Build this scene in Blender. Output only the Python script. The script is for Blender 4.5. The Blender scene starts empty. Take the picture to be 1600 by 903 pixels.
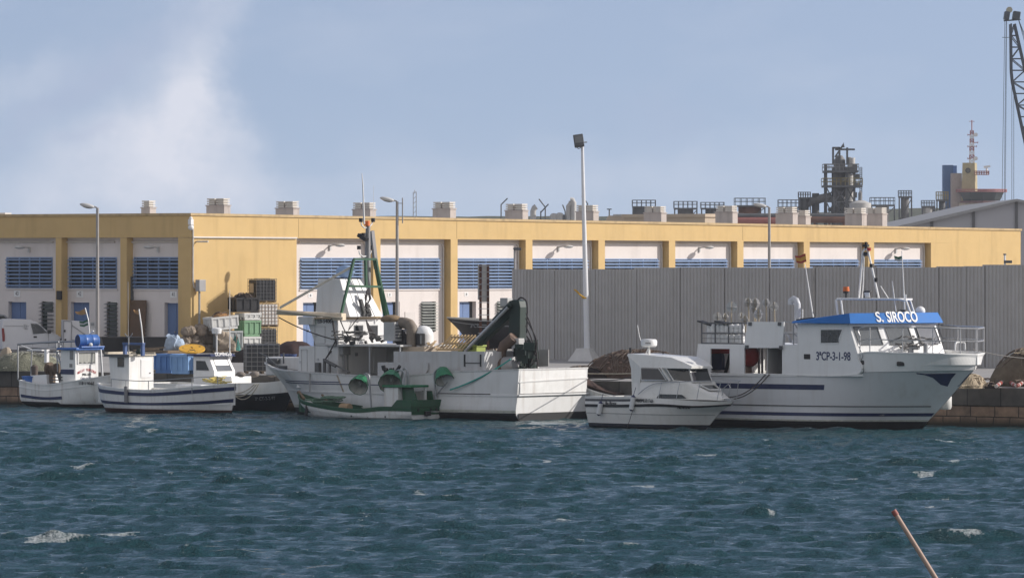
import bpy, math, random
import numpy as np
from mathutils import Vector, Matrix, noise
random.seed(7)
PI = math.pi
F, HY, H, Q = 9000.0, 404.0, 6.7, 1.55      # focal length in photo pixels, horizon row, eye height, quay height
scene = bpy.context.scene
COL = scene.collection
R = math.radians

# ------------------------------------------------------------------ geometry helpers
def at(px, py, Y):
    return Vector(((px-800)/F*Y, Y, H+(HY-py)/F*Y))
def gnd(px, py, h=Q):
    return at(px, py, (H-h)*F/(py-HY))

class Fr:
    """a local frame (x along heading, y to the left of it) standing on the ground plane"""
    def __init__(s, ox, oy, deg, oz=0.0):
        s.o = Vector((ox, oy, oz)); s.d = R(deg); s.c = math.cos(s.d); s.s = math.sin(s.d)
    def w(s, x, y, z=0.0):
        return Vector((s.o.x+s.c*x-s.s*y, s.o.y+s.s*x+s.c*y, s.o.z+z))
    def l(s, v):
        dx, dy = v.x-s.o.x, v.y-s.o.y
        return Vector((s.c*dx+s.s*dy, -s.s*dx+s.c*dy, v.z-s.o.z))
    def loc(s, px, py, y=None, x=None):
        u = (px-800)/F; w = (HY-py)/F
        if y is not None:   # -s*(uY-ox)+c*(Y-oy)=y
            Y = (y - s.s*s.o.x + s.c*s.o.y)/(s.c - s.s*u)
        else:               # c*(uY-ox)+s*(Y-oy)=x
            Y = (x + s.c*s.o.x + s.s*s.o.y)/(s.c*u + s.s)
        return s.l(Vector((u*Y, Y, H+w*Y)))

def catmull(P, n):
    P = [Vector(p) for p in P]; k = len(P)-1; out = []
    for i in range(n+1):
        t = i/n*k; a = min(int(t), k-1); f = t-a
        p0, p1, p2, p3 = P[max(a-1, 0)], P[a], P[a+1], P[min(a+2, k)]
        out.append(0.5*((2*p1)+(p2-p0)*f+(2*p0-5*p1+4*p2-p3)*f*f+(3*p1-p0-3*p2+p3)*f*f*f))
    return out

class MB:
    def __init__(s): s.v = []; s.f = []; s.m = []; s.mi = 0
    def add(s, vs, fs):
        b = len(s.v); s.v += [tuple(v) for v in vs]
        for f in fs: s.f.append([b+i for i in f]); s.m.append(s.mi)
        return s
    def bx(s, x0, x1, y0, y1, z0, z1):
        return s.add([(x0,y0,z0),(x1,y0,z0),(x1,y1,z0),(x0,y1,z0),(x0,y0,z1),(x1,y0,z1),(x1,y1,z1),(x0,y1,z1)],
                     [(0,3,2,1),(4,5,6,7),(0,1,5,4),(1,2,6,5),(2,3,7,6),(3,0,4,7)])
    def box(s, c, sz, rz=0.0, rx=0.0, ry=0.0):
        M = Matrix.Translation(c) @ Matrix.Rotation(rz,4,'Z') @ Matrix.Rotation(ry,4,'Y') @ Matrix.Rotation(rx,4,'X')
        a, b, d = sz[0]/2, sz[1]/2, sz[2]/2
        vs = [M @ Vector(p) for p in [(-a,-b,-d),(a,-b,-d),(a,b,-d),(-a,b,-d),(-a,-b,d),(a,-b,d),(a,b,d),(-a,b,d)]]
        return s.add(vs, [(0,3,2,1),(4,5,6,7),(0,1,5,4),(1,2,6,5),(2,3,7,6),(3,0,4,7)])
    def beam(s, p, q, w, h=None, up=(0,0,1)):
        p, q = Vector(p), Vector(q); h = h or w
        d = (q-p).normalized(); u = Vector(up)
        if abs(d.dot(u)) > .98: u = Vector((1,0,0))
        a = d.cross(u).normalized()*w/2; b = a.cross(d).normalized()*h/2
        vs = [p-a-b,p+a-b,p+a+b,p-a+b,q-a-b,q+a-b,q+a+b,q-a+b]
        return s.add(vs, [(0,3,2,1),(4,5,6,7),(0,1,5,4),(1,2,6,5),(2,3,7,6),(3,0,4,7)])
    def cyl(s, p, q, r0, r1=None, n=10):
        p, q = Vector(p), Vector(q); r1 = r0 if r1 is None else r1
        d = (q-p).normalized(); u = Vector((0,0,1)) if abs(d.z) < .9 else Vector((1,0,0))
        a = d.cross(u).normalized(); b = d.cross(a)
        vs = []
        for c, r in ((p, r0), (q, r1)):
            for i in range(n):
                t = 2*PI*i/n; vs.append(c+a*math.cos(t)*r+b*math.sin(t)*r)
        fs = [(i, (i+1)%n, n+(i+1)%n, n+i) for i in range(n)]
        return s.add(vs, fs+[tuple(range(n))[::-1], tuple(range(n, 2*n))])
    def tube(s, pts, r, n=6):
        pts = [Vector(p) for p in pts]; vs = []; k = len(pts); pa = None
        for i, p in enumerate(pts):
            d = (pts[min(i+1, k-1)]-pts[max(i-1, 0)]).normalized()
            if pa is None:
                u = Vector((0,0,1)) if abs(d.z) < .9 else Vector((1,0,0)); a = d.cross(u).normalized()
            else:
                a = (pa-d*pa.dot(d)); a = a.normalized() if a.length > 1e-6 else d.cross(Vector((.3,.5,.8))).normalized()
            pa = a; b = d.cross(a)
            rr = r[i] if isinstance(r, (list, tuple)) else r
            for j in range(n):
                t = 2*PI*j/n; vs.append(p+a*math.cos(t)*rr+b*math.sin(t)*rr)
        fs = [(i*n+j, i*n+(j+1)%n, (i+1)*n+(j+1)%n, (i+1)*n+j) for i in range(k-1) for j in range(n)]
        return s.add(vs, fs+[tuple(range(n))[::-1], tuple(range((k-1)*n, k*n))])
    def ext(s, poly, d):
        """a polygon (list of 3-D points) extruded by vector d"""
        n = len(poly); d = Vector(d); P = [Vector(p) for p in poly]
        return s.add(P+[p+d for p in P], [tuple(range(n))[::-1], tuple(range(n, 2*n))]+[(i, (i+1)%n, n+(i+1)%n, n+i) for i in range(n)])
    def loft(s, rings, close=True, cap=True):
        n = len(rings[0]); vs = [p for r in rings for p in r]; k = len(rings); fs = []
        for i in range(k-1):
            for j in range(n if close else n-1):
                fs.append((i*n+j, i*n+(j+1)%n, (i+1)*n+(j+1)%n, (i+1)*n+j))
        if cap and close: fs += [tuple(range(n))[::-1], tuple(range((k-1)*n, k*n))]
        return s.add(vs, fs)
    def sph(s, c, r, nu=14, nv=9, M=None):
        c = Vector(c); r = Vector((r,r,r)) if not hasattr(r, '__len__') else Vector(r); vs = []; fs = []
        for j in range(nv+1):
            ph = PI*j/nv-PI/2
            for i in range(nu):
                t = 2*PI*i/nu; p = Vector((r.x*math.cos(ph)*math.cos(t), r.y*math.cos(ph)*math.sin(t), r.z*math.sin(ph)))
                vs.append(c+(M @ p if M else p))
        for j in range(nv):
            for i in range(nu): fs.append((j*nu+i, j*nu+(i+1)%nu, (j+1)*nu+(i+1)%nu, (j+1)*nu+i))
        return s.add(vs, fs)
    def lathe(s, prof, n=16, M=None, c=(0,0,0)):
        """profile of (radius, height) turned round z, then M, then moved to c"""
        c = Vector(c); vs = []
        for r, z in prof:
            for i in range(n):
                t = 2*PI*i/n; p = Vector((r*math.cos(t), r*math.sin(t), z)); vs.append(c+(M @ p if M else p))
        k = len(prof)
        fs = [(j*n+i, j*n+(i+1)%n, (j+1)*n+(i+1)%n, (j+1)*n+i) for j in range(k-1) for i in range(n)]
        return s.add(vs, fs)
    def split(s, name, mat, parent, **kw):
        # every loose piece becomes an object of its own
        n = len(s.v); root = list(range(n))
        def find(i):
            while root[i] != i: root[i] = root[root[i]]; i = root[i]
            return i
        for f in s.f:
            for i in f[1:]: root[find(i)] = find(f[0])
        groups = {}
        for f in s.f: groups.setdefault(find(f[0]), []).append(f)
        out = []
        for fs in groups.values():
            m = MB(); ids = sorted({i for f in fs for i in f}); mp = {i: k for k, i in enumerate(ids)}
            m.add([s.v[i] for i in ids], [[mp[i] for i in f] for f in fs]); out.append(m.build(name, mat, parent, **kw))
        return out
    def quad(s, a, b, c, d): return s.add([a, b, c, d], [(0, 1, 2, 3)])
    def build(s, name, mat, parent=None, smooth=None, bevel=0.0):
        me = bpy.data.meshes.new(name); me.from_pydata(s.v, [], s.f)
        for m in (mat if isinstance(mat, (list, tuple)) else [mat]): me.materials.append(m)
        if isinstance(mat, (list, tuple)): me.polygons.foreach_set('material_index', s.m)
        me.update(); me.validate()
        o = bpy.data.objects.new(name, me); COL.objects.link(o)
        if parent: o.parent = parent
        if smooth is not None:
            me.polygons.foreach_set('use_smooth', [True]*len(me.polygons))
            me.set_sharp_from_angle(angle=R(smooth))
        if bevel:
            b = o.modifiers.new('edge', 'BEVEL'); b.width = bevel; b.segments = 2; b.limit_method = 'ANGLE'; b.angle_limit = R(40)
        return o

def tag(o, label=None, cat=None, group=None, kind=None):
    if label: o['label'] = label
    if cat: o['category'] = cat
    if group: o['group'] = group
    if kind: o['kind'] = kind
    return o
def thing(name, label, cat, loc=(0,0,0), rz=0.0, group=None):
    o = bpy.data.objects.new(name, None); COL.objects.link(o); o.empty_display_size = .3
    o.location = loc; o.rotation_euler = (0, 0, rz)
    return tag(o, label, cat, group)
def fthing(name, label, cat, fr, group=None):
    return thing(name, label, cat, fr.o, fr.d, group)
def copy_tree(o, parent=None):
    c = o.copy(); COL.objects.link(c)
    if parent: c.parent = parent
    for ch in list(o.children): copy_tree(ch, c)
    return c
def place(mb, name, mat, label, cat, loc, rz=0.0, group=None, smooth=None, bevel=0, kind=None):
    """a thing that is one mesh"""
    o = mb.build(name, mat, None, smooth, bevel); o.location = loc; o.rotation_euler = (0,0,rz)
    return tag(o, label, cat, group, kind)

def text(s, body, size, mat, parent, O, ux, uy, name='lettering', depth=.006, align='CENTER', sx=1.0, bold=.0):
    """lettering lying on a surface: O centre, ux reading direction, uy up direction (parent space)"""
    cu = bpy.data.curves.new(name, 'FONT'); cu.body = body; cu.size = size; cu.extrude = depth; cu.align_x = align; cu.align_y = 'CENTER'
    cu.offset = bold
    tmp = bpy.data.objects.new('tmp', cu); COL.objects.link(tmp)
    dg = bpy.context.evaluated_depsgraph_get(); me = bpy.data.meshes.new_from_object(tmp.evaluated_get(dg))
    bpy.data.objects.remove(tmp)
    ux = Vector(ux).normalized(); uy = Vector(uy); uy = (uy-ux*uy.dot(ux)).normalized(); n = ux.cross(uy)
    M = Matrix((ux*sx, uy, n)).transposed().to_4x4(); M.translation = Vector(O)
    me.transform(M); me.materials.clear(); me.materials.append(mat); me.name = name
    o = bpy.data.objects.new(name, me); COL.objects.link(o); o.parent = parent
    return o

# ------------------------------------------------------------------ materials
def srgb(r, g, b):
    f = lambda c: (c/255/12.92) if c/255 <= .04045 else ((c/255+.055)/1.055)**2.4
    return (f(r), f(g), f(b))
_mats = {}
def M(name, col, rough=.6, metal=0.0, var=.12, scale=2.0, bump=0.0, bscale=40.0, streak=None, sk=.35, spec=.5, sscale=(5,5,.35), grime=None):
    """painted or raw surface: base colour with blotchy variation, optional vertical streaks of another colour, fine bump"""
    if name in _mats: return _mats[name]
    m = bpy.data.materials.new(name); m.use_nodes = True; nt = m.node_tree; N = nt.nodes; L = nt.links
    b = N['Principled BSDF']; b.inputs['Roughness'].default_value = rough; b.inputs['Metallic'].default_value = metal
    b.inputs['Specular IOR Level'].default_value = spec
    tc = N.new('ShaderNodeTexCoord')
    nz = N.new('ShaderNodeTexNoise'); nz.inputs['Scale'].default_value = scale; nz.inputs['Detail'].default_value = 6; nz.inputs['Roughness'].default_value = .65
    L.new(tc.outputs['Object'], nz.inputs['Vector'])
    mx = N.new('ShaderNodeMix'); mx.data_type = 'RGBA'
    mx.inputs[6].default_value = (*[c*(1-var) for c in col], 1); mx.inputs[7].default_value = (*[min(1, c*(1+var)) for c in col], 1)
    mr = N.new('ShaderNodeMapRange'); mr.inputs[1].default_value = .3; mr.inputs[2].default_value = .7
    L.new(nz.outputs[0], mr.inputs[0]); L.new(mr.outputs[0], mx.inputs[0]); out = mx.outputs[2]
    def layer(color, mapscale, lo, hi, amount, out):
        mp = N.new('ShaderNodeMapping'); mp.inputs['Scale'].default_value = mapscale; L.new(tc.outputs['Object'], mp.inputs[0])
        n2 = N.new('ShaderNodeTexNoise'); n2.inputs['Scale'].default_value = 1.0; n2.inputs['Detail'].default_value = 5; L.new(mp.outputs[0], n2.inputs['Vector'])
        r2 = N.new('ShaderNodeMapRange'); r2.inputs[1].default_value = lo; r2.inputs[2].default_value = hi; r2.inputs[4].default_value = amount
        L.new(n2.outputs[0], r2.inputs[0])
        m2 = N.new('ShaderNodeMix'); m2.data_type = 'RGBA'; L.new(r2.outputs[0], m2.inputs[0]); L.new(out, m2.inputs[6]); m2.inputs[7].default_value = (*color, 1)
        return m2.outputs[2]
    if streak: out = layer(streak, sscale, .52, .78, sk, out)
    if grime: out = layer(grime, (1.3,1.3,1.3), .5, .8, .4, out)
    L.new(out, b.inputs['Base Color'])
    if bump:
        n3 = N.new('ShaderNodeTexNoise'); n3.inputs['Scale'].default_value = bscale; n3.inputs['Detail'].default_value = 4; L.new(tc.outputs['Object'], n3.inputs['Vector'])
        bp = N.new('ShaderNodeBump'); bp.inputs['Strength'].default_value = bump; bp.inputs['Distance'].default_value = .05
        L.new(n3.outputs[0], bp.inputs['Height']); L.new(bp.outputs[0], b.inputs['Normal'])
    rr = N.new('ShaderNodeMapRange'); rr.inputs[3].default_value = max(.02, rough-.1); rr.inputs[4].default_value = min(1, rough+.1)
    L.new(nz.outputs[0], rr.inputs[0]); L.new(rr.outputs[0], b.inputs['Roughness'])
    _mats[name] = m; return m

def bricks(name, c1, c2, mortar, w, h, ms, bump=.4, offset=.5, var=.5, rough=.85, wet=None):
    m = bpy.data.materials.new(name); m.use_nodes = True; nt = m.node_tree; N = nt.nodes; L = nt.links
    b = N['Principled BSDF']; b.inputs['Roughness'].default_value = rough
    tc = N.new('ShaderNodeTexCoord'); sp = N.new('ShaderNodeSeparateXYZ'); cb = N.new('ShaderNodeCombineXYZ')
    L.new(tc.outputs['Object'], sp.inputs[0]); L.new(sp.outputs[0], cb.inputs[0]); L.new(sp.outputs[2], cb.inputs[1])
    nz0 = N.new('ShaderNodeTexNoise'); nz0.inputs['Scale'].default_value = .9; L.new(tc.outputs['Object'], nz0.inputs['Vector'])
    va = N.new('ShaderNodeVectorMath'); va.operation = 'MULTIPLY_ADD'; va.inputs[1].default_value = (.12,.08,0); L.new(nz0.outputs['Color'], va.inputs[0]); L.new(cb.outputs[0], va.inputs[2])
    br = N.new('ShaderNodeTexBrick'); L.new(va.outputs[0], br.inputs['Vector'])
    br.inputs['Color1'].default_value = (*c1,1); br.inputs['Color2'].default_value = (*c2,1); br.inputs['Mortar'].default_value = (*mortar,1)
    br.inputs['Scale'].default_value = 1; br.inputs['Brick Width'].default_value = w; br.inputs['Row Height'].default_value = h
    br.inputs['Mortar Size'].default_value = ms; br.offset = offset; br.squash = .7; br.squash_frequency = 3
    nz = N.new('ShaderNodeTexNoise'); nz.inputs['Scale'].default_value = 2.2; nz.inputs['Detail'].default_value = 7; L.new(tc.outputs['Object'], nz.inputs['Vector'])
    mx = N.new('ShaderNodeMix'); mx.data_type = 'RGBA'; mx.blend_type = 'MULTIPLY'; mx.inputs[0].default_value = var
    cr = N.new('ShaderNodeValToRGB'); cr.color_ramp.elements[0].position = .3; cr.color_ramp.elements[0].color = (.35,.35,.35,1); cr.color_ramp.elements[1].position = .7; cr.color_ramp.elements[1].color = (1.25,1.2,1.15,1)
    L.new(nz.outputs[0], cr.inputs[0]); L.new(br.outputs[0], mx.inputs[6]); L.new(cr.outputs[0], mx.inputs[7]); out = mx.outputs[2]
    if wet:   # the tide line: weed and wet stone up to a height
        mr = N.new('ShaderNodeMapRange'); mr.inputs[1].default_value = wet+.18; mr.inputs[2].default_value = wet-.12; L.new(sp.outputs[2], mr.inputs[0])
        m2 = N.new('ShaderNodeMix'); m2.data_type = 'RGBA'; L.new(mr.outputs[0], m2.inputs[0]); L.new(out, m2.inputs[6]); m2.inputs[7].default_value = (.028,.026,.016,1); out = m2.outputs[2]
    L.new(out, b.inputs['Base Color'])
    bp = N.new('ShaderNodeBump'); bp.inputs['Strength'].default_value = bump; bp.inputs['Distance'].default_value = .05
    ad = N.new('ShaderNodeMath'); ad.operation = 'MULTIPLY_ADD'; ad.inputs[1].default_value = .6; L.new(nz.outputs[0], ad.inputs[0]); L.new(br.outputs['Fac'], ad.inputs[2])
    iv = N.new('ShaderNodeMath'); iv.operation = 'SUBTRACT'; L.new(nz.outputs[0], iv.inputs[0]); L.new(br.outputs['Fac'], iv.inputs[1])
    L.new(iv.outputs[0], bp.inputs['Height']); L.new(bp.outputs[0], b.inputs['Normal'])
    return m

RUST = (.16,.07,.03)
white = M('white_paint', (.78,.78,.76), .42, var=.05, streak=(.42,.36,.28), sk=.4)
white_clean = M('white_gelcoat', (.8,.8,.79), .3, var=.03, streak=(.55,.53,.48), sk=.22)
white_old = M('old_white_paint', (.72,.72,.7), .55, var=.08, streak=(.3,.22,.15), sk=.5, grime=(.5,.48,.44))
cream = M('cream_deck', (.62,.59,.5), .6, var=.08)
navy = M('navy_paint', (.014,.024,.085), .4, var=.2)
blue = M('blue_paint', (.03,.13,.42), .42, var=.12)
siroco_blue = M('bright_blue_paint', (.02,.15,.46), .62, var=.1, spec=.25)
barrel_blue = M('blue_plastic', (.045,.14,.42), .4, var=.15)
crate_blue = M('pale_blue_plastic', (.09,.22,.5), .5, var=.15)
boot = M('black_antifoul', (.012,.012,.014), .6, var=.3)
maroon = M('red_antifoul', (.06,.02,.014), .7, var=.35)
glass = M('dark_glass', (.02,.024,.028), .06, var=.1, spec=.8)
glass_grey = M('grey_glass', (.13,.14,.145), .08, var=.15, spec=.8)
steel = M('stainless_steel', (.5,.5,.5), .35, .5, var=.08)
galv = M('galvanised_steel', (.36,.37,.38), .5, .6, var=.15)
dark = M('dark_gear', (.02,.02,.022), .6, var=.4)
darkgrey = M('dark_grey_paint', (.09,.095,.1), .55, var=.15)
midgrey = M('mid_grey_paint', (.26,.26,.255), .6, var=.15, streak=(.12,.1,.08), sk=.4)
green = M('green_paint', (.008,.075,.03), .45, var=.2, streak=(.02,.03,.02), sk=.4)
lampgreen = M('lamp_green', (.012,.16,.065), .4, var=.15)
crane_green = M('crane_green', (.007,.024,.017), .55, var=.25)
rust = M('rusty_steel', (.075,.03,.018), .85, var=.4, bump=.4)
wood = M('pale_wood', (.45,.32,.17), .8, var=.25, scale=6)
wood_old = M('weathered_wood', (.2,.15,.1), .85, var=.3, scale=6)
rope_m = M('pale_rope', (.42,.38,.3), .9, var=.25, scale=9)
rope_d = M('dark_rope', (.05,.045,.045), .9, var=.3)
rope_t = M('teal_rope', (.05,.32,.27), .8, var=.15)
orange = M('orange_plastic', (.6,.13,.015), .35)
red = M('red_plastic', (.42,.025,.02), .5, var=.15)
yellow = M('yellow_paint', (.62,.34,.015), .5, var=.12, grime=(.2,.12,.03))
pw = M('white_plastic', (.75,.75,.74), .45, var=.05)
black_pl = M('black_plastic', (.018,.018,.02), .5, var=.35)
tyre = M('rubber', (.015,.015,.015), .85)
conc = M('concrete', (.42,.41,.39), .9, var=.15, bump=.25, streak=(.2,.19,.17), sk=.4)
ink_navy = M('navy_lettering', (.02,.035,.11), .5, var=.05)
ink_black = M('black_lettering', (.015,.015,.018), .5, var=.05)
ink_red = M('red_lettering', (.45,.03,.03), .5, var=.05)
ink_white = M('white_lettering', (.8,.8,.79), .5, var=.03)
ink_grey = M('grey_lettering', (.25,.26,.27), .5, var=.05)
# ------------------------------------------------------------------ camera, light, sky
cam = bpy.data.cameras.new('camera'); camo = bpy.data.objects.new('camera', cam); COL.objects.link(camo)
camo.location = (0, 0, H); camo.rotation_euler = (R(90), 0, 0); cam.sensor_width = 36; cam.lens = F/1600*36
cam.shift_y = -(451.5-HY)/1600; cam.clip_start = 1; cam.clip_end = 20000; scene.camera = camo
SUN_EL, SUN_AZ = 26.0, 6.0      # azimuth measured from +X towards +Y
sl = bpy.data.lights.new('sun', 'SUN'); sl.energy = 4.5; sl.angle = R(.55); sl.color = (1, .945, .88)
so = bpy.data.objects.new('sun', sl); COL.objects.link(so)
Ls = Vector((math.cos(R(SUN_EL))*math.cos(R(SUN_AZ)), math.cos(R(SUN_EL))*math.sin(R(SUN_AZ)), math.sin(R(SUN_EL))))
so.rotation_euler = Ls.to_track_quat('Z', 'Y').to_euler(); so.location = (60, 150, 60)

w = bpy.data.worlds.new('World'); scene.world = w; w.use_nodes = True; nt = w.node_tree; N = nt.nodes; L = nt.links
bg = N['Background']; bg.inputs['Strength'].default_value = .145
sky = N.new('ShaderNodeTexSky'); sky.sky_type = 'NISHITA'; sky.sun_disc = False; sky.sun_elevation = R(SUN_EL); sky.sun_rotation = R(90-SUN_AZ)
sky.air_density = 1.0; sky.dust_density = .6; sky.ozone_density = 1.6
tc = N.new('ShaderNodeTexCoord')
# the air near the horizon: look the sky up a little higher, as on a dry clear day
va = N.new('ShaderNodeVectorMath'); va.operation = 'ADD'; va.inputs[1].default_value = (0, 0, .17); L.new(tc.outputs['Generated'], va.inputs[0])
vn = N.new('ShaderNodeVectorMath'); vn.operation = 'NORMALIZE'; L.new(va.outputs[0], vn.inputs[0]); L.new(vn.outputs[0], sky.inputs['Vector'])
def mth(op, a, b=None, c=None):
    n = N.new('ShaderNodeMath'); n.operation = op
    for i, x in enumerate((a, b, c)):
        if x is None: continue
        if isinstance(x, (int, float)): n.inputs[i].default_value = x
        else: L.new(x, n.inputs[i])
    return n.outputs[0]
sp = N.new('ShaderNodeSeparateXYZ'); L.new(tc.outputs['Generated'], sp.inputs[0])
ysafe = mth('MAXIMUM', sp.outputs[1], .05)
az = mth('DIVIDE', sp.outputs[0], ysafe); el = mth('DIVIDE', sp.outputs[2], ysafe)
cvec = N.new('ShaderNodeCombineXYZ'); L.new(az, cvec.inputs[0]); L.new(el, cvec.inputs[1])
def nse(scale, detail=5, rough=.55, sx=1, sy=1, off=(0,0,0)):
    mp = N.new('ShaderNodeMapping'); mp.inputs['Scale'].default_value = (sx, sy, 1); mp.inputs['Location'].default_value = off; L.new(cvec.outputs[0], mp.inputs[0])
    n = N.new('ShaderNodeTexNoise'); n.inputs['Scale'].default_value = scale; n.inputs['Detail'].default_value = detail; n.inputs['Roughness'].default_value = rough; L.new(mp.outputs[0], n.inputs['Vector'])
    return n
warp = nse(28, 5, .6)
ws = N.new('ShaderNodeSeparateColor'); L.new(warp.outputs['Color'], ws.inputs[0])
azw = mth('MULTIPLY_ADD', mth('SUBTRACT', ws.outputs[0], .5), .03, az); elw = mth('MULTIPLY_ADD', mth('SUBTRACT', ws.outputs[1], .5), .026, el)
def blob(cx, cy, rx, ry, rot, amp, soft=1.0):
    c, s = math.cos(rot), math.sin(rot)
    dx = mth('SUBTRACT', azw, (cx-800)/F); dy = mth('SUBTRACT', elw, (HY-cy)/F)
    a = mth('DIVIDE', mth('ADD', mth('MULTIPLY', dx, c), mth('MULTIPLY', dy, s)), rx/F)
    b = mth('DIVIDE', mth('SUBTRACT', mth('MULTIPLY', dy, c), mth('MULTIPLY', dx, s)), ry/F)
    d2 = mth('ADD', mth('MULTIPLY', a, a), mth('MULTIPLY', b, b))
    return mth('MULTIPLY', mth('EXPONENT', mth('MULTIPLY', d2, -soft)), amp)
blobs = [blob(322, 150, 62, 95, -.05, .5), blob(285, 190, 120, 110, .1, .42), blob(345, 50, 55, 75, .25, .22), blob(190, 235, 170, 80, .2, .3), blob(30, 128, 100, 24, .28, .26), blob(330, 295, 300, 70, 0, .2), blob(60, 320, 220, 60, 0, .14)]
tot = blobs[0]
for b_ in blobs[1:]: tot = mth('ADD', tot, b_)
fc = N.new('ShaderNodeFloatCurve'); cv = fc.mapping.curves[0]
for q_ in ((.2, .362), (.33, .376), (.45, .418), (.6, .44)): cv.points.new(*q_)
cv.points[0].location = (0, .392); cv.points[-1].location = (1, .6); fc.mapping.update()
L.new(mth('DIVIDE', mth('SUBTRACT', HY, mth('MULTIPLY', elw, F)), 400.0), fc.inputs['Value'])
warp2 = nse(60, 6, .65, off=(5,2,0)); ws2 = N.new('ShaderNodeSeparateColor'); L.new(warp2.outputs['Color'], ws2.inputs[0])
dxe = mth('SUBTRACT', mth('MULTIPLY', fc.outputs[0], 1000.0), mth('ADD', mth('MULTIPLY_ADD', azw, F, 800.0), mth('MULTIPLY', mth('SUBTRACT', ws2.outputs[0], .5), 90.0)))
em = N.new('ShaderNodeMapRange'); em.interpolation_type = 'SMOOTHSTEP'; em.inputs[1].default_value = -30; em.inputs[2].default_value = 50; L.new(dxe, em.inputs[0])
tot = mth('MULTIPLY', tot, em.outputs[0]); veil = mth('ADD', blob(700, 300, 900, 70, 0, .16), blob(1150, 250, 500, 45, .05, .10)); tot = mth('ADD', tot, veil)
fine = nse(75, 7, .6)
tot = mth('MULTIPLY', tot, mth('MULTIPLY_ADD', fine.outputs[0], 1.3, .28))
wisp = nse(20, 6, .55, 1, 2.6, (3, 1, 0)); wr = N.new('ShaderNodeMapRange'); wr.inputs[1].default_value = .48; wr.inputs[2].default_value = .8; wr.inputs[4].default_value = .2; L.new(wisp.outputs[0], wr.inputs[0])
tot = mth('MINIMUM', mth('ADD', tot, wr.outputs[0]), .9)
grey = mth('ADD', blob(1045, 175, 80, 22, .05, .2), mth('ADD', blob(120, 130, 190, 24, .5, .35), mth('ADD', blob(135, 212, 45, 12, 0, .3), blob(620, 8, 60, 14, 0, .2))))
tint = N.new('ShaderNodeMix'); tint.data_type = 'RGBA'; tint.blend_type = 'MULTIPLY'; tint.inputs[0].default_value = 1; tint.inputs[7].default_value = (1.17, 1.0, 1.0, 1); L.new(sky.outputs[0], tint.inputs[6])
cl = N.new('ShaderNodeMix'); cl.data_type = 'RGBA'; L.new(tot, cl.inputs[0]); L.new(tint.outputs[2], cl.inputs[6]); cl.inputs[7].default_value = (5.3, 5.45, 6.1, 1)
cg = N.new('ShaderNodeMix'); cg.data_type = 'RGBA'; L.new(mth('MINIMUM', grey, .6), cg.inputs[0]); L.new(cl.outputs[2], cg.inputs[6]); cg.inputs[7].default_value = (3.1, 3.5, 4.7, 1)
# broken bright cloud, added overhead and behind the viewer to fill the shade
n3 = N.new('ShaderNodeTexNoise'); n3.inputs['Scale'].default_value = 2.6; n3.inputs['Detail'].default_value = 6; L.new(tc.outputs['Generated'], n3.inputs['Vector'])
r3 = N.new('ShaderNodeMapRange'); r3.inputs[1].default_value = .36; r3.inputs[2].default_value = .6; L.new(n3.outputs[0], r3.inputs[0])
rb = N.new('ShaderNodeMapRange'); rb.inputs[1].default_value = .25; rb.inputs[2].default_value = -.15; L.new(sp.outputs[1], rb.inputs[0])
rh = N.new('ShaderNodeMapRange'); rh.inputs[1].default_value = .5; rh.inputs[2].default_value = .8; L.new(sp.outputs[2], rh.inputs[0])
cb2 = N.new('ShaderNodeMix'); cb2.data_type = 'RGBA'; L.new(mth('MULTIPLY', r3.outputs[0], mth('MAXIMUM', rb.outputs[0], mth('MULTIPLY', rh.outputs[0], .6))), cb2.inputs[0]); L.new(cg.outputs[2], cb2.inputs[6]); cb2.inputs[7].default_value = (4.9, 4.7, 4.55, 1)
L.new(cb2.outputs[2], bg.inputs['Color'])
vs = scene.view_settings; vs.view_transform = 'Standard'; vs.look = 'None'; vs.gamma = 1; vs.exposure = 0.0

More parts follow.
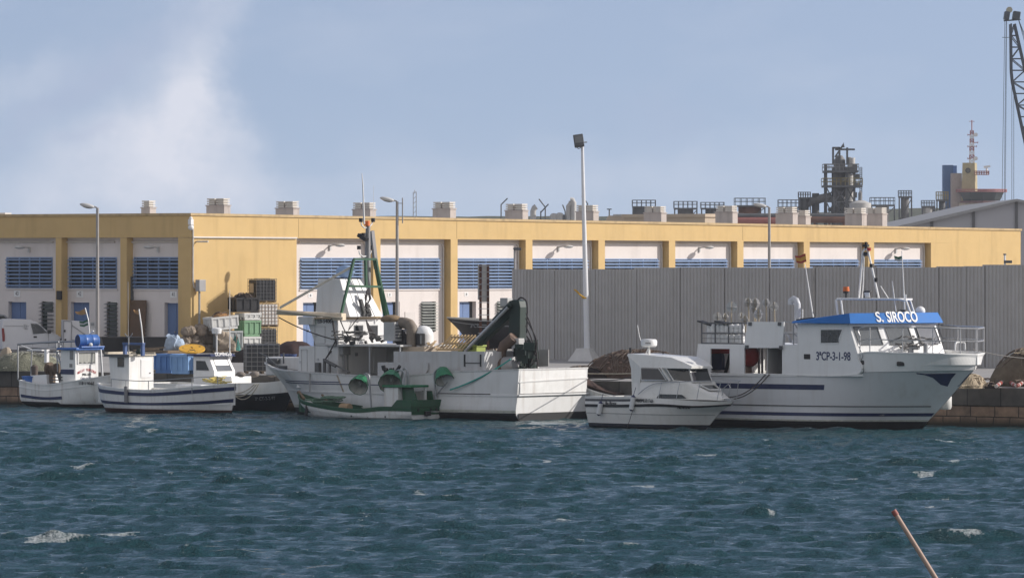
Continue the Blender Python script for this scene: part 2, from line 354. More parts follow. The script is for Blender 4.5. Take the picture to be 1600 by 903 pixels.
# ------------------------------------------------------------------ water
QP = Fr(-23.5, 264.6, -39.2)     # quay edge: x along the edge to the right, y inland
def water():
    X0, X1, Y0, Y1 = -26.5, 26.5, 112.0, 270.0
    nx, ny = 520, 760
    xs = np.linspace(X0, X1, nx); ys = np.linspace(Y0, Y1, ny); X, Y = np.meshgrid(xs, ys)
    rng = np.random.RandomState(5); Z = np.zeros_like(X); DX = np.zeros_like(X); DY = np.zeros_like(X)
    for i in range(110):
        lam = 0.36*(5.5/.36)**(rng.rand()**1.15); k = 2*PI/lam; th = R(-100)+rng.normal()*.34
        a = .0068*lam**.52*(.6+.8*rng.rand())*(.6 if lam > 2 else 1); ph = rng.rand()*2*PI
        p = k*(math.cos(th)*X+math.sin(th)*Y)+ph
        Z += a*np.sin(p); DX += .7*a*math.cos(th)*np.cos(p); DY += .7*a*math.sin(th)*np.cos(p)
    Z = Z*.9; sd = Z.std(); Z = Z + .35*(Z/sd)**2*sd*.35 - .35*sd*.35
    edge = np.clip(np.minimum.reduce([(X-X0)/2, (X1-X)/2, (Y-Y0)/3, (Y1-Y)/3]), 0, 1)
    calm = 1-.5*np.clip((Y-205)/35, 0, 1); edge = edge*calm
    Z *= edge; DX *= edge; DY *= edge
    foam = np.clip((Z/sd-1.35)/2.2, 0, 1)*.5
    def patch(px, py, rx, ry, amp=1.0, slope=0):
        p = gnd(px, py, 0.0); s = F/p.y; d = p.y**2/(F*H)
        a = (X-p.x)/(rx/s); b = (Y-p.y+slope*(X-p.x))/(ry*.6*d)
        return amp*np.exp(-(a*a+b*b))
    for q in [(70,847,38,7,1.25,1.2),(110,842,30,5,.8,1.5),(180,835,48,3.2,.95,1),(205,832,22,2.5,.8,1),(1100,713,30,4,.8,0),(655,773,22,5,1.0,0),(857,722,14,4,.7,.5),(1447,744,20,4,.8,1),(1330,750,14,3,.7,0),(1165,754,22,3,.7,0),(1005,760,24,3,.8,.4),
              (880,814,26,3,.75,0),(850,662,45,4,.9,0),(1510,681,40,4,.4,0),(560,662,50,4,.35,0),(725,816,14,3,.4,0),(580,698,18,2.5,.5,0),(380,758,18,3,.4,0),(1300,784,26,3,.4,.4),(1000,760,14,3,.4,0),(1370,872,10,3,.5,0),(1055,836,26,3,.5,0),(1170,678,12,2,.5,0),(800,722,14,3,.4,.4),(1150,775,26,3,.4,0)]:
        foam += patch(*q)
    for k in range(80):
        foam += patch(rng.uniform(0, 1600), 668+232*rng.rand()**1.3, rng.uniform(6, 20), rng.uniform(1.6, 3.4), rng.uniform(.35, .7), rng.uniform(-.5, .8))
    foam = np.clip(foam, 0, .64)
    V = np.stack([X+DX, Y+DY, Z], -1).reshape(-1, 3)
    idx = np.arange(nx*ny).reshape(ny, nx)
    Fq = np.stack([idx[:-1,:-1], idx[:-1,1:], idx[1:,1:], idx[1:,:-1]], -1).reshape(-1, 4)
    # flat water out to where nobody looks, joined to the rim
    nv = len(V); BX = 3000.0
    ex = np.array([[-BX,-600,0],[BX,-600,0],[BX,1500,0],[-BX,1500,0]], float)
    V = np.concatenate([V, ex]); c = [idx[0,0], idx[0,-1], idx[-1,-1], idx[-1,0]]
    me = bpy.data.meshes.new('water')
    rims = [list(idx[0,:]), list(idx[:,-1]), list(idx[-1,::-1]), list(idx[::-1,0])]
    faces = Fq.tolist()
    for k in range(4): faces.append([nv+k, nv+(k+1)%4] + [int(i) for i in rims[k][::-1]])
    me.from_pydata(V.tolist(), [], faces)
    me.polygons.foreach_set('use_smooth', [True]*len(faces))
    at_ = me.attributes.new('foam', 'FLOAT', 'POINT'); at_.data.foreach_set('value', np.concatenate([foam.reshape(-1), np.zeros(4)]).astype(np.float32))
    m = bpy.data.materials.new('sea_water'); m.use_nodes = True; nt = m.node_tree; N = nt.nodes; L = nt.links; b = N['Principled BSDF']
    b.inputs['Roughness'].default_value = .1; b.inputs['IOR'].default_value = 1.333; b.inputs['Specular IOR Level'].default_value = .4; b.inputs['Base Color'].default_value = (.0115,.05,.056,1)
    tc = N.new('ShaderNodeTexCoord')
    bump = None
    for sc_, st, dist in ((1.7, .7, .2), (4.5, 1.0, .2), (13, .9, .06)):
        mp = N.new('ShaderNodeMapping'); mp.inputs['Rotation'].default_value = (0,0,R(22)); mp.inputs['Scale'].default_value = (.55,1,1); L.new(tc.outputs['Object'], mp.inputs[0])
        n = N.new('ShaderNodeTexNoise'); n.inputs['Scale'].default_value = sc_; n.inputs['Detail'].default_value = 6; n.inputs['Roughness'].default_value = .62; n.inputs['Distortion'].default_value = .4; L.new(mp.outputs[0], n.inputs['Vector'])
        bp = N.new('ShaderNodeBump'); bp.inputs['Strength'].default_value = st; bp.inputs['Distance'].default_value = dist; L.new(n.outputs[0], bp.inputs['Height'])
        if bump: L.new(bump.outputs[0], bp.inputs['Normal'])
        bump = bp
    L.new(bump.outputs[0], b.inputs['Normal'])
    big = N.new('ShaderNodeTexNoise'); big.inputs['Scale'].default_value = .12; big.inputs['Detail'].default_value = 4; L.new(tc.outputs['Object'], big.inputs['Vector'])
    mx = N.new('ShaderNodeMix'); mx.data_type = 'RGBA'; mx.inputs[6].default_value = (.0095,.05,.063,1); mx.inputs[7].default_value = (.0155,.072,.082,1); L.new(big.outputs[0], mx.inputs[0])
    fa = N.new('ShaderNodeAttribute'); fa.attribute_name = 'foam'
    fn = N.new('ShaderNodeTexNoise'); fn.inputs['Scale'].default_value = 5.0; fn.inputs['Detail'].default_value = 8; fn.inputs['Roughness'].default_value = .75; L.new(tc.outputs['Object'], fn.inputs['Vector'])
    ad = N.new('ShaderNodeMath'); ad.operation = 'ADD'; L.new(fa.outputs['Fac'], ad.inputs[0])
    f2 = N.new('ShaderNodeTexNoise'); f2.inputs['Scale'].default_value = 17; f2.inputs['Detail'].default_value = 4; L.new(tc.outputs['Object'], f2.inputs['Vector'])
    fm2 = N.new('ShaderNodeMix'); fm2.inputs[0].default_value = .42; L.new(fn.outputs[0], fm2.inputs[2]); L.new(f2.outputs[0], fm2.inputs[3]); L.new(fm2.outputs[0], ad.inputs[1])
    mr = N.new('ShaderNodeMapRange'); mr.inputs[1].default_value = 1.0; mr.inputs[2].default_value = 1.22; mr.inputs[4].default_value = .85; L.new(ad.outputs[0], mr.inputs[0])
    m2 = N.new('ShaderNodeMix'); m2.data_type = 'RGBA'; L.new(mr.outputs[0], m2.inputs[0]); L.new(mx.outputs[2], m2.inputs[6]); m2.inputs[7].default_value = (.62,.66,.66,1)
    L.new(m2.outputs[2], b.inputs['Base Color'])
    rr = N.new('ShaderNodeMapRange'); rr.inputs[3].default_value = .1; rr.inputs[4].default_value = .8; L.new(mr.outputs[0], rr.inputs[0]); L.new(rr.outputs[0], b.inputs['Roughness'])
    me.materials.append(m); o = bpy.data.objects.new('water', me); COL.objects.link(o); tag(o, kind='structure'); return o
water()

# ------------------------------------------------------------------ ground, quay
gm = M('quay_concrete', (.3,.29,.275), .92, var=.14, scale=.35, bump=.15, bscale=9, grime=(.17,.16,.15))
g = MB()
e0, e1 = QP.w(-900, .5), QP.w(900, .5); i0, i1 = QP.w(-900, 6000), QP.w(900, 6000)
for a_, b_ in ((-900, -60), (-60, 0), (0, 60), (60, 900)):
    g.quad(QP.w(a_, .5, Q), QP.w(b_, .5, Q), QP.w(b_, 60, Q), QP.w(a_, 60, Q)); g.quad(QP.w(a_, 60, Q), QP.w(b_, 60, Q), QP.w(b_, 6000, Q), QP.w(a_, 6000, Q))
tag(g.build('ground', gm), kind='structure')
stone = bricks('quay_masonry', (.37,.25,.17), (.22,.165,.125), (.05,.043,.036), 1.15, .43, .022, .6, var=.7, wet=.2)
cope = bricks('quay_coping', (.085,.08,.072), (.115,.11,.1), (.02,.02,.02), 2.3, 2.0, .02, .3, var=.5)
qw = fthing('quay_wall', 'long stone quay wall of brown blocks under dark coping slabs', 'quay wall', QP)
MB().bx(-300, 300, .02, .6, -1.5, .82).build('masonry', stone, qw)
MB().bx(-300, 300, -.04, .55, .823, Q+.004).build('coping', cope, qw, bevel=.03)
hm = M('scrub_hill', (.055,.062,.035), .95, var=.4, scale=.02)
hl = MB(); row = []
for i in range(60):
    u = i/59; px = 300+u*1700; yy = 338-14*max(0, math.sin((px-1100)/420*PI/2))**2*(1 if 1100 < px < 1940 else 0)+2*noise.noise((px*.02, 3, 1))
    row.append((at(px, yy, 2600), at(px, 404, 2300)))
for a_, b_ in zip(row, row[1:]):
    hl.quad(a_[1], b_[1], b_[0], a_[0]); hl.quad(a_[0], b_[0], b_[0]+Vector((0,900,-60)), a_[0]+Vector((0,900,-60)))
tag(hl.build('hill', hm), kind='structure')

# ------------------------------------------------------------------ yellow warehouse
B = Fr(-17.61, 315.8, 50.35)
def panel(mb, f, us, zs, hole, th):
    """a wall with real openings: f(u,z,d) maps to space, d is depth; hole(u,z) says which cells are open"""
    nu, nz = len(us)-1, len(zs)-1
    full = lambda i, j: 0 <= i < nu and 0 <= j < nz and not hole((us[i]+us[i+1])/2, (zs[j]+zs[j+1])/2)
    for i in range(nu):
        for j in range(nz):
            if not full(i, j): continue
            a, b, c, d = us[i], us[i+1], zs[j], zs[j+1]
            mb.quad(f(a,c,0), f(b,c,0), f(b,d,0), f(a,d,0)); mb.quad(f(a,d,th), f(b,d,th), f(b,c,th), f(a,c,th))
            for (di, dj, p, q) in ((-1,0,(a,d),(a,c)), (1,0,(b,c),(b,d)), (0,-1,(a,c),(b,c)), (0,1,(b,d),(a,d))):
                if not full(i+di, j+dj): mb.quad(f(*p,0), f(*q,0), f(*q,th), f(*p,th))
def hl_(rects): return lambda u, z: any(a < u < b and c < z < d for a, b, c, d in rects)
def cuts(lo, hi, vals): return sorted(set([lo, hi]+[v for v in vals if lo < v < hi]))

yel = M('yellow_render', (.59,.415,.185), .9, var=.05, scale=.5, bump=.08, bscale=60, streak=(.34,.23,.1), sk=.4, sscale=(1.6,1.6,.2), grime=(.52,.35,.14))
pinkw = M('pale_render', (.68,.63,.6), .92, var=.04, scale=.6, bump=.08, bscale=60, streak=(.4,.36,.33), sk=.28, sscale=(1.2,1.2,.2))
cap_m = M('parapet_cap', (.5,.37,.2), .9, var=.12, streak=(.16,.12,.08), sk=.5, sscale=(2,2,.3))
louv = M('blue_louvre_paint', (.21,.3,.47), .5, var=.07)
doorb = M('blue_door_paint', (.11,.18,.35), .55, var=.08)
pipe_m = M('pale_pipe', (.6,.56,.5), .6)
zs_ = lambda t: 7.86-.0022*t
zr_ = lambda t: 9.19-.0068*t
zw = lambda t: -.0018*t
LEN, DEP, RC = 79.8, 42.0, .5
bd = fthing('warehouse', 'long yellow warehouse with white bays, blue louvre windows and rooftop vents', 'warehouse', B)
PITCH, T0 = 6.81, 9.05
def fR(u, z, d): return (u, RC+d, z)
def fL(u, z, d): return (RC+d, u, z)
def louvre(parent, f, u0, u1, z0, z1, n=9, tilt=1):
    fr = MB()
    for (a, b, c, d) in ((u0, u0+.07, z0, z1), (u1-.07, u1, z0, z1), (u0+.07, u1-.07, z0, z0+.06), (u0+.07, u1-.07, z1-.06, z1), ((u0+u1)/2-.03, (u0+u1)/2+.03, z0+.06, z1-.06), (u0*.72+u1*.28-.03, u0*.72+u1*.28+.03, z0+.06, z1-.06), (u0*.28+u1*.72-.03, u0*.28+u1*.72+.03, z0+.06, z1-.06)):
        vs = [f(a,c,-.03), f(b,c,-.03), f(b,d,-.03), f(a,d,-.03)]; vs2 = [f(a,c,.05), f(b,c,.05), f(b,d,.05), f(a,d,.05)]
        fr.add(vs+vs2, [(0,1,2,3),(7,6,5,4),(0,4,5,1),(1,5,6,2),(2,6,7,3),(3,7,4,0)])
    p = (z1-z0-.1)/n
    for k in range(n):
        zc = z0+.05+p*(k+.55)
        prof = [(-.15, -.04), (-.14, -.055), (-.045, .02), (-.055, .035)]
        vs = [f(u0, zc+h, d) for d, h in prof]+[f(u1, zc+h, d) for d, h in prof]
        fr.add(vs, [(0,1,2,3),(7,6,5,4),(0,4,5,1),(1,5,6,2),(2,6,7,3),(3,7,4,0)])
    w_ = fr.build('louvre_window', louv, parent)
    pn = MB(); pn.quad(f(u0,z0,.2), f(u1,z0,.2), f(u1,z1,.2), f(u0,z1,.2)); pn.build('pane', M('louvre_glass', (.03,.033,.04), .3, var=.9, scale=.9, spec=.25), w_)
    sl_ = MB(); vs = [f(u0-.08,z0-.09,-.06), f(u1+.08,z0-.09,-.06), f(u1+.08,z0-.02,-.06), f(u0-.08,z0-.02,-.06)]; vs2 = [f(u0-.08,z0-.09,-.003), f(u1+.08,z0-.09,-.003), f(u1+.08,z0-.02,-.003), f(u0-.08,z0-.02,-.003)]
    sl_.add(vs+vs2, [(0,1,2,3),(7,6,5,4),(0,4,5,1),(1,5,6,2),(2,6,7,3),(3,7,4,0)]); sl_.build('sill', pinkw, w_)
def jalousie(parent, f, u0, u1, z0, z1, slat_m):
    fr = MB(); n = 10
    for k in range(n):
        zc = z0+(z1-z0)*(k+.5)/n
        vs = [f(u0-.06, zc-.02, -.2), f(u0-.06, zc+.0, -.2), f(u0-.06, zc+.05, .02), f(u0-.06, zc+.03, .02)]; vs += [f(u1+.06, zc-.02, -.2), f(u1+.06, zc, -.2), f(u1+.06, zc+.05, .02), f(u1+.06, zc+.03, .02)]
        fr.add(vs, [(0,1,2,3),(7,6,5,4),(0,4,5,1),(1,5,6,2),(2,6,7,3),(3,7,4,0)])
    w_ = fr.build('slatted_window', slat_m, parent)
    pn = MB(); pn.quad(f(u0,z0,.12), f(u1,z0,.12), f(u1,z1,.12), f(u0,z1,.12)); pn.build('pane', M('green_glass', (.05,.075,.065), .15), w_)
def door(parent, f, u0, u1, z1, leaves=2):
    d_ = MB(); 
    for k in range(leaves):
        a, b = u0+(u1-u0)*k/leaves+.015, u0+(u1-u0)*(k+1)/leaves-.015
        vs = [f(a,Q+.02,.25), f(b,Q+.02,.25), f(b,z1,.25), f(a,z1,.25)]; vs2 = [f(a,Q+.02,.29), f(b,Q+.02,.29), f(b,z1,.29), f(a,z1,.29)]
        d_.add(vs+vs2, [(0,1,2,3),(7,6,5,4),(0,4,5,1),(1,5,6,2),(2,6,7,3),(3,7,4,0)])
    o = d_.build('door', doorb, parent)
    hd = MB(); c = Vector(f((u0+u1)/2+.1, Q+1.1, .2)); hd.sph(c, .05, 6, 5); hd.build('handle', galv, o)
def plate(parent, f, u, z, w=.3, h=.2, body=None, ux=None):
    p_ = MB(); a, b, c, d = u-w/2, u+w/2, z-h/2, z+h/2
    vs = [f(a,c,-.02), f(b,c,-.02), f(b,d,-.02), f(a,d,-.02)]; vs2 = [f(a,c,-.004), f(b,c,-.004), f(b,d,-.004), f(a,d,-.004)]
    p_.add(vs+vs2, [(0,1,2,3),(7,6,5,4),(0,4,5,1),(1,5,6,2),(2,6,7,3),(3,7,4,0)])
    o = p_.build('number_plate', pw, parent)
    if body: text(scene, body, h*.9, ink_black, o, f(u, z, -.024), ux, (0,0,1), depth=.002, sx=.8)
def lamp(parent, f, u, z, nrm):
    l_ = MB(); a = Vector(f(u, z, -.02)); n = Vector(nrm); sd = Vector(f(u+1, z, 0))-Vector(f(u, z, 0))
    l_.beam(a-n*.0, a+n*.45+Vector((0,0,.05)), .06); l_.box(a+Vector((0,0,-.1)), (.14,.14,.3))
    c = a+n*.75+Vector((0,0,.03)); l_.sph(c, (.32,.32,.1), 10, 6); l_.build('wall_lamp', M('lamp_housing', (.5,.5,.49), .5), parent, 40)
def cabinet(parent, f, u, z, w=.9, h=1.3):
    c_ = MB(); a, b, c, d = u-w/2, u+w/2, z-h/2, z+h/2
    vs = [f(a,c,-.03), f(b,c,-.03), f(b,d,-.03), f(a,d,-.03)]; vs2 = [f(a,c,-.004), f(b,c,-.004), f(b,d,-.004), f(a,d,-.004)]
    c_.add(vs+vs2, [(0,1,2,3),(7,6,5,4),(0,4,5,1),(1,5,6,2),(2,6,7,3),(3,7,4,0)]); c_.build('meter_cabinet', M('cabinet_paint', (.6,.56,.53), .6, var=.04), parent, bevel=.01)

# right (sunlit) front: bays
ww = MB(); rects = []
for i in range(9):
    a = T0+PITCH*i
    rects += [(a+.75, a+2.25, Q-.5, 4.25+zw(a)), (a+4.15, a+5.45, 2.5, 4.25+zw(a)), (a+.5, a+5.75, 4.99+zw(a), 6.76+zw(a))]
us = cuts(T0-.4, T0+PITCH*9-.1, [r for q in rects for r in q[:2]]); zz = cuts(Q-.3, 7.86, [r for q in rects for r in q[2:]])
panel(ww, fR, us, zz, hl_(rects), .3); ww.build('bay_wall', pinkw, bd)
for i in range(9):
    a = T0+PITCH*i; z_ = zw(a)
    louvre(bd, fR, a+.5, a+5.75, 4.99+z_, 6.76+z_)
    door(bd, fR, a+.75, a+1.95, 4.2+z_)
    dk_ = MB(); dk_.quad(fR(a+1.9,Q,.293), fR(a+2.3,Q,.293), fR(a+2.3,4.3,.293), fR(a+1.9,4.3,.293)); dk_.build('doorway_shade_sheet', M('doorway_shade', (.04,.04,.042), .8), bd)  # dark sheet in place of the unlit gap beside the door
    jalousie(bd, fR, a+4.15, a+5.45, 2.55+z_, 4.22+z_, M('sunlit_slats', (.4,.42,.4), .4))  # slat colour made paler on the sunlit front
    cabinet(bd, fR, a+3.15, 3.0)
    plate(bd, fR, a+1.35, 4.62, .34, .22, str(40-i), (1,0,0))
    if i in (0, 3, 5, 8): lamp(bd, fR, a+3.0, zs_(a)-.42, (0,-1,0))
    pp = MB(); pp.tube([(a+6.05, RC-.07, Q+.02), (a+6.05, RC-.07, 7.35), (a+5.9, RC-.07, 7.6), (a+.35, RC-.07, 7.62)], .045); pp.build('drain_pipe', pipe_m, bd)
yw = MB()
yw.bx(0, T0-.35, 0, .5, Q-.4, 7.84)                                    # corner block front
for i in range(9):
    a = T0+PITCH*(i+1); yw.bx(a-.62, a, 0, RC+.2, Q-.4, 7.845)
yw.bx(T0+PITCH*9+.001, LEN, 0, .5, Q-.4, 7.70)
yw.bx(LEN-.5, LEN, .501, DEP, Q-.4, 7.70)
# left (shaded) side: columns from the photograph's column edges
rL = lambda px: B.loc(px, 400, x=0).y
colsL = [(.001+.5, .95), (rL(200)+.1, rL(188)), (rL(98)+.1, rL(87)), (rL(98)+.1+7.0, rL(87)+7.0), (rL(98)+14.2, rL(87)+14.2), (rL(98)+21.4, rL(87)+21.4)]
for a, b in colsL: yw.bx(0, RC+.2, a, b, Q-.4, 7.845)
yw.split('column', yel, bd)
wl = MB(); rectsL = []; winL = []; doorsL = []; jalL = []
rR = lambda px, py=450: B.loc(px, py, x=RC).y
for k, (wx0, wx1, dx0, dx1, jx0, jx1) in enumerate(((209.5, 286.5, 257, 286, 213, 228), (108, 183, 110.5, 139.5, 167, 183), (10.3, 82.5, 13, 41, 65, 83))):
    winL.append((rR(wx1), rR(wx0))); doorsL.append((rR(dx1), rR(dx0))); jalL.append((rR(jx1), rR(jx0)))
for k in range(3):
    d = 7.2*(k+1); winL.append((winL[2][0]+d, winL[2][1]+d)); doorsL.append((doorsL[2][0]+d, doorsL[2][1]+d)); jalL.append((jalL[2][0]+d, jalL[2][1]+d))
for q in doorsL: rectsL.append((q[0], q[1], Q-.6, 4.27))
for q in jalL: rectsL.append((q[0], q[1], 2.1, 4.3))
for q in winL: rectsL.append((q[0], q[1], 5.03, 6.78))
panel(wl, fL, cuts(.52, DEP, [r for q in rectsL for r in q[:2]]), cuts(Q-.3, 7.86, [2.1, 4.27, 4.3, 5.03, 6.78]), hl_(rectsL), .35); wl.build('bay_wall', pinkw, bd)
for k in range(6):
    louvre(bd, fL, winL[k][0], winL[k][1], 5.03, 6.78, n=8); a, b = doorsL[k]; door(bd, fL, a, b, 4.25)
    jalousie(bd, fL, jalL[k][0], jalL[k][1], 2.12, 4.28, M('shaded_slats', (.12,.13,.14), .5)); plate(bd, fL, (a+b)/2, 4.72, .5, .36, str(41+k), (0,-1,0))  # same slats, colour darkened for the shaded side
    if k in (0, 2): lamp(bd, fL, (winL[k][0]+winL[k][1])/2, 7.3, (-1,0,0))
    cabinet(bd, fL, b+1.4, 3.0, .8, 1.4)
dp = MB()
for px in (197.5, 202): r_ = rR(px); dp.tube([(RC-.07, r_, Q+.05), (RC-.07, r_, 7.3), (RC-.07, r_-.15, 7.6), (RC-.07, r_-(6.0 if px > 200 else .5), 7.63)], .05)
dp.tube([(RC-.07, rR(180), 7.62), (RC-.07, rR(100), 7.62)], .05); dp.tube([(RC-.07, rR(84), 7.62), (RC-.07, rR(-40), 7.62)], .05)
dp.build('drain_pipe', pipe_m, bd)
MB().bx(RC-.2, RC-.02, rR(207)-.1, rR(204), 4.0, 5.7).build('cable_duct', darkgrey, bd)
# parapet band, cap, roof
def band(mb, z0, z1, o, i):
    ring = []
    pts = [(LEN+o, DEP), (LEN+o, -o), (-o, -o), (-o, DEP)]; inn = [(LEN-i, DEP), (LEN-i, i), (i, i), (i, DEP)]
    rings = []
    for (x, y), (xi, yi) in zip(pts, inn): rings.append([(x, y, z0(x)), (xi, yi, z0(x)), (xi, yi, z1(x)), (x, y, z1(x))])
    mb.loft(rings)
bn = MB(); band(bn, lambda t: zs_(t), lambda t: zr_(t)-.14, 0.004, .72); bn.build('parapet', yel, bd)
cp = MB(); band(cp, lambda t: zr_(t)-.137, lambda t: zr_(t), .07, .75); cp.build('parapet_cap', cap_m, bd)
jt = MB()
for t in (T0-.2, T0+PITCH*2-.1, T0+PITCH*6-.1): jt.bx(t, t+.03, -.009, .0, zs_(t)+.05, zr_(t)-.2)
jt.build('joint', M('joint_dark', (.3,.2,.09), .9), bd)
rf = MB(); rf.add([(.7,.7,8.3),(LEN-.7,.7,7.95),(LEN-.7,DEP,7.95),(.7,DEP,8.3)], [(0,1,2,3)]); roof = rf.build('roof', conc, bd)
st = MB(); st.tube([(.1, -.06, 7.86), (T0-.4, -.06, 7.84)], .055); st.tube([(.12,-.06,8.6), (.12,-.06,5.4), (.2,-.06,5.1), (.5,-.06,5.05)], .045); st.build('conduit', pipe_m, bd)
cc = MB(); p = Vector((-.05,-.05,8.7)); cc.box(p, (.22,.22,.3)); cc.sph(p+Vector((0,0,-.3)), .16, 10, 8); cc.sph(p+Vector((0,0,.2)), .1, 10, 6); cc.build('security_camera', pw, bd, 40)
cm_ = M('chimney_render', (.52,.46,.42), .9, var=.08, streak=(.25,.22,.2), sk=.5, sscale=(2,2,.3)); vt = M('vent_cap', (.66,.62,.56), .8, var=.08)
def chimney(px, ytop, n=2, back=5.0, ybase=None):
    # stands on the roof 'back' metres behind the sunlit front
    p = B.loc(px, ytop, y=back) if px > 100 else B.loc(px, ytop, x=3.0); zt = p.z; ln = .68*n
    c = MB(); c.bx(p.x-.25, p.x+.27, p.y-ln/2, p.y+ln/2, 7.9, zt-.42); c.bx(p.x-.29, p.x+.31, p.y-ln/2-.04, p.y+ln/2+.04, zt-.42, zt-.36)
    o = c.build('chimney', cm_, roof)
    for k in range(n):
        v = MB(); y = p.y-ln/2+ln*(k+.5)/n
        for j in range(3): v.bx(p.x-.25, p.x+.27, y-.29, y+.29, zt-.33+j*.13, zt-.25+j*.13)
        v.bx(p.x-.17, p.x+.19, y-.2, y+.2, zt-.36, zt-.02); v.build('vent_cap', vt, roof)
for px, yt, n in ((7,333,1),(232,314,1),(341,310.5,2),(449,315,2),(569,317,2),(694,316,2),(807,319,2),(917.5,321,2),(1023.5,323,2),(1135,322,2),(1229,324,2),(1256,329,1),(1337,325.5,2),(1369,325,2)):
    chimney(px, yt, n, back=4.0 if px > 240 else 12)
ph = MB(); a = B.loc(1103, 340, y=6); 
ph.bx(a.x-.1, a.x+1.1, 6, 12.5, 7.9, 9.3); ph.bx(a.x-.2, a.x+1.2, 5.9, 12.6, 9.3, 9.5); ph.build('stair_house', M('tan_render', (.5,.41,.31), .9, var=.05), roof)

# ------------------------------------------------------------------ corrugated fence
FN = Fr(0, 296.8, -45.7)
fm = M('grey_sheet', (.44,.425,.405), .55, .0, var=.06, scale=.6, streak=(.3,.285,.26), sk=.45, sscale=(1.6,1.6,.08), spec=.4, grime=(.34,.325,.3))
fe = fthing('metal_fence', 'tall grey corrugated metal fence stepped along its top edge', 'fence', FN)
def sheet(x0, x1, ztop, y=0):
    m = MB(); P = .235; n = int((x1-x0)/P)+1; prof = []
    for k in range(n+1):
        for dx, dy in ((0,0),(.10,0),(.135,.05),(.205,.05)):
            x = x0+k*P+dx
            prof.append((min(x, x1+.12), y+dy))
    m.loft([[(x, yy, Q-.02) for x, yy in prof], [(x, yy, ztop) for x, yy in prof]], close=False, cap=False)
    return m.build('sheet_panel', fm, fe)
segs = [(800,991,420.6),(991,1270,417.6),(1270,1463,416.9),(1463,1506,416.2),(1506,1535,415.2),(1535,1660,413)]
for k, (p0, p1, yt) in enumerate(segs):
    a, b = FN.loc(p0, yt, y=0), FN.loc(p1, yt, y=0); np_ = max(1, int((b.x-a.x)/2.82)); zt_ = (a.z+b.z)/2
    for j in range(np_):
        xa_, xb_ = a.x+(b.x-a.x)*j/np_, a.x+(b.x-a.x)*(j+1)/np_; sheet(xa_, xb_+.02, zt_+random.uniform(-.025,.02), .003*((j+k)%2))
rl = MB(); a, b = FN.loc(800, 430, y=0).x, FN.loc(1660, 430, y=0).x
for z in (2.2, 4.0, 5.7): rl.bx(a+.05, b, .055, .12, z, z+.1)
rl.build('back_rail', galv, fe)
po = MB()
for x in np.arange(a+.1, b, 3.0): po.bx(x, x+.1, .125, .22, Q, 6.0)
po.build('post_row', galv, fe)

# ------------------------------------------------------------------ lamps and poles
pole_m = M('grey_pole', (.3,.29,.28), .5, .3, var=.1); pole_w = M('white_pole', (.72,.73,.74), .4, var=.03)
def street_lamp(px, ytop, Y, label, hl, two=False):
    b = at(px, 0, Y); zt = at(px, ytop, Y).z; t = thing('street_lamp', label, 'street lamp', (b.x, Y, Q), 0, 'street lamps by the warehouse')
    h = zt-Q; m = MB(); m.cyl((0,0,0), (0,0,h), .11, .075, 12); m.box((0,0,.15), (.35,.35,.3)); m.build('pole', pole_m, t, 40)
    a = MB(); a.tube([(0,0,h-.06), (-.05,0,h+.02), (-.25,0,h+.08)], .05); a.build('arm', pole_m, t, 40)
    hd = MB(); hd.sph((0,0,0), (.42,.16,.12), 14, 8, Matrix.Rotation(R(12), 3, 'Y')); o = hd.build('lamp_head', M('lamp_housing', (.5,.5,.49), .5), t, 60); o.location = (-.55, 0, h+.12)
    ln = MB(); ln.sph((0,0,-.06), (.3,.12,.09), 12, 6, Matrix.Rotation(R(12), 3, 'Y')); ln.build('lens', glass_grey, o, 60)
    if two:
        e = MB(); e.cyl((.0,0,h-.1), (.28,0,h-.1), .02); e.cyl((.3,0,h-1.2), (.3,0,h+.2), .035); e.build('antenna', pole_m, t)
street_lamp(152.3, 325, 311.5, 'grey street lamp in front of the shaded left side of the yellow warehouse', 0)
street_lamp(620.5, 315, 319, 'grey street lamp in front of the sunlit bays, above the trawler wheelhouse', 0, True)
street_lamp(1202, 324, 346, 'grey street lamp rising from behind the corrugated fence', 0)
Yp = 289.7; b = at(912, 0, Yp); zt = at(912, 226, Yp).z
t = thing('floodlight_mast', 'tall white floodlight pole on a flared concrete block before the fence', 'light pole', (b.x+.05, Yp, Q))
m = MB(); m.lathe([(.95,0),(.85,.12),(.55,.5),(.47,.64),(0,.66)], 4, Matrix.Rotation(R(45-20), 3, 'Z')); m.build('concrete_base', M('white_concrete', (.6,.59,.57), .9, var=.1, grime=(.35,.34,.32)), t)
m = MB(); m.cyl((.12,0,.6), (-.12,0,zt-Q), .16, .075, 14); m.build('pole', pole_w, t, 40)
h = zt-Q; hd = MB(); hd.box((-.3,-.15,h+.18), (.5,.28,.62), 0, R(-22), R(-8)); o = hd.build('floodlight', darkgrey, t, bevel=.03)
ln = MB(); ln.box((-.31,-.305,h+.25), (.38,.02,.4), 0, R(-22), R(-8)); ln.build('lens', glass_grey, o)
br = MB(); br.tube([(-.12,0,h-.1), (-.1,0,h+.1), (.12,0,h+.12)], .035); br.tube([(-.5,-.1,h-.08), (-.3,-.05,h-.22), (-.12,0,h-.1)], .025); br.build('bracket', galv, t)
yt_ = MB(); yt_.tube([(.02,-.12,3.18),(-.2,-.14,3.3),(-.45,-.1,3.55),(-.55,-.08,3.6)], [.03,.05,.05,.02]); yt_.cyl((.0,0,3.14), (0,0,3.2), .165, .165, 14); yt_.build('yellow_tape', yellow, t)
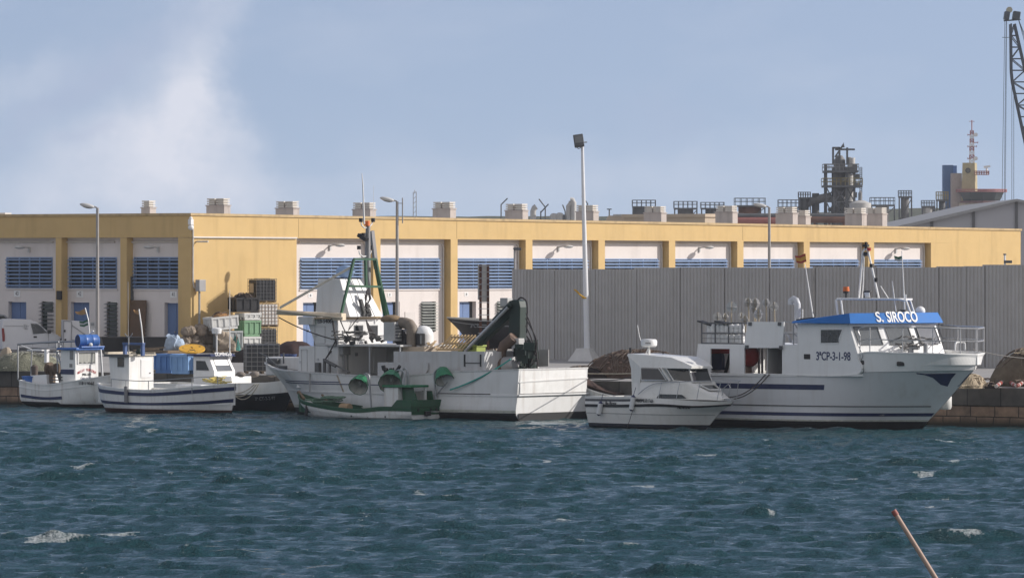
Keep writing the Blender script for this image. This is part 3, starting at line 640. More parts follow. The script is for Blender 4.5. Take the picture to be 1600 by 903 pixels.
for px, ytop, Y, lab in ((804, 389, 299.5, 'thin dark security camera pole at the left end of the fence'), (1570, 398, 283, 'short white security camera post above the right end of the fence')):
    b = at(px, 0, Y); zt = at(px, ytop, Y).z; t = thing('camera_post', lab, 'camera post', (b.x, Y, Q)); m = MB(); m.cyl((0,0,0), (0,0,zt-Q), .06, .05, 10); m.build('pole', pole_m if px < 900 else pole_w, t)
    c = MB(); c.box((.15,-.05,zt-Q-(.0 if px < 900 else .35)), (.4,.14,.14)); c.cyl((0,0,zt-Q-.02), (0,0,zt-Q+.05), .08); c.build('camera', darkgrey, t, bevel=.01)
# electrical box on a post by the warehouse corner
p = B.loc(313.5, 520, y=-.35); wp = B.w(p.x, p.y, 0); t = thing('electrical_box', 'grey electrical box on a thin post against the yellow wall', 'electrical box', (wp.x, wp.y, Q), B.d)
zt = B.loc(312, 437, y=-.35).z; m = MB(); m.cyl((0,.1,0), (0,.1,zt-Q-.5), .06); m.build('post', galv, t); m = MB(); m.box((0,0,zt-Q-.32), (.52,.3,.64)); m.build('box', M('box_grey', (.3,.3,.3), .5), t, bevel=.015)

# ------------------------------------------------------------------ things beyond the roof
ind = M('plant_steel', (.125,.13,.135), .7, .2, var=.3, scale=.4); ind2 = M('plant_grey', (.2,.2,.2), .7, var=.25, scale=.4, streak=(.1,.06,.04), sk=.5); ind_r = M('plant_rust', (.16,.085,.06), .85, var=.3, scale=.3); indy = M('plant_ochre', (.3,.24,.1), .8, var=.2); ind_l = M('plant_light', (.45,.44,.42), .7, var=.15)
YP = 700.0; SP = YP/F
def railing(m, x0, x1, y0, y1, z0, hh=1.0, n=5, r=.045):
    for z in (z0+hh, z0+hh*.55):
        for a, b in (((x0,y0),(x1,y0)), ((x1,y0),(x1,y1)), ((x1,y1),(x0,y1)), ((x0,y1),(x0,y0))): m.beam((*a,z), (*b,z), r*2)
    for i in range(n+1):
        x = x0+(x1-x0)*i/n
        for y in (y0, y1): m.beam((x,y,z0), (x,y,z0+hh), r*2)
def unit(px0, px1, yr, yd, yb, kind, label, Y=YP, bodypx=None, mat=None, name='process_platform'):
    k = Y/F; w_ = (px1-px0)*k; c = at((px0+px1)/2, 0, Y); zd = at(0, yd, Y).z; zr = at(0, yr, Y).z; zb = Q
    t = thing(name, label, 'process platform', (c.x, Y, Q)); m = MB(); m.bx(-w_/2, w_/2, -w_/2, w_/2, zd-Q-.2, zd-Q); m.build('deck', ind, t)
    m = MB(); railing(m, -w_/2, w_/2, -w_/2, w_/2, zd-Q, zr-zd, 5, .035); m.build('railing', indy if kind == 'y' else ind, t)
    m = MB(); bw = (bodypx or (px1-px0)*.8)*k/2
    if kind in ('c', 'y'): m.cyl((0,0,0), (0,0,zd-Q-.2), bw, bw, 16)
    else:
        m.bx(-bw, bw, -bw*.8, bw*.8, 0, zd-Q-.2)
    m.build('vessel', mat or ind2, t, 40)
    m = MB()
    for sx in (-1, 1): m.beam((sx*w_*.48, -w_*.48, 0), (sx*w_*.48, -w_*.48, zd-Q), .16)
    m.beam((-w_*.48, -w_*.48, zd-Q-3), (w_*.48, -w_*.48, zd-Q-.3), .1); m.build('frame', ind, t); return t
unit(988, 1024, 313, 322.5, 346, 'b', 'dark square tank with a railed top behind the left tan rooftop block', bodypx=34, mat=ind)
unit(1053, 1089, 315, 325, 346, 'b', 'railed platform just above the tan rooftop block', bodypx=24)
unit(1095, 1131, 316.5, 325, 346, 'c', 'railed platform between the tan rooftop block and the next chimney', bodypx=22)
unit(1148, 1195, 310, 321, 346, 'c', 'rust stained tank with a wide railed top left of the fence street lamp', bodypx=36, mat=ind_r)
unit(1216, 1250, 312.5, 323, 346, 'b', 'low railed platform right of the fence street lamp', bodypx=26, mat=ind)
unit(1247.5, 1266, 300.5, 308.5, 346, 'c', 'small high railed platform at the foot of the sloping duct', bodypx=14, mat=ind)
unit(1360, 1397, 309, 320, 346, 'b', 'wide railed platform right of the tall process tower', bodypx=20, mat=ind_l)
unit(1404, 1424, 298, 307, 346, 'c', 'slim grey vessel with a caged top standing alone', bodypx=13)
unit(1440, 1460, 313.5, 322, 346, 'c', 'stubby grey tank with a railing left of the control tower', bodypx=18, mat=ind_l)
unit(1463, 1481, 300, 312, 346, 'y', 'dark pipe stack with a yellow railed top beside the blue slab', bodypx=10, mat=ind)
# sloping duct and long pipes
c0 = at(1250, 318, YP); t = thing('sloping_duct', 'fat grey duct sloping up to the process tower', 'duct', (c0.x, YP+1, 0)); m = MB()
f_ = lambda px, py, dy=0: at(px, py, YP)-Vector((c0.x, YP, 0))+Vector((0, dy, 0))
m.tube([f_(1252,322), f_(1268,315), f_(1285,310), f_(1300,307)], .55, 10); m.build('duct', ind2, t, 40); m = MB(); m.cyl(f_(1275,345), f_(1275,302), .5, .45, 10); m.build('riser', ind, t, 40)
for (x0, x1, y0, r_, mm, nm, lab) in ((1152,1216,345,.5,M('red_pipe_paint', (.35,.13,.11), .7),'pipeline','red pipe running low behind the roof edge'),(1216,1330,343,.45,ind_r,'pipeline','rusty pipe running low before the process tower'),(1150,1330,337,.28,ind,'cable_tray','thin dark cable tray crossing in front of the process plant')):
    a, b = at(x0, y0, YP-8), at(x1, y0, YP-8); m = MB(); m.cyl((0,0,a.z-Q), (b.x-a.x,0,b.z-Q), r_)
    for k in range(5): x = (b.x-a.x)*(k+.5)/5; m.beam((x,0,0), (x,0,a.z-Q), .25)
    place(m, nm, mm, lab, 'pipe' if nm == 'pipeline' else 'cable tray', (a.x, YP-8, Q), smooth=40)
# main tower
cx = at(1314, 0, YP).x; t = thing('process_tower', 'tall dark steel process tower with two railed decks around a vessel', 'tower', (cx, YP, Q))
lx = lambda px: (px-1314)*SP
lz = lambda py: at(0, py, YP).z-Q
m = MB(); m.cyl((lx(1312),0,0), (lx(1312),0,lz(262)), 10*SP, 10*SP, 18); m.cyl((lx(1312),0,lz(262)), (lx(1312),0,lz(250)), 9*SP, 9*SP, 18); m.cyl((lx(1312),0,lz(250)), (lx(1312),0,lz(243)), 9*SP, 4*SP, 18); m.build('vessel', ind2, t, 40)
m = MB(); m.cyl((lx(1326),-1,lz(330)), (lx(1326),-1,lz(272)), .5); m.cyl((lx(1330),-.6,lz(266)), (lx(1330),-.6,lz(247)), .45); m.cyl((lx(1327),-.6,lz(252)), (lx(1327),-.6,lz(246)), .25); m.build('side_vessel', ind_l, t, 40)
fr_ = MB()
for px in (1290, 1302, 1322, 1334):
    for y in (-1.6, 1.6): fr_.beam((lx(px), y, 0), (lx(px), y, lz(257 if px in (1290, 1334) else 262)), .22)
for a, b in ((1290,1302),(1302,1322),(1322,1334)):
    for y0, y1 in ((340,316),(316,293)):
        fr_.beam((lx(a),-1.6,lz(y0)), (lx(b),-1.6,lz(y1)), .14); fr_.beam((lx(b),-1.6,lz(y0)), (lx(a),-1.6,lz(y1)), .14); fr_.beam((lx(a),-1.6,lz(y1)), (lx(b),-1.6,lz(y1)), .14)
for px in (1301, 1311, 1323): fr_.beam((lx(px),-.9,lz(258)), (lx(px),-.9,lz(231)), .24)
fr_.beam((lx(1300),-.9,lz(231.5)), (lx(1312),-.9,lz(231.5)), .24); fr_.beam((lx(1304),-.9,lz(234)), (lx(1335),-.9,lz(234)), .22); fr_.beam((lx(1304),-.9,lz(246)), (lx(1316),-.9,lz(228)), .2)
fr_.ext([(lx(1313),-1.1,lz(231)), (lx(1319),-1.1,lz(231)), (lx(1317.5),-1.1,lz(223.5))], (0,.5,0))
for py in np.arange(262, 340, 3.0): fr_.beam((lx(1343),-.8,lz(py)), (lx(1346),-.8,lz(py)), .07)
fr_.beam((lx(1343),-.8,lz(340)), (lx(1343),-.8,lz(262)), .09); fr_.beam((lx(1346),-.8,lz(340)), (lx(1346),-.8,lz(262)), .09)
fr_.build('steel_frame', ind, t)
for (p0, p1, yd, yr) in ((1285,1346,290,279),(1286.5,1340,267,257)):
    m = MB(); m.bx(lx(p0), lx(p1), -2.3, 2.3, lz(yd)-.25, lz(yd)); d = m.build('deck', ind, t)
    m = MB(); railing(m, lx(p0), lx(p1), -2.3, 2.3, lz(yd), lz(yr)-lz(yd), 9, .035); m.build('railing', ind2 if yd < 280 else indy, d)
m = MB(); random.seed(3)
for k in range(26): 
    px, py = random.uniform(1318, 1340), random.uniform(262, 292); m.box((lx(px), random.uniform(-2,1), lz(py)), (random.uniform(.2,.8),.5,random.uniform(.2,.8)))
for k in range(14):
    px, py = random.uniform(1288, 1336), random.uniform(296, 335); m.box((lx(px), random.uniform(-1,1), lz(py)), (random.uniform(.3,1.2),.5,random.uniform(.2,.9)))
m.build('pipework', ind2, t)
# round tank beside it
c = at(1344, 0, YP-5); t = thing('round_tank', 'pale round tank with a short stack on its lid, right of the process tower', 'tank', (c.x, YP-5, Q)); m = MB(); m.cyl((0,0,0), (0,0,lz(318)), 17*SP, 17*SP, 24); m.cyl((0,0,lz(318)), (0,0,lz(314)), 16*SP, 6*SP, 24); m.build('shell', ind_l, t, 40)
m = MB(); m.cyl((0,0,lz(316)), (0,0,lz(302)), 3*SP, 3*SP, 12); m.cyl((0,0,lz(302)), (0,0,lz(299)), 2*SP, 1*SP, 12); m.build('stack', ind2, t, 40)
# goosenecks and stacks left of the big pole
for (px, pts, r_, lab) in ((834,[(833,346),(833,330),(835,325),(838,323)],.32,'white gooseneck vent showing over the roof, right of a bent antenna'),(891,[(888,346),(888,322),(891,318),(888,317)],.26,'shorter of two pale bent stacks left of the floodlight pole'),(895,[(896,346),(896,317),(894,313),(891,313)],.32,'taller of two pale bent stacks left of the floodlight pole')):
    c = at(px, 0, 600); m = MB(); m.tube([at(x, y, 600)-Vector((c.x, 600, Q)) for x, y in [(pts[0][0], 420)]+pts], r_, 10); place(m, 'vent_stack', ind_l, lab, 'vent stack', (c.x, 600, Q), smooth=50)
for (px, py, r_, lab) in ((865.5,336,.42,'left of three small round tanks over the roof edge'),(874.5,335,.42,'middle of three small round tanks over the roof edge'),(881,337,.3,'darkest and smallest of three round tanks over the roof edge')):
    p = at(px, py, 600); m = MB(); m.cyl((0,0,0), (0,0,p.z-Q-.1), r_, r_, 12); m.sph((0,0,p.z-Q-.1), (r_,r_,r_*.7), 12, 8); place(m, 'small_tank', ind_l if px < 880 else ind, lab, 'tank', (p.x, 600, Q), smooth=50)
for (px, pts, lab) in ((784,[(783,345),(783,320),(793,310)],'thin bent antenna rod left of the pair of roof vents'),(851,[(852,345),(852,324),(842,311)],'thin bent antenna rod leaning left, right of the white gooseneck'),(845,[(845,330),(845,332),(857,319)],'thin rod leaning right over the bent antenna'),(912,[(918,345),(918,318),(909,307)],'thin bent antenna rod just left of the floodlight pole'),(884,[(884,345),(883,330),(879,320)],'dark bent bracket between round tanks and pale stacks'),(952,[(952,346),(952,327)],'short antenna on the roof right of the floodlight pole')):
    c = at(px, 0, 590); m = MB(); m.tube([at(pts[0][0], 420, 590)-Vector((c.x,590,Q))]+[at(x, y, 590)-Vector((c.x,590,Q)) for x, y in pts], .075, 6)
    if px == 952: p = at(952,327,590)-Vector((c.x,590,Q)); m.beam(p+Vector((-.25,0,0)), p+Vector((.25,0,0)), .1)
    place(m, 'roof_antenna', darkgrey, lab, 'antenna', (c.x, 590, Q))
c = at(648, 0, 420); m = MB()
for dx in (-.11, .11): m.beam((dx,0,0), (dx,0,at(0,300,420).z-Q), .05)
for k in range(12): z = 6+k*.35; m.beam((-.11,0,z), (.11,0,z+.17), .035)
m.cyl((0,0,at(0,302,420).z-Q), (0,0,at(0,297,420).z-Q), .03); place(m, 'lattice_antenna', ind_l, 'slim pale lattice antenna above the roof right of the tall boat mast', 'antenna', (c.x, 420, Q))
c = at(961, 0, 560); t = thing('roof_shed', 'small tan hut with a rail beyond the roof, right of the floodlight pole', 'hut', (c.x, 560, Q)); k = 560/F
m = MB(); zt = at(0,337,560).z-Q; m.ext([(-16*k,0,0),(14*k,0,0),(14*k,0,zt),(-10*k,0,zt),(-16*k,0,zt-.6)], (0,3,0)); m.build('hut_body', M('tan_render', (.5,.41,.31), .9, var=.05), t); m = MB(); railing(m, -2*k, 14*k, -.3, 2, zt-.1, .2, 3, .03); m.build('railing', ind_l, t)

# control tower
YC = 1100.0; SC = YC/F; cx = at(1512, 0, YC).x; lx = lambda px: (px-1512)*SC; lz = lambda py: at(0, py, YC).z-Q
t = thing('control_tower', 'port control tower with a blue slab, tan shaft and flared glass cabin', 'tower', (cx, YC, Q))
MB().bx(lx(1474.5), lx(1490), 1, 4, 0, lz(258)).build('blue_slab', M('slab_blue', (.045,.12,.27), .6), t)
MB().bx(lx(1489), lx(1497), 3, 6, 0, lz(258.5)).build('blue_slab', M('slab_blue_pale', (.09,.2,.42), .6), t)
MB().bx(lx(1485.5), lx(1502), -1.5, .9, 0, lz(271)).build('tan_slab', M('tower_tan', (.36,.3,.27), .85), t)
m = MB(); m.loft([[(lx(1496),-3,0),(lx(1524),-3,0),(lx(1531),1,0),(lx(1503),1,0)], [(lx(1502),-3,lz(255)),(lx(1521),-3,lz(255)),(lx(1527),1,lz(255)),(lx(1508),1,lz(255))]]); m.build('shaft', M('tower_ochre', (.4,.34,.2), .85), t)
m = MB(); m.cyl((lx(1510.5),-2.96,lz(267)), (lx(1510.5),-3.12,lz(267)), 4.2*SC, 4.2*SC, 20); e = m.build('emblem', M('emblem_dark', (.05,.055,.055), .6), t); m = MB(); m.cyl((lx(1510.5),-3.12,lz(267)), (lx(1510.5),-3.16,lz(267)), 2.6*SC, 2.6*SC, 16); m.build('emblem_centre', M('emblem_mid', (.12,.12,.1), .6), e)
def ngon(cx_, cy_, r, z, n=10, ys=1.0): return [(cx_+r*math.cos(2*PI*(i+.5)/n), cy_+ys*r*math.sin(2*PI*(i+.5)/n), z) for i in range(n)]
cc_ = lx(1532)
m = MB(); m.loft([ngon(cc_,-2,30*SC,lz(314)), ngon(cc_,-2,36*SC,lz(301))]); m.build('cabin_glass', M('cabin_glass', (.04,.05,.05), .12), t)
m = MB(); m.loft([ngon(cc_,-2,37.5*SC,lz(301)), ngon(cc_,-2,38*SC,lz(299.5))]); m.build('cabin_roof', M('tower_maroon', (.15,.075,.075), .7), t)
tr = M('tower_red', (.36,.13,.12), .6); m = MB(); ring = ngon(cc_,-2,39.5*SC,0,20)
for z in (lz(296.5), lz(298), lz(300)):
    for a, b in zip(ring, ring[1:]+ring[:1]): m.beam((a[0],a[1],z), (b[0],b[1],z), .12)
for a in ring: m.beam((a[0],a[1],lz(301)), (a[0],a[1],lz(296.5)), .1)
m.build('red_railing', tr, t)
m = MB(); m.loft([ngon(cc_,-2,34*SC,lz(317.5)), ngon(cc_,-2,34*SC,lz(314.6))]); m.build('gallery', M('tower_maroon', (.15,.075,.075), .7), t)
m = MB(); m.loft([ngon(lx(1515),-2,19*SC,0), ngon(lx(1515),-2,19*SC,lz(317.5))]); m.build('lower_body', M('tower_pale', (.4,.34,.26), .85), t)
m = MB(); m.bx(lx(1521), lx(1543), -3.4, -2, lz(274), lz(273)); railing(m, lx(1521), lx(1543), -3.4, -2, lz(273), lz(268)-lz(273), 6, .06); bal = m.build('balcony', tr, t)
m = MB(); m.cyl((lx(1540),-2.7,lz(273)), (lx(1540),-2.7,lz(263)), .22); m.box((lx(1540.5),-2.7,lz(261)), (10*SC,.5,.4), 0, 0, R(-8)); m.build('radar', pw, t)
tw = M('tower_white', (.7,.7,.7), .6)
for k in range(8):
    y0, y1 = 255-k*6.3, 255-(k+1)*6.3; m = MB(); wx = 3.4-.15*k
    for sx in (-1, 1):
        for sy in (-1, 1): m.beam((lx(1518.5+sx*wx), sy*wx*SC, lz(y0)), (lx(1518.5+sx*wx), sy*wx*SC, lz(y1)), .16)
    for sy in (-1, 1):
        m.beam((lx(1518.5-wx), sy*wx*SC, lz(y0)), (lx(1518.5+wx), sy*wx*SC, lz(y1)), .12); m.beam((lx(1518.5+wx), sy*wx*SC, lz(y0)), (lx(1518.5-wx), sy*wx*SC, lz(y1)), .12); m.beam((lx(1518.5-wx), sy*wx*SC, lz(y1)), (lx(1518.5+wx), sy*wx*SC, lz(y1)), .12)
    m.build('mast_section', tr if k % 2 else tw, t)
m = MB(); m.cyl((lx(1518.5),0,lz(205)), (lx(1518.5),0,lz(188)), .1); m.beam((lx(1514),0,lz(190)), (lx(1523),0,lz(190)), .1)
for py, px in ((211,1512),(229,1512),(248,1512),(223,1528),(229,1526)): m.beam((lx(1518.5),0,lz(py)), (lx(px),0,lz(py)), .14); m.beam((lx(px),0,lz(py+1.5)), (lx(px),0,lz(py-1.5)), .1)
m.build('aerials', tr, t)
m = MB(); 
for py in (211, 248): m.cyl((lx(1524),-.6,lz(py)), (lx(1524),-1.1,lz(py)), 3.2*SC, 3.2*SC, 14)
m.build('dish', tw, t, 40)
# grey gabled hall at the right edge
YG = 500.0; k = YG/F; c = at(1588, 0, YG); z = lambda py: at(0, py, YG).z-Q
t = thing('storage_hall', 'grey gabled storage hall at the right edge of the roofline', 'storage hall', (c.x, YG, Q)); lx = lambda px: (px-1588)*k
m = MB(); m.ext([(lx(1380),0,0), (lx(1800),0,0), (lx(1800),0,z(356)), (lx(1588),0,z(313)), (lx(1380),0,z(361))], (0,60,0)); m.build('hall_body', M('hall_grey', (.4,.4,.42), .7, var=.05, scale=.2, streak=(.34,.34,.35), sk=.4, sscale=(.6,.6,.05)), t)
m = MB(); m.ext([(lx(1375),-.6,z(365)), (lx(1588),-.6,z(315)), (lx(1805),-.6,z(360)), (lx(1805),-.6,z(355)), (lx(1588),-.6,z(311)), (lx(1375),-.6,z(359.5))], (0,61,0)); m.build('roof', M('hall_roof', (.3,.3,.3), .7), t)
m = MB()
for px, py in ((1521,330), (1588,315), (1456,345)): m.bx(lx(px)-.12, lx(px)+.12, -.15, -.002, 0, z(py))
m.build('gable_post', M('hall_post', (.12,.12,.125), .7), t)
# harbour crane
YK = 800.0; c = at(1640, 0, YK); t = thing('harbour_crane', 'dark lattice boom of a harbour crane with hanging cables at the upper right', 'crane', (c.x, YK, Q))
p3 = lambda px, py, y=0: at(px, py, YK)-Vector((c.x, YK, Q))+Vector((0, y, 0))
m = MB(); km = M('crane_steel', (.035,.045,.06), .6, var=.2)
A = [(1579,38),(1580,121),(1600,215),(1640,400)]; D = [(1585,38),(1604,121),(1630,215),(1672,400)]
def lerp_path(P, n):
    out = []
    for i in range(n+1):
        y = 38+(400-38)*i/n
        for (x0,y0),(x1,y1) in zip(P, P[1:]):
            if y0 <= y <= y1+1e-6: out.append((x0+(x1-x0)*(y-y0)/(y1-y0), y)); break
    return out
LA, LD = lerp_path(A, 20), lerp_path(D, 20); wy = 1.0
for y in (-wy, wy):
    for P in (LA, LD):
        for a, b in zip(P, P[1:]): m.beam(p3(*a, y), p3(*b, y), .24)
    for i in range(20):
        a, b = (LA[i], LD[i+1]) if i % 2 else (LD[i], LA[i+1]); m.beam(p3(*a, y), p3(*b, y), .12); m.beam(p3(*LA[i+1], y), p3(*LD[i+1], y), .12)
for i in range(20): m.beam(p3(*LA[i], -wy), p3(*LA[i+1], wy), .12)
m.build('boom', km, t)
m = MB(); 
for px, w_ in ((1573, 8), (1588, 11)): m.box(p3(px, 25), (w_*YK/F, 1.8, 13*YK/F), 0, 0, R(8))
m.beam(p3(1568,33), p3(1595,31), .2); m.build('boom_head', km, t, bevel=.1)
m = MB(); m.cyl(p3(1577,16)+Vector((0,-.3,0)), p3(1577,16)+Vector((0,.3,0)), 8*YK/F*.6, 8*YK/F*.6, 16); m.build('sheave', M('sheave_cream', (.4,.38,.28), .6), t, 40)
m = MB()
for x0, x1 in ((1570,1564),(1572,1568),(1573,1570)): m.beam(p3(x0,33), p3(x1,420), .06)
for x0, y0, x1 in ((1581,130,1581),(1584,150,1584)): m.beam(p3(x0,y0), p3(x1,420), .06)
for x1 in (1700, 1725, 1750): m.beam(p3(1591,30), p3(x1,420), .07)
m.beam(p3(1566,59), p3(1579,59), .08); m.build('cable', km, t)
m = MB(); m.bx(0, 12, -4, 4, 2, 7); m.bx(2, 10, -3, 3, 0, 2); m.beam((4,0,5), (10,0,26), .8); m.build('crane_base', km, t)
# ------------------------------------------------------------------ boats: helpers
LIFT = .07
def hull_grid(lines, nu=44, sub=4, smooth=True):
    """lines from keel up to the sheer, each a list of control points (x, half breadth, z) from stern to stem"""
    cur = [catmull(l, nu) for l in lines]; rows = []
    for i in range(nu+1):
        col = [c[i] for c in cur]; out = []
        if smooth: out = catmull(col, sub*(len(col)-1))
        else:
            for a, b in zip(col, col[1:]): out += [a.lerp(b, k/sub) for k in range(sub)]
            out.append(col[-1])
        for p in out: p.y = max(p.y, .012)
        rows.append(out)
    return rows
def hull_mesh(rows, side=(1, -1), transom=True):
    m = MB(); nu, nv = len(rows), len(rows[0])
    for sg in side:
        vs = [(p.x, sg*p.y, p.z) for r in rows for p in r]; fs = []
        for i in range(nu-1):
            for j in range(nv-1):
                q = (i*nv+j, (i+1)*nv+j, (i+1)*nv+j+1, i*nv+j+1); fs.append(q if sg < 0 else q[::-1])
        m.add(vs, fs)
    if transom:
        r = rows[0]; m.add([(p.x, p.y, p.z) for p in r]+[(p.x, -p.y, p.z) for p in r[::-1]], [tuple(range(2*nv))])
    return m
def bulwark(rows, zdeck, t=.06, cap=.05, inmat=None, ztop=None):
    """inner face of the bulwark, its cap, and the deck"""
    m = MB(); d = MB(); r = MB(); S = [x[-1] for x in rows]; n = len(S)
    zd = zdeck if callable(zdeck) else (lambda x: zdeck)
    def yat(r_, z):
        for a, b in zip(r_, r_[1:]):
            if a.z <= z <= b.z: return max(min(a.y+(b.y-a.y)*(z-a.z)/max(1e-6, b.z-a.z), r_[-1].y)-t-.01, .003)
        return max(min(r_[0].y, r_[-1].y)-t-.01, .003)
    for sg in (1, -1):
        inn = [Vector((p.x, sg*max(p.y-t, .004), p.z)) for p in S]; low = [Vector((p.x, sg*yat(r_, min(zd(p.x), p.z-.02)), min(zd(p.x), p.z-.02))) for p, r_ in zip(S, rows)]
        for i in range(n-1): m.quad(inn[i], inn[i+1], low[i+1], low[i])
        for i in range(n-1):
            a, b = S[i], S[i+1]; A = Vector((a.x, sg*a.y, a.z)); B_ = Vector((b.x, sg*b.y, b.z)); u = Vector((0,0,cap)); o = Vector((0, sg*.025, 0))
            r.loft([[A+o, inn[i]-o*.6, inn[i]-o*.6+u, A+o+u], [B_+o, inn[i+1]-o*.6, inn[i+1]-o*.6+u, B_+o+u]])
    a = S[0]; m.bx(a.x+.002, a.x+t, -a.y+t, a.y-t, min(zd(a.x), a.z-.03), a.z); r.bx(a.x-.02, a.x+t+.02, -a.y-.02, a.y+.02, a.z+.004, a.z+cap)
    for i in range(n-1):
        p, q = S[i], S[i+1]; zp, zq = min(zd(p.x), p.z-.02), min(zd(q.x), q.z-.02); yp, yq = yat(rows[i], zp), yat(rows[i+1], zq)
        d.quad((p.x,-yp,zp), (q.x,-yq,zq), (q.x,yq,zq), (p.x,yp,zp))
    return m, d, r
def strip(rows, va, vb, ia, ib, off=.012, side=(1, -1)):
    """a painted or moulded band lying on the hull between two heights (va, vb as fractions or functions of i)"""
    m = MB(); nv = len(rows[0])-1; fa = va if callable(va) else (lambda i: va); fb = vb if callable(vb) else (lambda i: vb)
    def P(i, v):
        v = max(0, min(1, v))*nv; j = min(int(v), nv-1); return rows[i][j].lerp(rows[i][j+1], v-j)
    n = len(rows)-1; ia, ib = int(ia*n), int(round(ib*n)); KS = 24 if abs(fb(.5)-fa(.5)) > .2 else 6
    for sg in side:
        pts = []
        for i in range(ia, ib+1):
            a, b = P(i, fa(i/n)), P(i, fb(i/n)); t = rows[min(i+1, n)][nv//2]-rows[max(i-1, 0)][nv//2]
            nr = Vector((-t.y*1.0, t.x, 0)); nr = nr.normalized() if nr.length else Vector((0,1,0))
            if nr.y < 0: nr = -nr
            pts.append([P(i, fa(i/n))-nr*.004]+[P(i, fa(i/n)+(fb(i/n)-fa(i/n))*k/KS)+nr*off for k in range(KS+1)]+[P(i, fb(i/n))-nr*.004])
        for r in pts:
            for p in r: p.y *= sg
        m.loft(pts)
    return m
def zstrip(rows, z0, z1, ia=0, ib=1, off=.012, side=(1, -1)):
    """band between two heights above the waterline"""
    nv = len(rows[0])-1; n = len(rows)-1
    def vz(i, z):
        r = rows[int(round(i*n))]
        for j in range(nv):
            if r[j].z <= z <= r[j+1].z: return (j+(z-r[j].z)/max(1e-6, r[j+1].z-r[j].z))/nv
        return 1.0 if z > r[-1].z else 0.0
    f0 = z0 if callable(z0) else (lambda i: z0); f1 = z1 if callable(z1) else (lambda i: z1)
    return strip(rows, lambda i: vz(i, f0(i)), lambda i: vz(i, f1(i)), ia, ib, off, side)
def hull_pick(rows, fr, px, py, sg, off=.014):
    best = None; n = len(rows)-1
    for i in range(n):
        for j in range(len(rows[0])-1):
            q = [rows[i][j], rows[i+1][j], rows[i+1][j+1], rows[i][j+1]]
            for a in range(4):
                for b in range(4):
                    u, v = a/4, b/4; p = q[0].lerp(q[1], u).lerp(q[3].lerp(q[2], u), v); w_ = fr.w(p.x, sg*p.y, p.z)
                    X = 800+F*w_.x/w_.y; Y_ = HY-F*(w_.z-H)/w_.y; d = (X-px)**2+(Y_-py)**2
                    if best is None or d < best[0]: best = (d, p, (q[1]-q[0]).cross(q[3]-q[0]))
    p, nr = best[1], best[2].normalized(); nr = nr if nr.y > 0 else -nr
    p = p+nr*off; return Vector((p.x, sg*p.y, p.z))
def hull_mark(rows, fr, tops, bots, sg, off=.014):
    m = MB(); A = [hull_pick(rows, fr, *q, sg, off) for q in tops]; B_ = [hull_pick(rows, fr, *q, sg, off) for q in bots]
    for i in range(len(A)-1): m.quad(A[i], B_[i], B_[i+1], A[i+1])
    return m
def hull_text(rows, fr, body, size, mat, parent, px, py, sg, w=10, flip=False, sx=.8, off=.03):
    o = hull_pick(rows, fr, px, py, sg, off); ux = hull_pick(rows, fr, px+w, py, sg, off)-hull_pick(rows, fr, px-w, py, sg, off); uy = hull_pick(rows, fr, px, py-5, sg, off)-hull_pick(rows, fr, px, py+5, sg, off)
    if uy.z < .3*uy.length: uy = Vector((0,0,1))
    if flip: ux, uy = -ux, -uy
    return text(scene, body, size, mat, parent, o, ux, uy, sx=sx, depth=.012)
def win(parent, c, glassm=glass, fm_=None, fw=.05, n=None, th=.02, name='window'):
    """a window on a flat face: c = four corners in order; n points outward"""
    c = [Vector(p) for p in c]; nn = Vector(n).normalized(); mid = sum(c, Vector())/4
    inn = [p+(mid-p).normalized()*fw*1.3 for p in c]; fr = MB()
    vs = [p+nn*.003 for p in c]+[p+nn*th for p in c]+[p+nn*th for p in inn]+[p+nn*.003 for p in inn]
    fs = []
    for i in range(4):
        j = (i+1) % 4; fs += [(i, j, 4+j, 4+i), (4+i, 4+j, 8+j, 8+i), (8+i, 8+j, 12+j, 12+i)]
    fr.add(vs, fs); o = fr.build(name, fm_ or white_clean, parent)
    MB().add([p+nn*.008 for p in inn], [(0,1,2,3)]).build('pane', glassm, o); return o
def slab(mb, fr, poly, y=None, x=None, th=.1):
    """an outline standing on a plane of the boat's own frame, with thickness"""
    P = [fr.loc(px, py, y=y, x=x) for px, py in poly]; d = (0, th, 0) if y is not None else (th, 0, 0)
    mb.ext(P, d); return P
def rail(mb, top, zb, r=.02, mid=True, posts=None):
    """pipe rail through the points top with posts down to zb"""
    mb.tube(top, r)
    if mid: mb.tube([Vector((p[0], p[1], (p[2]+(zb(p) if callable(zb) else zb))/2)) for p in top], r*.8)
    for p in (posts or top): mb.cyl((p[0], p[1], zb(p) if callable(zb) else zb), p, r)
def rope(name, pts, label, cat='rope', r=.02, mat=None, sag=.3, n=14, parent=None):
    out = []
    pts = [Vector(p) for p in pts]
    for a, b in zip(pts, pts[1:]):
        for k in range(n): f = k/n; p = a.lerp(b, f); p.z -= sag*4*f*(1-f); out.append(p)
    out.append(pts[-1]); c = out[0].copy(); m = MB(); m.tube([p-c for p in out], r, 5)
    if parent is not None: o = m.build(name, mat or rope_m, parent); o.location = c; return o
    return place(m, name, mat or rope_m, label, cat, c)
def squiggle(mb, c, rx, ry, rz, n, r, turns=2, seed=0):
    rg = random.Random(seed)
    for k in range(n):
        pts = []; p = Vector((rg.uniform(-rx,rx), rg.uniform(-ry,ry), rg.uniform(0,rz)))
        a = rg.uniform(0, 6.3); 
        for i in range(8*turns):
            a += rg.uniform(-.2, 1.0); p = p+Vector((math.cos(a)*rx*.22, math.sin(a)*ry*.22, rg.uniform(-.3,.3)*rz*.25)); p.z = max(.01, min(rz, p.z)); pts.append(Vector(c)+p)
        mb.tube(pts, r, 5)

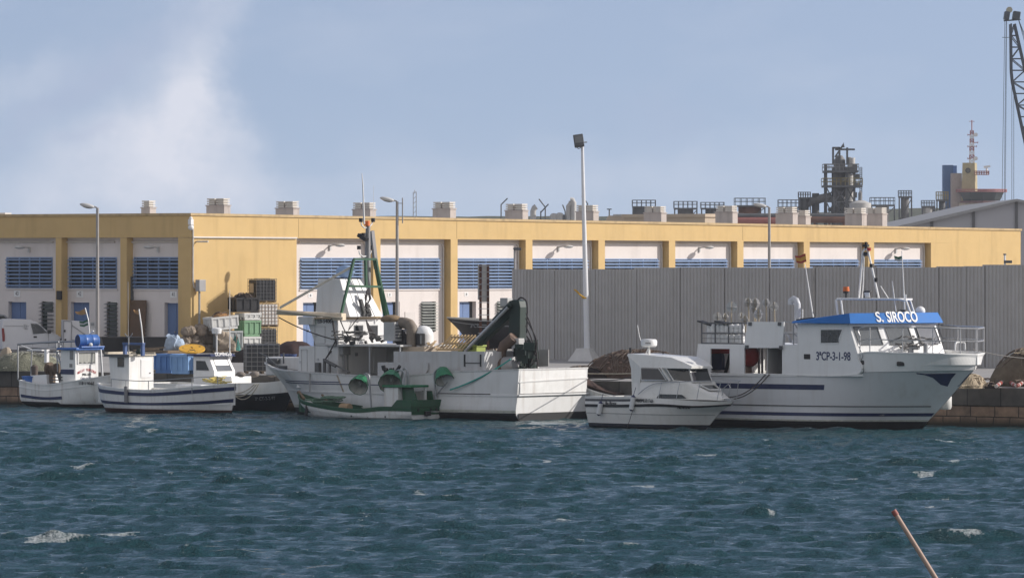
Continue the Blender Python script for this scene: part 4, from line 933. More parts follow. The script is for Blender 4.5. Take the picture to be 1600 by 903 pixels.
# ================================================================== S. SIROCO
p = gnd(1440, 671.5, 0.0); S = Fr(p.x, p.y, -38, LIFT)
sx = lambda px, y=-2.6, py=560: S.loc(px, py, y=y).x
boat = fthing('fishing_boat', 'white fishing boat with a blue roof edge and a steel bow rail at the right', 'fishing boat', S, 'boats moored at the quay')
xs_ = sx(1089); xw = sx(1329); xb = S.loc(1523, 580, y=0).x
L_ = [
 [(xs_+.2,.3,-.55),(-6,.35,-.6),(-3.4,.35,-.6),(-2,.3,-.6),(-1.2,.15,-.6),(-.7,.05,-.6),(-.45,.015,-.55)],
 [(xs_+.05,2.1,0),(-6,2.4,0),(-3.4,2.25,0),(-2,1.6,0),(-1,.85,0),(-.4,.3,0),(0,.015,0)],
 [(xs_,2.4,.85),(-6,2.54,.83),(-3.4,2.5,.85),(-1.7,2.05,.87),(-.4,1.25,.9),(.4,.55,.92),(xb*.42,.015,.94)],
 [(xs_,2.55,1.95),(-6,2.6,1.98),(-3.2,2.6,2.08),(-1.4,2.5,2.19),(.3,2.0,2.24),(1.6,1.05,2.27),(xb-.05,.02,2.29)],
]
rows = hull_grid(L_, 60, 5, True)
T_ = [[(xs_,2.56,1.96),(-6,2.61,1.99),(-3.2,2.61,2.09),(-1.4,2.52,2.2),(.35,2.03,2.25),(1.7,1.12,2.28),(xb-.02,.02,2.3)],
      [(xs_,2.6,2.05),(-6,2.62,2.06),(xw+.22,2.62,2.1),(xw+.4,2.6,2.9),(.55,2.2,2.94),(2.0,1.42,2.92),(xb+.12,.02,2.88)]]
rows2 = hull_grid(T_, 60, 2, False)
lower_m = M('hull_white', (.66,.67,.68), .38, var=.03, scale=.7, streak=(.42,.38,.33), sk=.3, sscale=(2.5,2.5,.25))
hull = hull_mesh(rows).build('hull', lower_m, boat, 35)
bul = hull_mesh(rows2).build('bulwark', M('siroco_white', (.8,.8,.79), .38, var=.03, streak=(.5,.46,.4), sk=.2), boat, 35)
im, dk, rl = bulwark(rows2, lambda x: 2.0 if x < xw-.3 else 2.5, .08, .05)
im.build('inner_bulwark', white, boat); dk.build('deck', M('grey_deck', (.2,.2,.2), .8, var=.15), boat); rl.build('gunwale', white, boat)
zstrip(rows, -.5, .26, 0, 1, .022).build('boot_top', boot, hull)
zstrip(rows, .47, .6, 0, .985, .01).build('stripe', navy, hull)
zstrip(rows, .84, .88, .1, .9, .02).build('rubbing_strake', darkgrey, hull)
zstrip(rows, 1.5, 1.7, .03, (sx(1268)-xs_)/(xb-xs_)*.755, .01).build('stripe', navy, hull)
# the dark swoosh under the bow
n = 60; f0 = lambda i: .5
nv = len(rows[0])-1
def bow_mark(ia, ib, lo, hi):
    return strip(rows, lo, hi, ia, ib, .012)
tops = [(1432,582.5),(1445,583),(1458,583.3),(1470,583.3),(1482,583),(1488,583),(1493.5,582.5)]
bots = [(1432,583.5),(1445,586),(1458,591),(1470,599.5),(1480,603),(1484,597),(1486,591)]
hull_mark(rows, S, tops, bots, -1).build('bow_mark', navy, hull)
tops = [(1519.5,583.5),(1513,591),(1505,598),(1497,603)]; bots = [(1514,583.5),(1507,592),(1500,599),(1495.5,603)]
hull_mark(rows, S, tops, bots, -1).build('bow_mark', navy, hull)
# shelter deck wall with real openings
wallm = M('siroco_white', None)
ys_ = -2.63
def fS(u, z, d): return (u, ys_+d, z)
zt_ = S.loc(1165, 538, y=ys_).z; zwh = S.loc(1300, 506, y=ys_).z
oa = [S.loc(*q, y=ys_) for q in ((1110,585),(1140,545),(1163,585),(1222,544))]
holes = [(oa[0].x, oa[1].x, oa[0].z, oa[1].z), (oa[2].x, oa[3].x, oa[2].z, oa[3].z)]
x1_ = sx(1246, ys_)
for sgn in (1, -1):
    m = MB(); f = fS if sgn > 0 else (lambda u, z, d: (u, 2.63-d, z))
    panel(m, f, cuts(xs_+.06, x1_, [v for q in holes for v in q[:2]]), cuts(2.0, zt_, [v for q in holes for v in q[2:]]), hl_(holes), .07)
    m.build('shelter_wall', wallm, boat)
m = MB(); m.ext([(xs_+.06, -2.62, 2.0), (xs_+.06, -2.62, zt_), (xs_-.1, -2.62, 2.0)], (0, 5.24, 0)); m.bx(xs_+.1, x1_, -2.55, 2.55, zt_-.07, zt_-.01); m.build('shelter_roof', wallm, boat)
m = MB(); Pp = slab(m, S, [(1168,502.5),(1225,503),(1222,543.5),(1162,543.5)], y=ys_-.06, th=.05); hp = m.build('hatch_panel', wallm, boat)
m = MB()
for px, py in ((1172,506),(1218,506),(1167,542),(1220,543)): q = S.loc(px, py, y=ys_-.08); m.box(q, (.14,.06,.14))
m.split('hinge', darkgrey, hp)
# inside the shelter
xq = holes[1][1]-(holes[1][1]-holes[1][0])*.45
MB().bx(xq, xq+.05, -2.5, 2.5, 2.0, zt_-.08).build('bulkhead', M('inner_grey', (.4,.39,.38), .7), boat)
m = MB()
for k, px in enumerate((1167,1173,1186,1191,1134)): q = sx(px, -.5+.2*k); m.cyl((q,-.5+.2*k,2.0), (q,-.5+.2*k,zt_-.1), .05)
m.split('inner_post', steel, boat)
m = MB(); q = sx(1133, -1.0); m.beam((q,-1,2.0), (q+.35,-1,zt_-.1), .1); m.beam((q+.5,-1,2.0), (q+.2,-1,zt_-.1), .1); m.build('gear_frame', dark, boat)
def loose(name, mat, label, cat, fr, pos, build, group=None, sm=None):
    m = MB(); build(m); return place(m, name, mat, label, cat, fr.w(*pos), fr.d, group, sm)
qa = sx(1167, -1.6); loose('buoy', red, 'red float hanging at the left edge of the wide opening', 'buoy', S, (qa+.15,-1.6,2.78), lambda m: m.sph((0,0,0), (.42,.3,.45), 14, 10), 'red floats in the boat shelter', 60)
loose('buoy', red, 'red float hanging under the shelter roof beside the grey bulkhead', 'buoy', S, (qa+1.55,-.6,2.86), lambda m: m.sph((0,0,0), (.36,.3,.3), 14, 10), 'red floats in the boat shelter', 60)
qb = sx(1114, -1.6); loose('tarp_roll', red, 'red rolled tarp along the top of the small left opening', 'tarp', S, (qb,-1.7,zt_-.26), lambda m: m.tube([(0,0,0),(.5,0,.02),(1.0,.02,0),(1.5,0,.03)], .15, 10), None, 60)
loose('oilskin', M('dark_blue_cloth', (.012,.02,.075), .8), 'dark blue oilskin hanging inside the small left opening', 'clothing', S, (qb+.2,-1.6,2.2), lambda m: m.loft([[( -.2,-.1,0),(.3,-.12,0),(.32,.1,0),(-.2,.1,0)], [(-.25,-.1,.5),(.3,-.1,.5),(.3,.1,.5),(-.25,.1,.5)], [(-.1,-.06,.95),(.2,-.06,.95),(.2,.06,.95),(-.1,.06,.95)]]))
loose('net_bundle', M('pink_net', (.5,.36,.28), .9, var=.3, scale=9), 'pinkish bundle of net on the floor of the small left opening', 'net', S, (qb+1.15,-1.4,2.1), lambda m: (m.sph((0,0,.25), (.3,.25,.4), 12, 8), m.sph((.25,.1,.1), (.25,.2,.25), 10, 7)), None, 60)
# wheelhouse: side, faceted front
yy = [-2.6,-1.35,0,1.65,2.5]; px_t = [1327,1376,1424,1461,1463]; px_b = [1341,1389,1437,1476,1479]
zt = S.loc(1330, 507, y=-2.6).z+.02; top = []; bot = []
for k, y in enumerate(yy):
    if k < 4: a = S.loc(px_t[k], 507, y=y).x; b = S.loc(px_b[k], 552, y=y).x
    else: a, b = top[1].x, bot[1].x
    top.append(Vector((a, y, zt))); bot.append(Vector((b, y, 2.9)))
top[3].x = top[1].x+.25 if top[3].x > top[2].x+.4 else top[3].x; 
front_c = [t.copy() for t in top]
m = MB(); tb = [Vector((x1_, -2.63, 2.05)), Vector((x1_, 2.5, 2.05))]; tt = [Vector((x1_, -2.63, zt)), Vector((x1_, 2.5, zt))]
bot[0].y = -2.63; top[0].y = -2.63
ringb = [tb[0]]+bot+[tb[1]]; ringt = [tt[0]]+top+[tt[1]]
m.loft([[Vector((p.x if k > 0 else p.x, p.y, 2.05)) for k, p in enumerate(ringb)], ringb if False else [Vector((p.x, p.y, 2.9)) for p in ringb], ringt]); wh = m.build('wheelhouse', wallm, boat)
for k in range(4):
    a, b, c, d = bot[k], bot[k+1], top[k+1], top[k]; nn = (b-a).cross(d-a).normalized(); nn = nn if nn.x > 0 else -nn
    f = lambda u, v: a.lerp(b, u).lerp(d.lerp(c, u), v)
    win(wh, [p_+nn*(.06 if k > 1 else .01) for p_ in (f(.13,.3), f(.9,.3), f(.86,.9), f(.09,.9))], glass_grey if k < 3 else glass, darkgrey, .03, nn, .03)
    # the drawn blind inside the glass
q = [S.loc(*v, y=-2.63) for v in ((1281,537),(1310,537),(1318,514),(1281,514))]
wf = win(wh, q, glass, pw, .05, (0,-1,0)); m = MB(); 
for px in (1294, 1309.5): v = S.loc(px, 525, y=-2.645); m.bx(v.x-.03, v.x+.03, -2.652, -2.632, q[0].z+.05, q[2].z-.05)
m.build('mullion', darkgrey, wf)
for px, py in ((1261,557),(1345,566),(1413,568)):
    if px < 1400: c = S.loc(px, py, y=-2.635)
    m = MB()
    if px < 1340: m.box(c, (.3,.03,.2)); m.build('porthole', dark, wh, bevel=.04)
    else:
        c = S.loc(px, py, y=-2.5 if px < 1400 else -1.75); best = min((r[1] for r in rows2), key=lambda p_: abs(p_.x-c.x)); m.box((best.x, -best.y-.01, c.z), (.3,.06,.17), -R(14 if px < 1400 else 40)*-1); m.build('hawse_hole', dark, bul, bevel=.03)
# blue roof edge
def offp(pts, o, z):
    return [Vector((p.x+(o if 0 < k < len(pts)-1 else -0.0), p.y+(-o if k < len(pts)/2-.6 else (o if k > len(pts)/2 else 0)), z[k])) for k, p in enumerate(pts)]
ringt2 = [Vector((x1_-.15, -2.63, zt))]+top+[Vector((x1_-.15, 2.5, zt))]
lowr = offp(ringt2, .22, [zt+.02]*7); zu = [zt+.1, zt+.42, zt+.42, zt+.42, zt+.42, zt+.42, zt+.1]
upr = offp(ringt2, .06, zu)
m = MB(); m.loft([lowr, upr]); roof_s = m.build('roof', siroco_blue, boat)
a, b, c, d = lowr[1], lowr[3], upr[3], upr[1]; a = lowr[2]; d = upr[2]
mid = lambda u, v: a.lerp(b, u).lerp(d.lerp(c, u), v)
# lettering along the facets left and right of the ridge
A1, B1 = lowr[1], lowr[2]
f1 = lambda u, v: lowr[1].lerp(lowr[2], u).lerp(upr[1].lerp(upr[2], u), v); f2 = lambda u, v: lowr[2].lerp(lowr[3], u).lerp(upr[2].lerp(upr[3], u), v)
def facet_text(body, f, u, size, sx_):
    o = f(u, .55); ux = f(1,.5)-f(0,.5); uy = f(u,1)-f(u,0); n_ = ux.cross(uy).normalized(); text(scene, body, size, ink_white, roof_s, o+n_*.02, ux, uy, sx=sx_, bold=.012)
facet_text('S.', f1, .93, .62, .8); facet_text('SIROCO', f2, .62, .62, .66)
ct = S.loc(1302, 557, y=-2.63); text(scene, '3ªCP-3-1-98', .46, ink_navy, wh, (ct.x, -2.636, ct.z), (1,0,0), (0,0,1), sx=.72, bold=.006)
# roof gear
yc = 0.0
P = lambda px, py, y=0.0: S.loc(px, py, y=y)
m = MB(); zb = zt+.42
for y, o_ in ((.2, 0), (1.5, 8)):
    m.tube([P(1309+o_,493,y), P(1306+o_,469,y), P(1309+o_,467,y), P(1404+o_,467.5,y), P(1416+o_*.8,470,y), P(1425+o_*.7,496,y)], .04, 8)
m.tube([P(1308,467,.2), P(1316,467,1.5)], .04, 8); m.tube([P(1404,468,.2), P(1412,468,1.5)], .04, 8)
a = P(1322,468,.2); b = P(1398,468,.2); m.bx(a.x, b.x, .25, 1.45, a.z-.02, a.z+.05); m.build('roof_rail', pw, roof_s)
mast = MB(); mast.tube([P(1342,466,.8), P(1348,394,.8), P(1351,389,.8), P(1354,389,.8), P(1357,394,.8), P(1373,466,.8)], .042, 8); mast.tube([P(1347,466,1.2), P(1349,440,1.0), P(1350,400,.8)], .025, 6); mast.tube([P(1388,466,1.0), P(1376,447,.8)], .02, 6); mast.build('mast', pw, roof_s, 40)
m = MB(); m.cyl(P(1353,389,.8), P(1353,378,.8), .05); m.box(P(1353,384,.8), (.22,.16,.1)); m.box(P(1353,397,.8), (.14,.14,.16)); m.cyl(P(1369,440,.8), P(1369,434,.8), .08); m.box(P(1362,415,.8), (.13,.13,.14)); m.split('navigation_light', dark, roof_s, smooth=40)
m = MB(); m.cyl(P(1358,392,.8), P(1358,387,.8), .08); m.build('red_light', red, roof_s)
m = MB(); q = P(1322,455,.3); m.cyl(q, q+Vector((0,0,.18)), .14, .12, 12); e = m.build('beacon', orange, roof_s, 40); m = MB(); m.cyl(P(1322,467,.3), q, .04); m.cyl(q-Vector((0,0,.08)), q, .12); m.build('beacon_stem', dark, e)
for px, py, y in ((1356,460,.4), (1411,490,.3)):
    m = MB(); q = P(px,py,y); m.box(q, (.34,.16,.3), 0, R(15)); e = m.build('searchlight', dark, roof_s, bevel=.03); m = MB(); m.box(q+Vector((.03,-.085,-.02)), (.24,.03,.2), 0, R(15)); m.build('lens', pw, e)
m = MB(); q = P(1438,486,1.3); m.sph(q, (.2,.2,.19), 16, 10); m.cyl(q-Vector((0,0,.35)), q-Vector((0,0,.1)), .13, .16, 16); m.build('dome_antenna', pw, roof_s, 50)
m = MB(); m.tube([P(1414,496,.5), P(1413,470,.5), P(1409,392,.5)], [.03,.025,.015]); m.tube([P(1401,495,.2), P(1394,439,.2)], .018); m.tube([P(1415,470,.5), P(1415,460,.5)], .03)
m.tube([P(1271,499,.3), P(1258,413,.3)], [.03,.015]); m.tube([P(1254,503,.4), P(1254,483,.4)], .025); m.split('whip_antenna', pw, roof_s)
def flag(parent, pts, mats, name='flag'):
    """cloth rippled between hoist and fly: pts = hoist top, hoist bottom, fly top, fly bottom; mats = list of (share, material) bands from the top"""
    ht, hb, ft, fb = [Vector(p) for p in pts]; nrm = (ft-ht).cross(hb-ht).normalized(); z0 = 0
    m = MB(); ms = [q[1] for q in mats]
    for k, (sh, mt) in enumerate(mats):
        m.mi = k; N_ = 10; top_ = []; bt = []
        for i in range(N_+1):
            u = i/N_; off = nrm*math.sin(u*7)*.06*u+Vector((0,0,-.05*math.sin(u*4)*u)); a_ = ht.lerp(ft, u); b_ = hb.lerp(fb, u); top_.append(a_.lerp(b_, z0)+off); bt.append(a_.lerp(b_, z0+sh)+off)
        for i in range(N_): m.add([top_[i], top_[i+1], bt[i+1], bt[i], top_[i]+nrm*.008, top_[i+1]+nrm*.008, bt[i+1]+nrm*.008, bt[i]+nrm*.008], [(0,3,2,1),(4,5,6,7)])
        z0 += sh
    return m.build(name, ms, parent, 60)
fr_red = M('flag_red', (.3,.04,.03), .8); fr_yel = M('flag_yellow', (.5,.28,.05), .8); fr_grn = M('flag_green', (.03,.12,.06), .8); fr_wht = M('flag_white', (.5,.5,.48), .8); fr_tan = M('flag_faded', (.42,.24,.1), .8)
flag(roof_s, [P(1258.5,396,.3), P(1260,409,.3), P(1243,401,.3), P(1246,412,.3)], [(.27,fr_red),(.46,fr_yel),(.27,fr_red)])
flag(roof_s, [P(1409.5,400,.5), P(1410,408,.5), P(1398,401,.5), P(1399,408,.5)], [(.5,fr_grn),(.5,fr_wht)])
m = MB(); m.box(P(1262,498,-2), (.9,.3,.06), 0, 0, R(-6)); m.box(P(1104,505,-2.2), (.7,.35,.06), 0, 0, R(14)); m.box(P(1131,504,-2.2), (.7,.35,.06), 0, 0, R(8)); m.build('deck_light', dark, roof_s)
# bow rail
S2 = [r[-1] for r in rows2]; i0 = min(range(len(S2)), key=lambda i: abs(S2[i].x-(sx(1292)+0)) if S2[i].x > xw-.6 else 99)
st_i = [i for i in range(i0, 61, 5)]
hr = 1.02
topS = [Vector((S2[i].x, -max(S2[i].y-.06, 0), S2[i].z+hr)) for i in range(i0, 61)]; topP = [Vector((p.x, -p.y, p.z)) for p in topS[::-1]][1:]
allp = topS+topP; m = MB(); sel = allp[8:]; m.tube(sel, .028, 6); m.tube([Vector((p.x,p.y,p.z-.5)) for p in allp[2:]], .022, 6)
for k in list(range(8, len(allp), 7)): m.cyl(allp[k]-Vector((0,0,hr-.04)), allp[k], .025)
m.build('bow_rail', steel, boat, 40)
# deck fittings on the bow
m = MB(); q = P(1423,549,-.6); m.cyl((q.x,q.y,2.2), (q.x,q.y,3.3), .12); m.cyl((q.x-.4,q.y,3.15), (q.x+.4,q.y,3.15), .08); m.cyl((q.x+.5,q.y+.3,2.2), (q.x+.5,q.y+.3,3.3), .1); m.cyl((q.x-1.2,q.y-.9,2.9), (q.x-1.1,q.y-.9,3.35), .03); m.cyl((q.x-1.5,q.y-.9,2.9), (q.x-1.35,q.y-.9,3.35), .03); m.build('bollard', galv, boat, 40)
m = MB(); q = P(1500,553,.2); m.tube([(q.x,q.y-.35,3.05),(q.x,q.y-.33,3.3),(q.x,q.y-.25,3.38),(q.x,q.y+.25,3.38),(q.x,q.y+.33,3.3),(q.x,q.y+.35,3.05)], .045, 8); m.build('fairlead', pw, boat, 40)
m = MB(); q = P(1423,546,-.6); squiggle(m, (q.x, q.y, 3.12), .45, .4, .5, 8, .03, 2, 4); o = place(m, 'rope_coil', M('grey_rope', (.2,.19,.18), .9), 'coil of grey rope hung on the bow bollard under the wheelhouse window', 'rope', S.w(0,0,0), S.d)
# gooseneck, upper deck rails, davit gear
m = MB(); m.tube([P(1246,536,-1.0), P(1246,475,-1.0), P(1244,469,-1.0), P(1240,467,-1.0), P(1236,470,-1.0), P(1236,476,-1.0)], .13, 14); m.cyl(P(1246,537,-1.0), P(1246,531,-1.0), .24, .2, 14); m.build('vent_pipe', M('vent_grey', (.5,.51,.53), .4), boat, 50)
m = MB(); 
rail(m, [P(1224,503,-2.4), P(1240,503,-2.4), P(1251,522,-2.4)], zt_, .025); rail(m, [P(1226,521,-2.4), P(1252,521,-2.4)], zt_, .02, False); rail(m, [P(1222,503,2.2), P(1250,503,2.2)], zt_, .025)
m.tube([P(1236,535,-1.8), P(1232,526,-1.8), P(1226,520,-1.8)], .05); m.build('upper_rail', galv, boat)
m = MB(); xa, xb_ = P(1100,520,-2.3).x, P(1163,520,-2.3).x
for z in (zt_+.02, zt_+.42, zt_+.82):
    for y in (-2.45, -1.45): m.beam((xa,y,z), (xb_,y,z), .05)
    for x in (xa, xb_): m.beam((x,-2.45,z), (x,-1.45,z), .05)
for x in np.linspace(xa, xb_, 4):
    for y in (-2.45, -1.45): m.beam((x,y,zt_-.01), (x,y,zt_+.84), .04)
for y in (-2.45, -1.45): m.box(((xa+xb_)/2, y, zt_+.22), (xb_-xa, .02, .02))
m.build('drum_rack', darkgrey, boat)
# plastic drums in the rack
def drum_bm():
    m = MB(); m.lathe([(0,0),(.11,0),(.12,.02),(.12,.12),(.113,.13),(.12,.14),(.12,.27),(.09,.33),(.04,.345),(.04,.38),(0,.38)], 12); return m
proto = None; nd = 8
for row in range(2):
    for k in range(nd):
        x = xa+.2+(xb_-xa-.4)*k/(nd-1); loc = S.w(x, -2.2+random.uniform(-.06,.06), zt_+(.045 if row == 0 else .45))
        if proto is None: proto = place(drum_bm(), 'plastic_drum', pw, 'x', 'drum', loc, 0, 'white plastic drums in the roof rack', 50); o = proto
        else: o = proto.copy(); COL.objects.link(o); o.location = loc; o.scale = (1,1,random.uniform(.93,1.03))
        o.rotation_euler = (random.uniform(-.05,.05), random.uniform(-.05,.05), random.uniform(0,6))
        end = 'first from the stern end' if k == 0 else ('last, beside the raised panel' if k == nd-1 else 'standing between its neighbours')
        o['label'] = 'white plastic drum in the %s row of the roof rack, %s' % ('lower' if row == 0 else 'upper', ['at the stern end','second from the stern end','third from the stern end','fourth from the stern end','fourth from the raised panel','third from the raised panel','second from the raised panel','beside the raised panel'][k])
# marker poles with radar reflectors
mk = [(1121,495,515,.16),(1133,495,512,.13),(1143,480,508,.19),(1158,494,507,.13),(1164,500,508,.16),(1169,472.5,503,.16),(1180,474,503,.18),(1178,484,503,.14),(1185,491,503,.18),(1197,473,503,.15),(1209.5,479,503,.16)]
lb = ['lowest and nearest the stern','dull, second from the stern','big bright on a slanting stick','narrow edge-on, just left of the raised panel','low, touching the corner of the raised panel','topmost on the left of the middle cluster','wide, topmost on the right of the middle cluster','small, in the centre of the middle cluster','lowest of the middle cluster, before two others','dim, between the middle cluster and the last one','bright ringed, last before the vent pipe']
refl = M('reflector_metal', (.5,.49,.47), .35, .7, var=.15)
for k, (px, py, yb, r_) in enumerate(mk):
    r_ *= 1.15; y = -1.2+.3*(k % 4); b = P(px+(-3 if k == 2 else 0)+2, yb+6, y); c = P(px, py, y); b.z = zt_
    t = thing('marker_buoy', 'marker pole with a round metal reflector, '+lb[k], 'marker pole', S.w(*b), S.d, 'marker poles on the boat roof'); c = c-b
    m = MB(); m.cyl((0,0,0), c+Vector((0,0,r_)), .03); m.build('pole', M('pole_bamboo', (.35,.3,.22), .7), t)
    m = MB(); M_ = Matrix.Rotation(random.uniform(0,3), 3, 'Z'); 
    for e in ((1,0,0),(0,1,0),(0,0,1)):
        e = M_ @ Vector(e); a_ = e.orthogonal().normalized(); b2 = e.cross(a_); N_ = 16
        pts = [c+(a_*math.cos(2*PI*i/N_)+b2*math.sin(2*PI*i/N_))*r_ for i in range(N_)]; m.ext(pts, e*.012)
    m.build('reflector', refl, t)
# fender between the bow and the quay, mooring ropes
q = S.loc(1477, 629, y=1.7); m = MB(); m.lathe([(0,-.33),(.25,-.3),(.3,-.2),(.3,.28),(.22,.36),(.1,.45),(.05,.6),(0,.6)], 16); m.v = [tuple(Vector(v)*.85) for v in m.v]; o = place(m, 'fender', M('worn_white_plastic', (.6,.6,.58), .6, var=.1, grime=(.35,.34,.3)), 'big white fender hanging between the blue roofed boat and the quay', 'fender', S.w(*q), smooth=50)
rope('mooring_rope', [S.w(xb-.2,.15,3.1), QP.w(57.5,1.2,Q+1.2)], 'pale mooring rope from the bow rail to the net mound at the right', r=.016, sag=.15, mat=M('grey_rope', (.2,.19,.18), .9))
for k, (a_, b_) in enumerate((((1202,585),(1128,622)), ((1196,585),(1125,618)))):
    rope('mooring_rope', [S.w(*S.loc(*a_, y=ys_-.02)), S.w(*S.loc(b_[0], b_[1], y=-4.6))], ['black rope from the wide opening to the cabin cruiser bow, lower of two','black rope from the wide opening to the cabin cruiser bow, upper of two'][k], r=.025, mat=rope_d, sag=.35)
zstrip(rows, .262, .33, .02, .99, .018).build('waterline_scum', M('scum_line', (.5,.5,.44), .7, var=.25, scale=4), hull)
text(scene, '150', .13, ink_grey, hull, (-.95,-1.37,.53), (.86,.5,0), (0,0,1))

# ================================================================== white trawler
Tn = gnd(807, 657.5, 0.0); hd_ = 142; TB = 2.35
c_, s_ = math.cos(R(hd_)), math.sin(R(hd_)); T = Fr(Tn.x+s_*TB, Tn.y-c_*TB, hd_, LIFT)
tp = lambda px, py, y=TB: T.loc(px, py, y=y)
tx = lambda px, y=TB, py=600: T.loc(px, py, y=y).x
boat = fthing('trawler', 'large white trawler with a green gantry and green deck crane, stern lit by the sun', 'fishing boat', T, 'boats moored at the quay')
xbw = T.loc(465, 644, y=0).x; xtip = T.loc(414, 570, y=0).x
z_st = tp(807,578.5).z; z_m = tp(640,584).z; z_f = tp(484,583).z; z_b = T.loc(415,568,y=0).z
Lr = xbw
L_ = [
 [(.1,.3,-.6),(3,.35,-.6),(7,.35,-.6),(Lr*.75,.25,-.6),(Lr*.9,.12,-.6),(Lr-.6,.02,-.55)],
 [(.0,TB-.1,0),(3,TB,0),(7,TB-.05,0),(Lr*.78,TB*.68,0),(Lr*.92,TB*.25,0),(Lr,.02,0)],
 [(-.05,TB,.95),(3,TB+.05,.95),(7,TB+.05,.95),(Lr*.83,TB*.82,1.0),(Lr*.97,TB*.33,1.05),(Lr+.7,.02,1.1)],
 [(-.12,TB,z_st),(3.2,TB+.05,z_st-.12),(7,TB+.05,z_m-.15),(Lr*.88,TB*.88,z_f+.03),(Lr*1.03,TB*.45,z_b-.2),(xtip,.03,z_b)],
]
rows = hull_grid(L_, 56, 5, True)
tw_ = M('trawler_white', (.7,.7,.69), .5, var=.05, scale=.8, streak=(.4,.36,.3), sk=.42, sscale=(2.5,2.5,.3), grime=(.55,.54,.51))
hull = hull_mesh(rows).build('hull', tw_, boat, 35)
im, dk, rl = bulwark(rows, lambda x: z_m-.75 if x < 8.5 else 99, .1, .06)
im.build('inner_bulwark', white_old, boat); dk.build('deck', M('old_deck', (.25,.24,.22), .85, var=.2), boat); rl.build('gunwale', M('gunwale_grey', (.55,.55,.54), .6, streak=(.2,.15,.1), sk=.5), boat)
zstrip(rows, -.5, .24, 0, 1, .02).build('boot_top', boot, hull)
m = MB(); m.ext([(-.02,-TB+.08,-.5),(-.02,TB-.08,-.5),(-.05,TB-.06,.24),(-.05,-TB+.06,.24)], (-.02,0,0)); m.build('boot_top', boot, hull)
zstrip(rows, .242, .36, .0, .99, .008).build('waterline_scum', M('scum_line', (0,0,0)), hull); zstrip(rows, 1.30, 1.335, .42, .82, .015).build('stripe', navy, hull); zstrip(rows, 1.385, 1.42, .5, .8, .015).build('stripe', navy, hull)
zstrip(rows, .93, .99, .0, .95, .03).build('rubbing_strake', tw_, hull)
zstrip(rows, .985, 1.03, .11, .26, .012).build('scupper_slot', dark, hull)
m = MB(); m.bx(-.16,-.09,-TB-.02,TB+.02,.96,1.02); m.ext([(-.115,TB,1.5),(-.125,TB,1.55),(-.125,-TB,1.65),(-.115,-TB,1.6)], (-.02,0,0)); m.build('transom_strake', tw_, hull)
# rust under the hauling roller
m = MB()
for px, w_ in ((521,.045),(523.5,.03)): 
    q = tp(px, 600); r_ = min((r for r in rows), key=lambda r: abs(r[-1].x-q.x)); 
    for a_, b_ in zip(r_[10:], r_[11:]): m.add([(a_.x-w_,a_.y+.008,a_.z),(a_.x+w_,a_.y+.008,a_.z),(b_.x+w_,b_.y+.008,b_.z),(b_.x-w_,b_.y+.008,b_.z)], [(0,1,2,3)])
m.build('rust_stain', M('rust_stain', (.55,.46,.36), .8, var=.35, scale=7), hull)
# raised net bin walls aft
yB = TB-.25
m = MB(); slab(m, T, [(615,592),(615,549),(757,549),(757,582)], y=yB, th=-.08); bx1 = T.loc(757,560,y=yB).x; bx0 = T.loc(615,560,y=yB).x
zt_b = T.loc(700,549,y=yB).z; m.bx(bx1, bx1+.08, -1.6, yB-.081, 1.2, zt_b); m.bx(bx1+.081, bx0, -1.68, -1.6, 1.2, zt_b); m.build('net_bin', M('bin_grey', (.52,.52,.52), .7, var=.08, streak=(.32,.28,.24), sk=.45), boat)
m = MB(); slab(m, T, [(590,590),(590,566),(668,566),(668,578),(660,590)], y=yB+.12, th=-.05); m.build('bulwark_panel', M('bin_grey', (0,0,0)), boat)
m = MB()
for px in (726, 751): q = T.loc(px, 563, y=yB+.01); m.box(q, (.06,.05,.5))
q = T.loc(739, 567, y=yB+.01); m.box(q, (.8,.04,.03)); m.build('bracket', dark, boat)
m = MB(); slab(m, T, [(836,573),(836,548),(846,546),(858,546),(858,572)], y=-1.5, th=.06); m.build('stern_plate', midgrey, boat)
# wheelhouse: lower house, upper house, funnel casing
y1 = 1.75; xa = T.loc(528, 520, y=y1).x; xf = T.loc(479, 520, y=y1).x; y2 = T.loc(605, 520, x=xa).y
zl0, zu0, zu1 = 1.1, T.loc(530,537,y=y1).z, T.loc(528,499,y=y1).z
wh_m = M('wheelhouse_white', (.7,.7,.69), .5, var=.04, scale=.8, streak=(.42,.38,.33), sk=.35, sscale=(2.5,2.5,.3))
xl = T.loc(463, 560, y=y1).x
m = MB(); m.loft([[(xa,y1,zl0),(xl,y1,zl0),(xl,y2,zl0),(xa,y2,zl0)], [(xa,y1,zu0-.12),(xl-.15,y1,zu0-.12),(xl-.15,y2,zu0-.12),(xa,y2,zu0-.12)]]); lower = m.build('lower_house', wh_m, boat, bevel=.03)
m = MB(); m.loft([[(xa,y1,zu0-.118),(xf-.5,y1,zu0-.118),(xf-.3,y1-.6,zu0-.118),(xf-.3,y2+.6,zu0-.118),(xf-.5,y2,zu0-.118),(xa,y2,zu0-.118)], [(xa,y1,zu1),(xf,y1,zu1),(xf+.25,y1-.6,zu1),(xf+.25,y2+.6,zu1),(xf,y2,zu1),(xa,y2,zu1)]]); upper = m.build('wheelhouse', wh_m, boat, bevel=.03)
m = MB(); m.bx(xa-.06, xf+.4, y2-.12, y1+.12, zu1, zu1+.07); m.build('wheelhouse_roof', M('roof_tan', (.42,.33,.22), .8, var=.15), upper, bevel=.02)
q = T.loc(480, 501, y=y1+.1); MB().box(q, (.8,.25,.35)).build('name_box', wh_m, upper, bevel=.02)
q = T.loc(507, 502, y=y1); text(scene, 'EB-5406', .23, ink_black, upper, (q.x, y1+.006, q.z), (-1,0,0), (0,0,1), bold=.004)
q = T.loc(491, 502, y=y1); MB().box((q.x,y1+.01,q.z), (.22,.02,.24)).build('green_sign', lampgreen, upper)
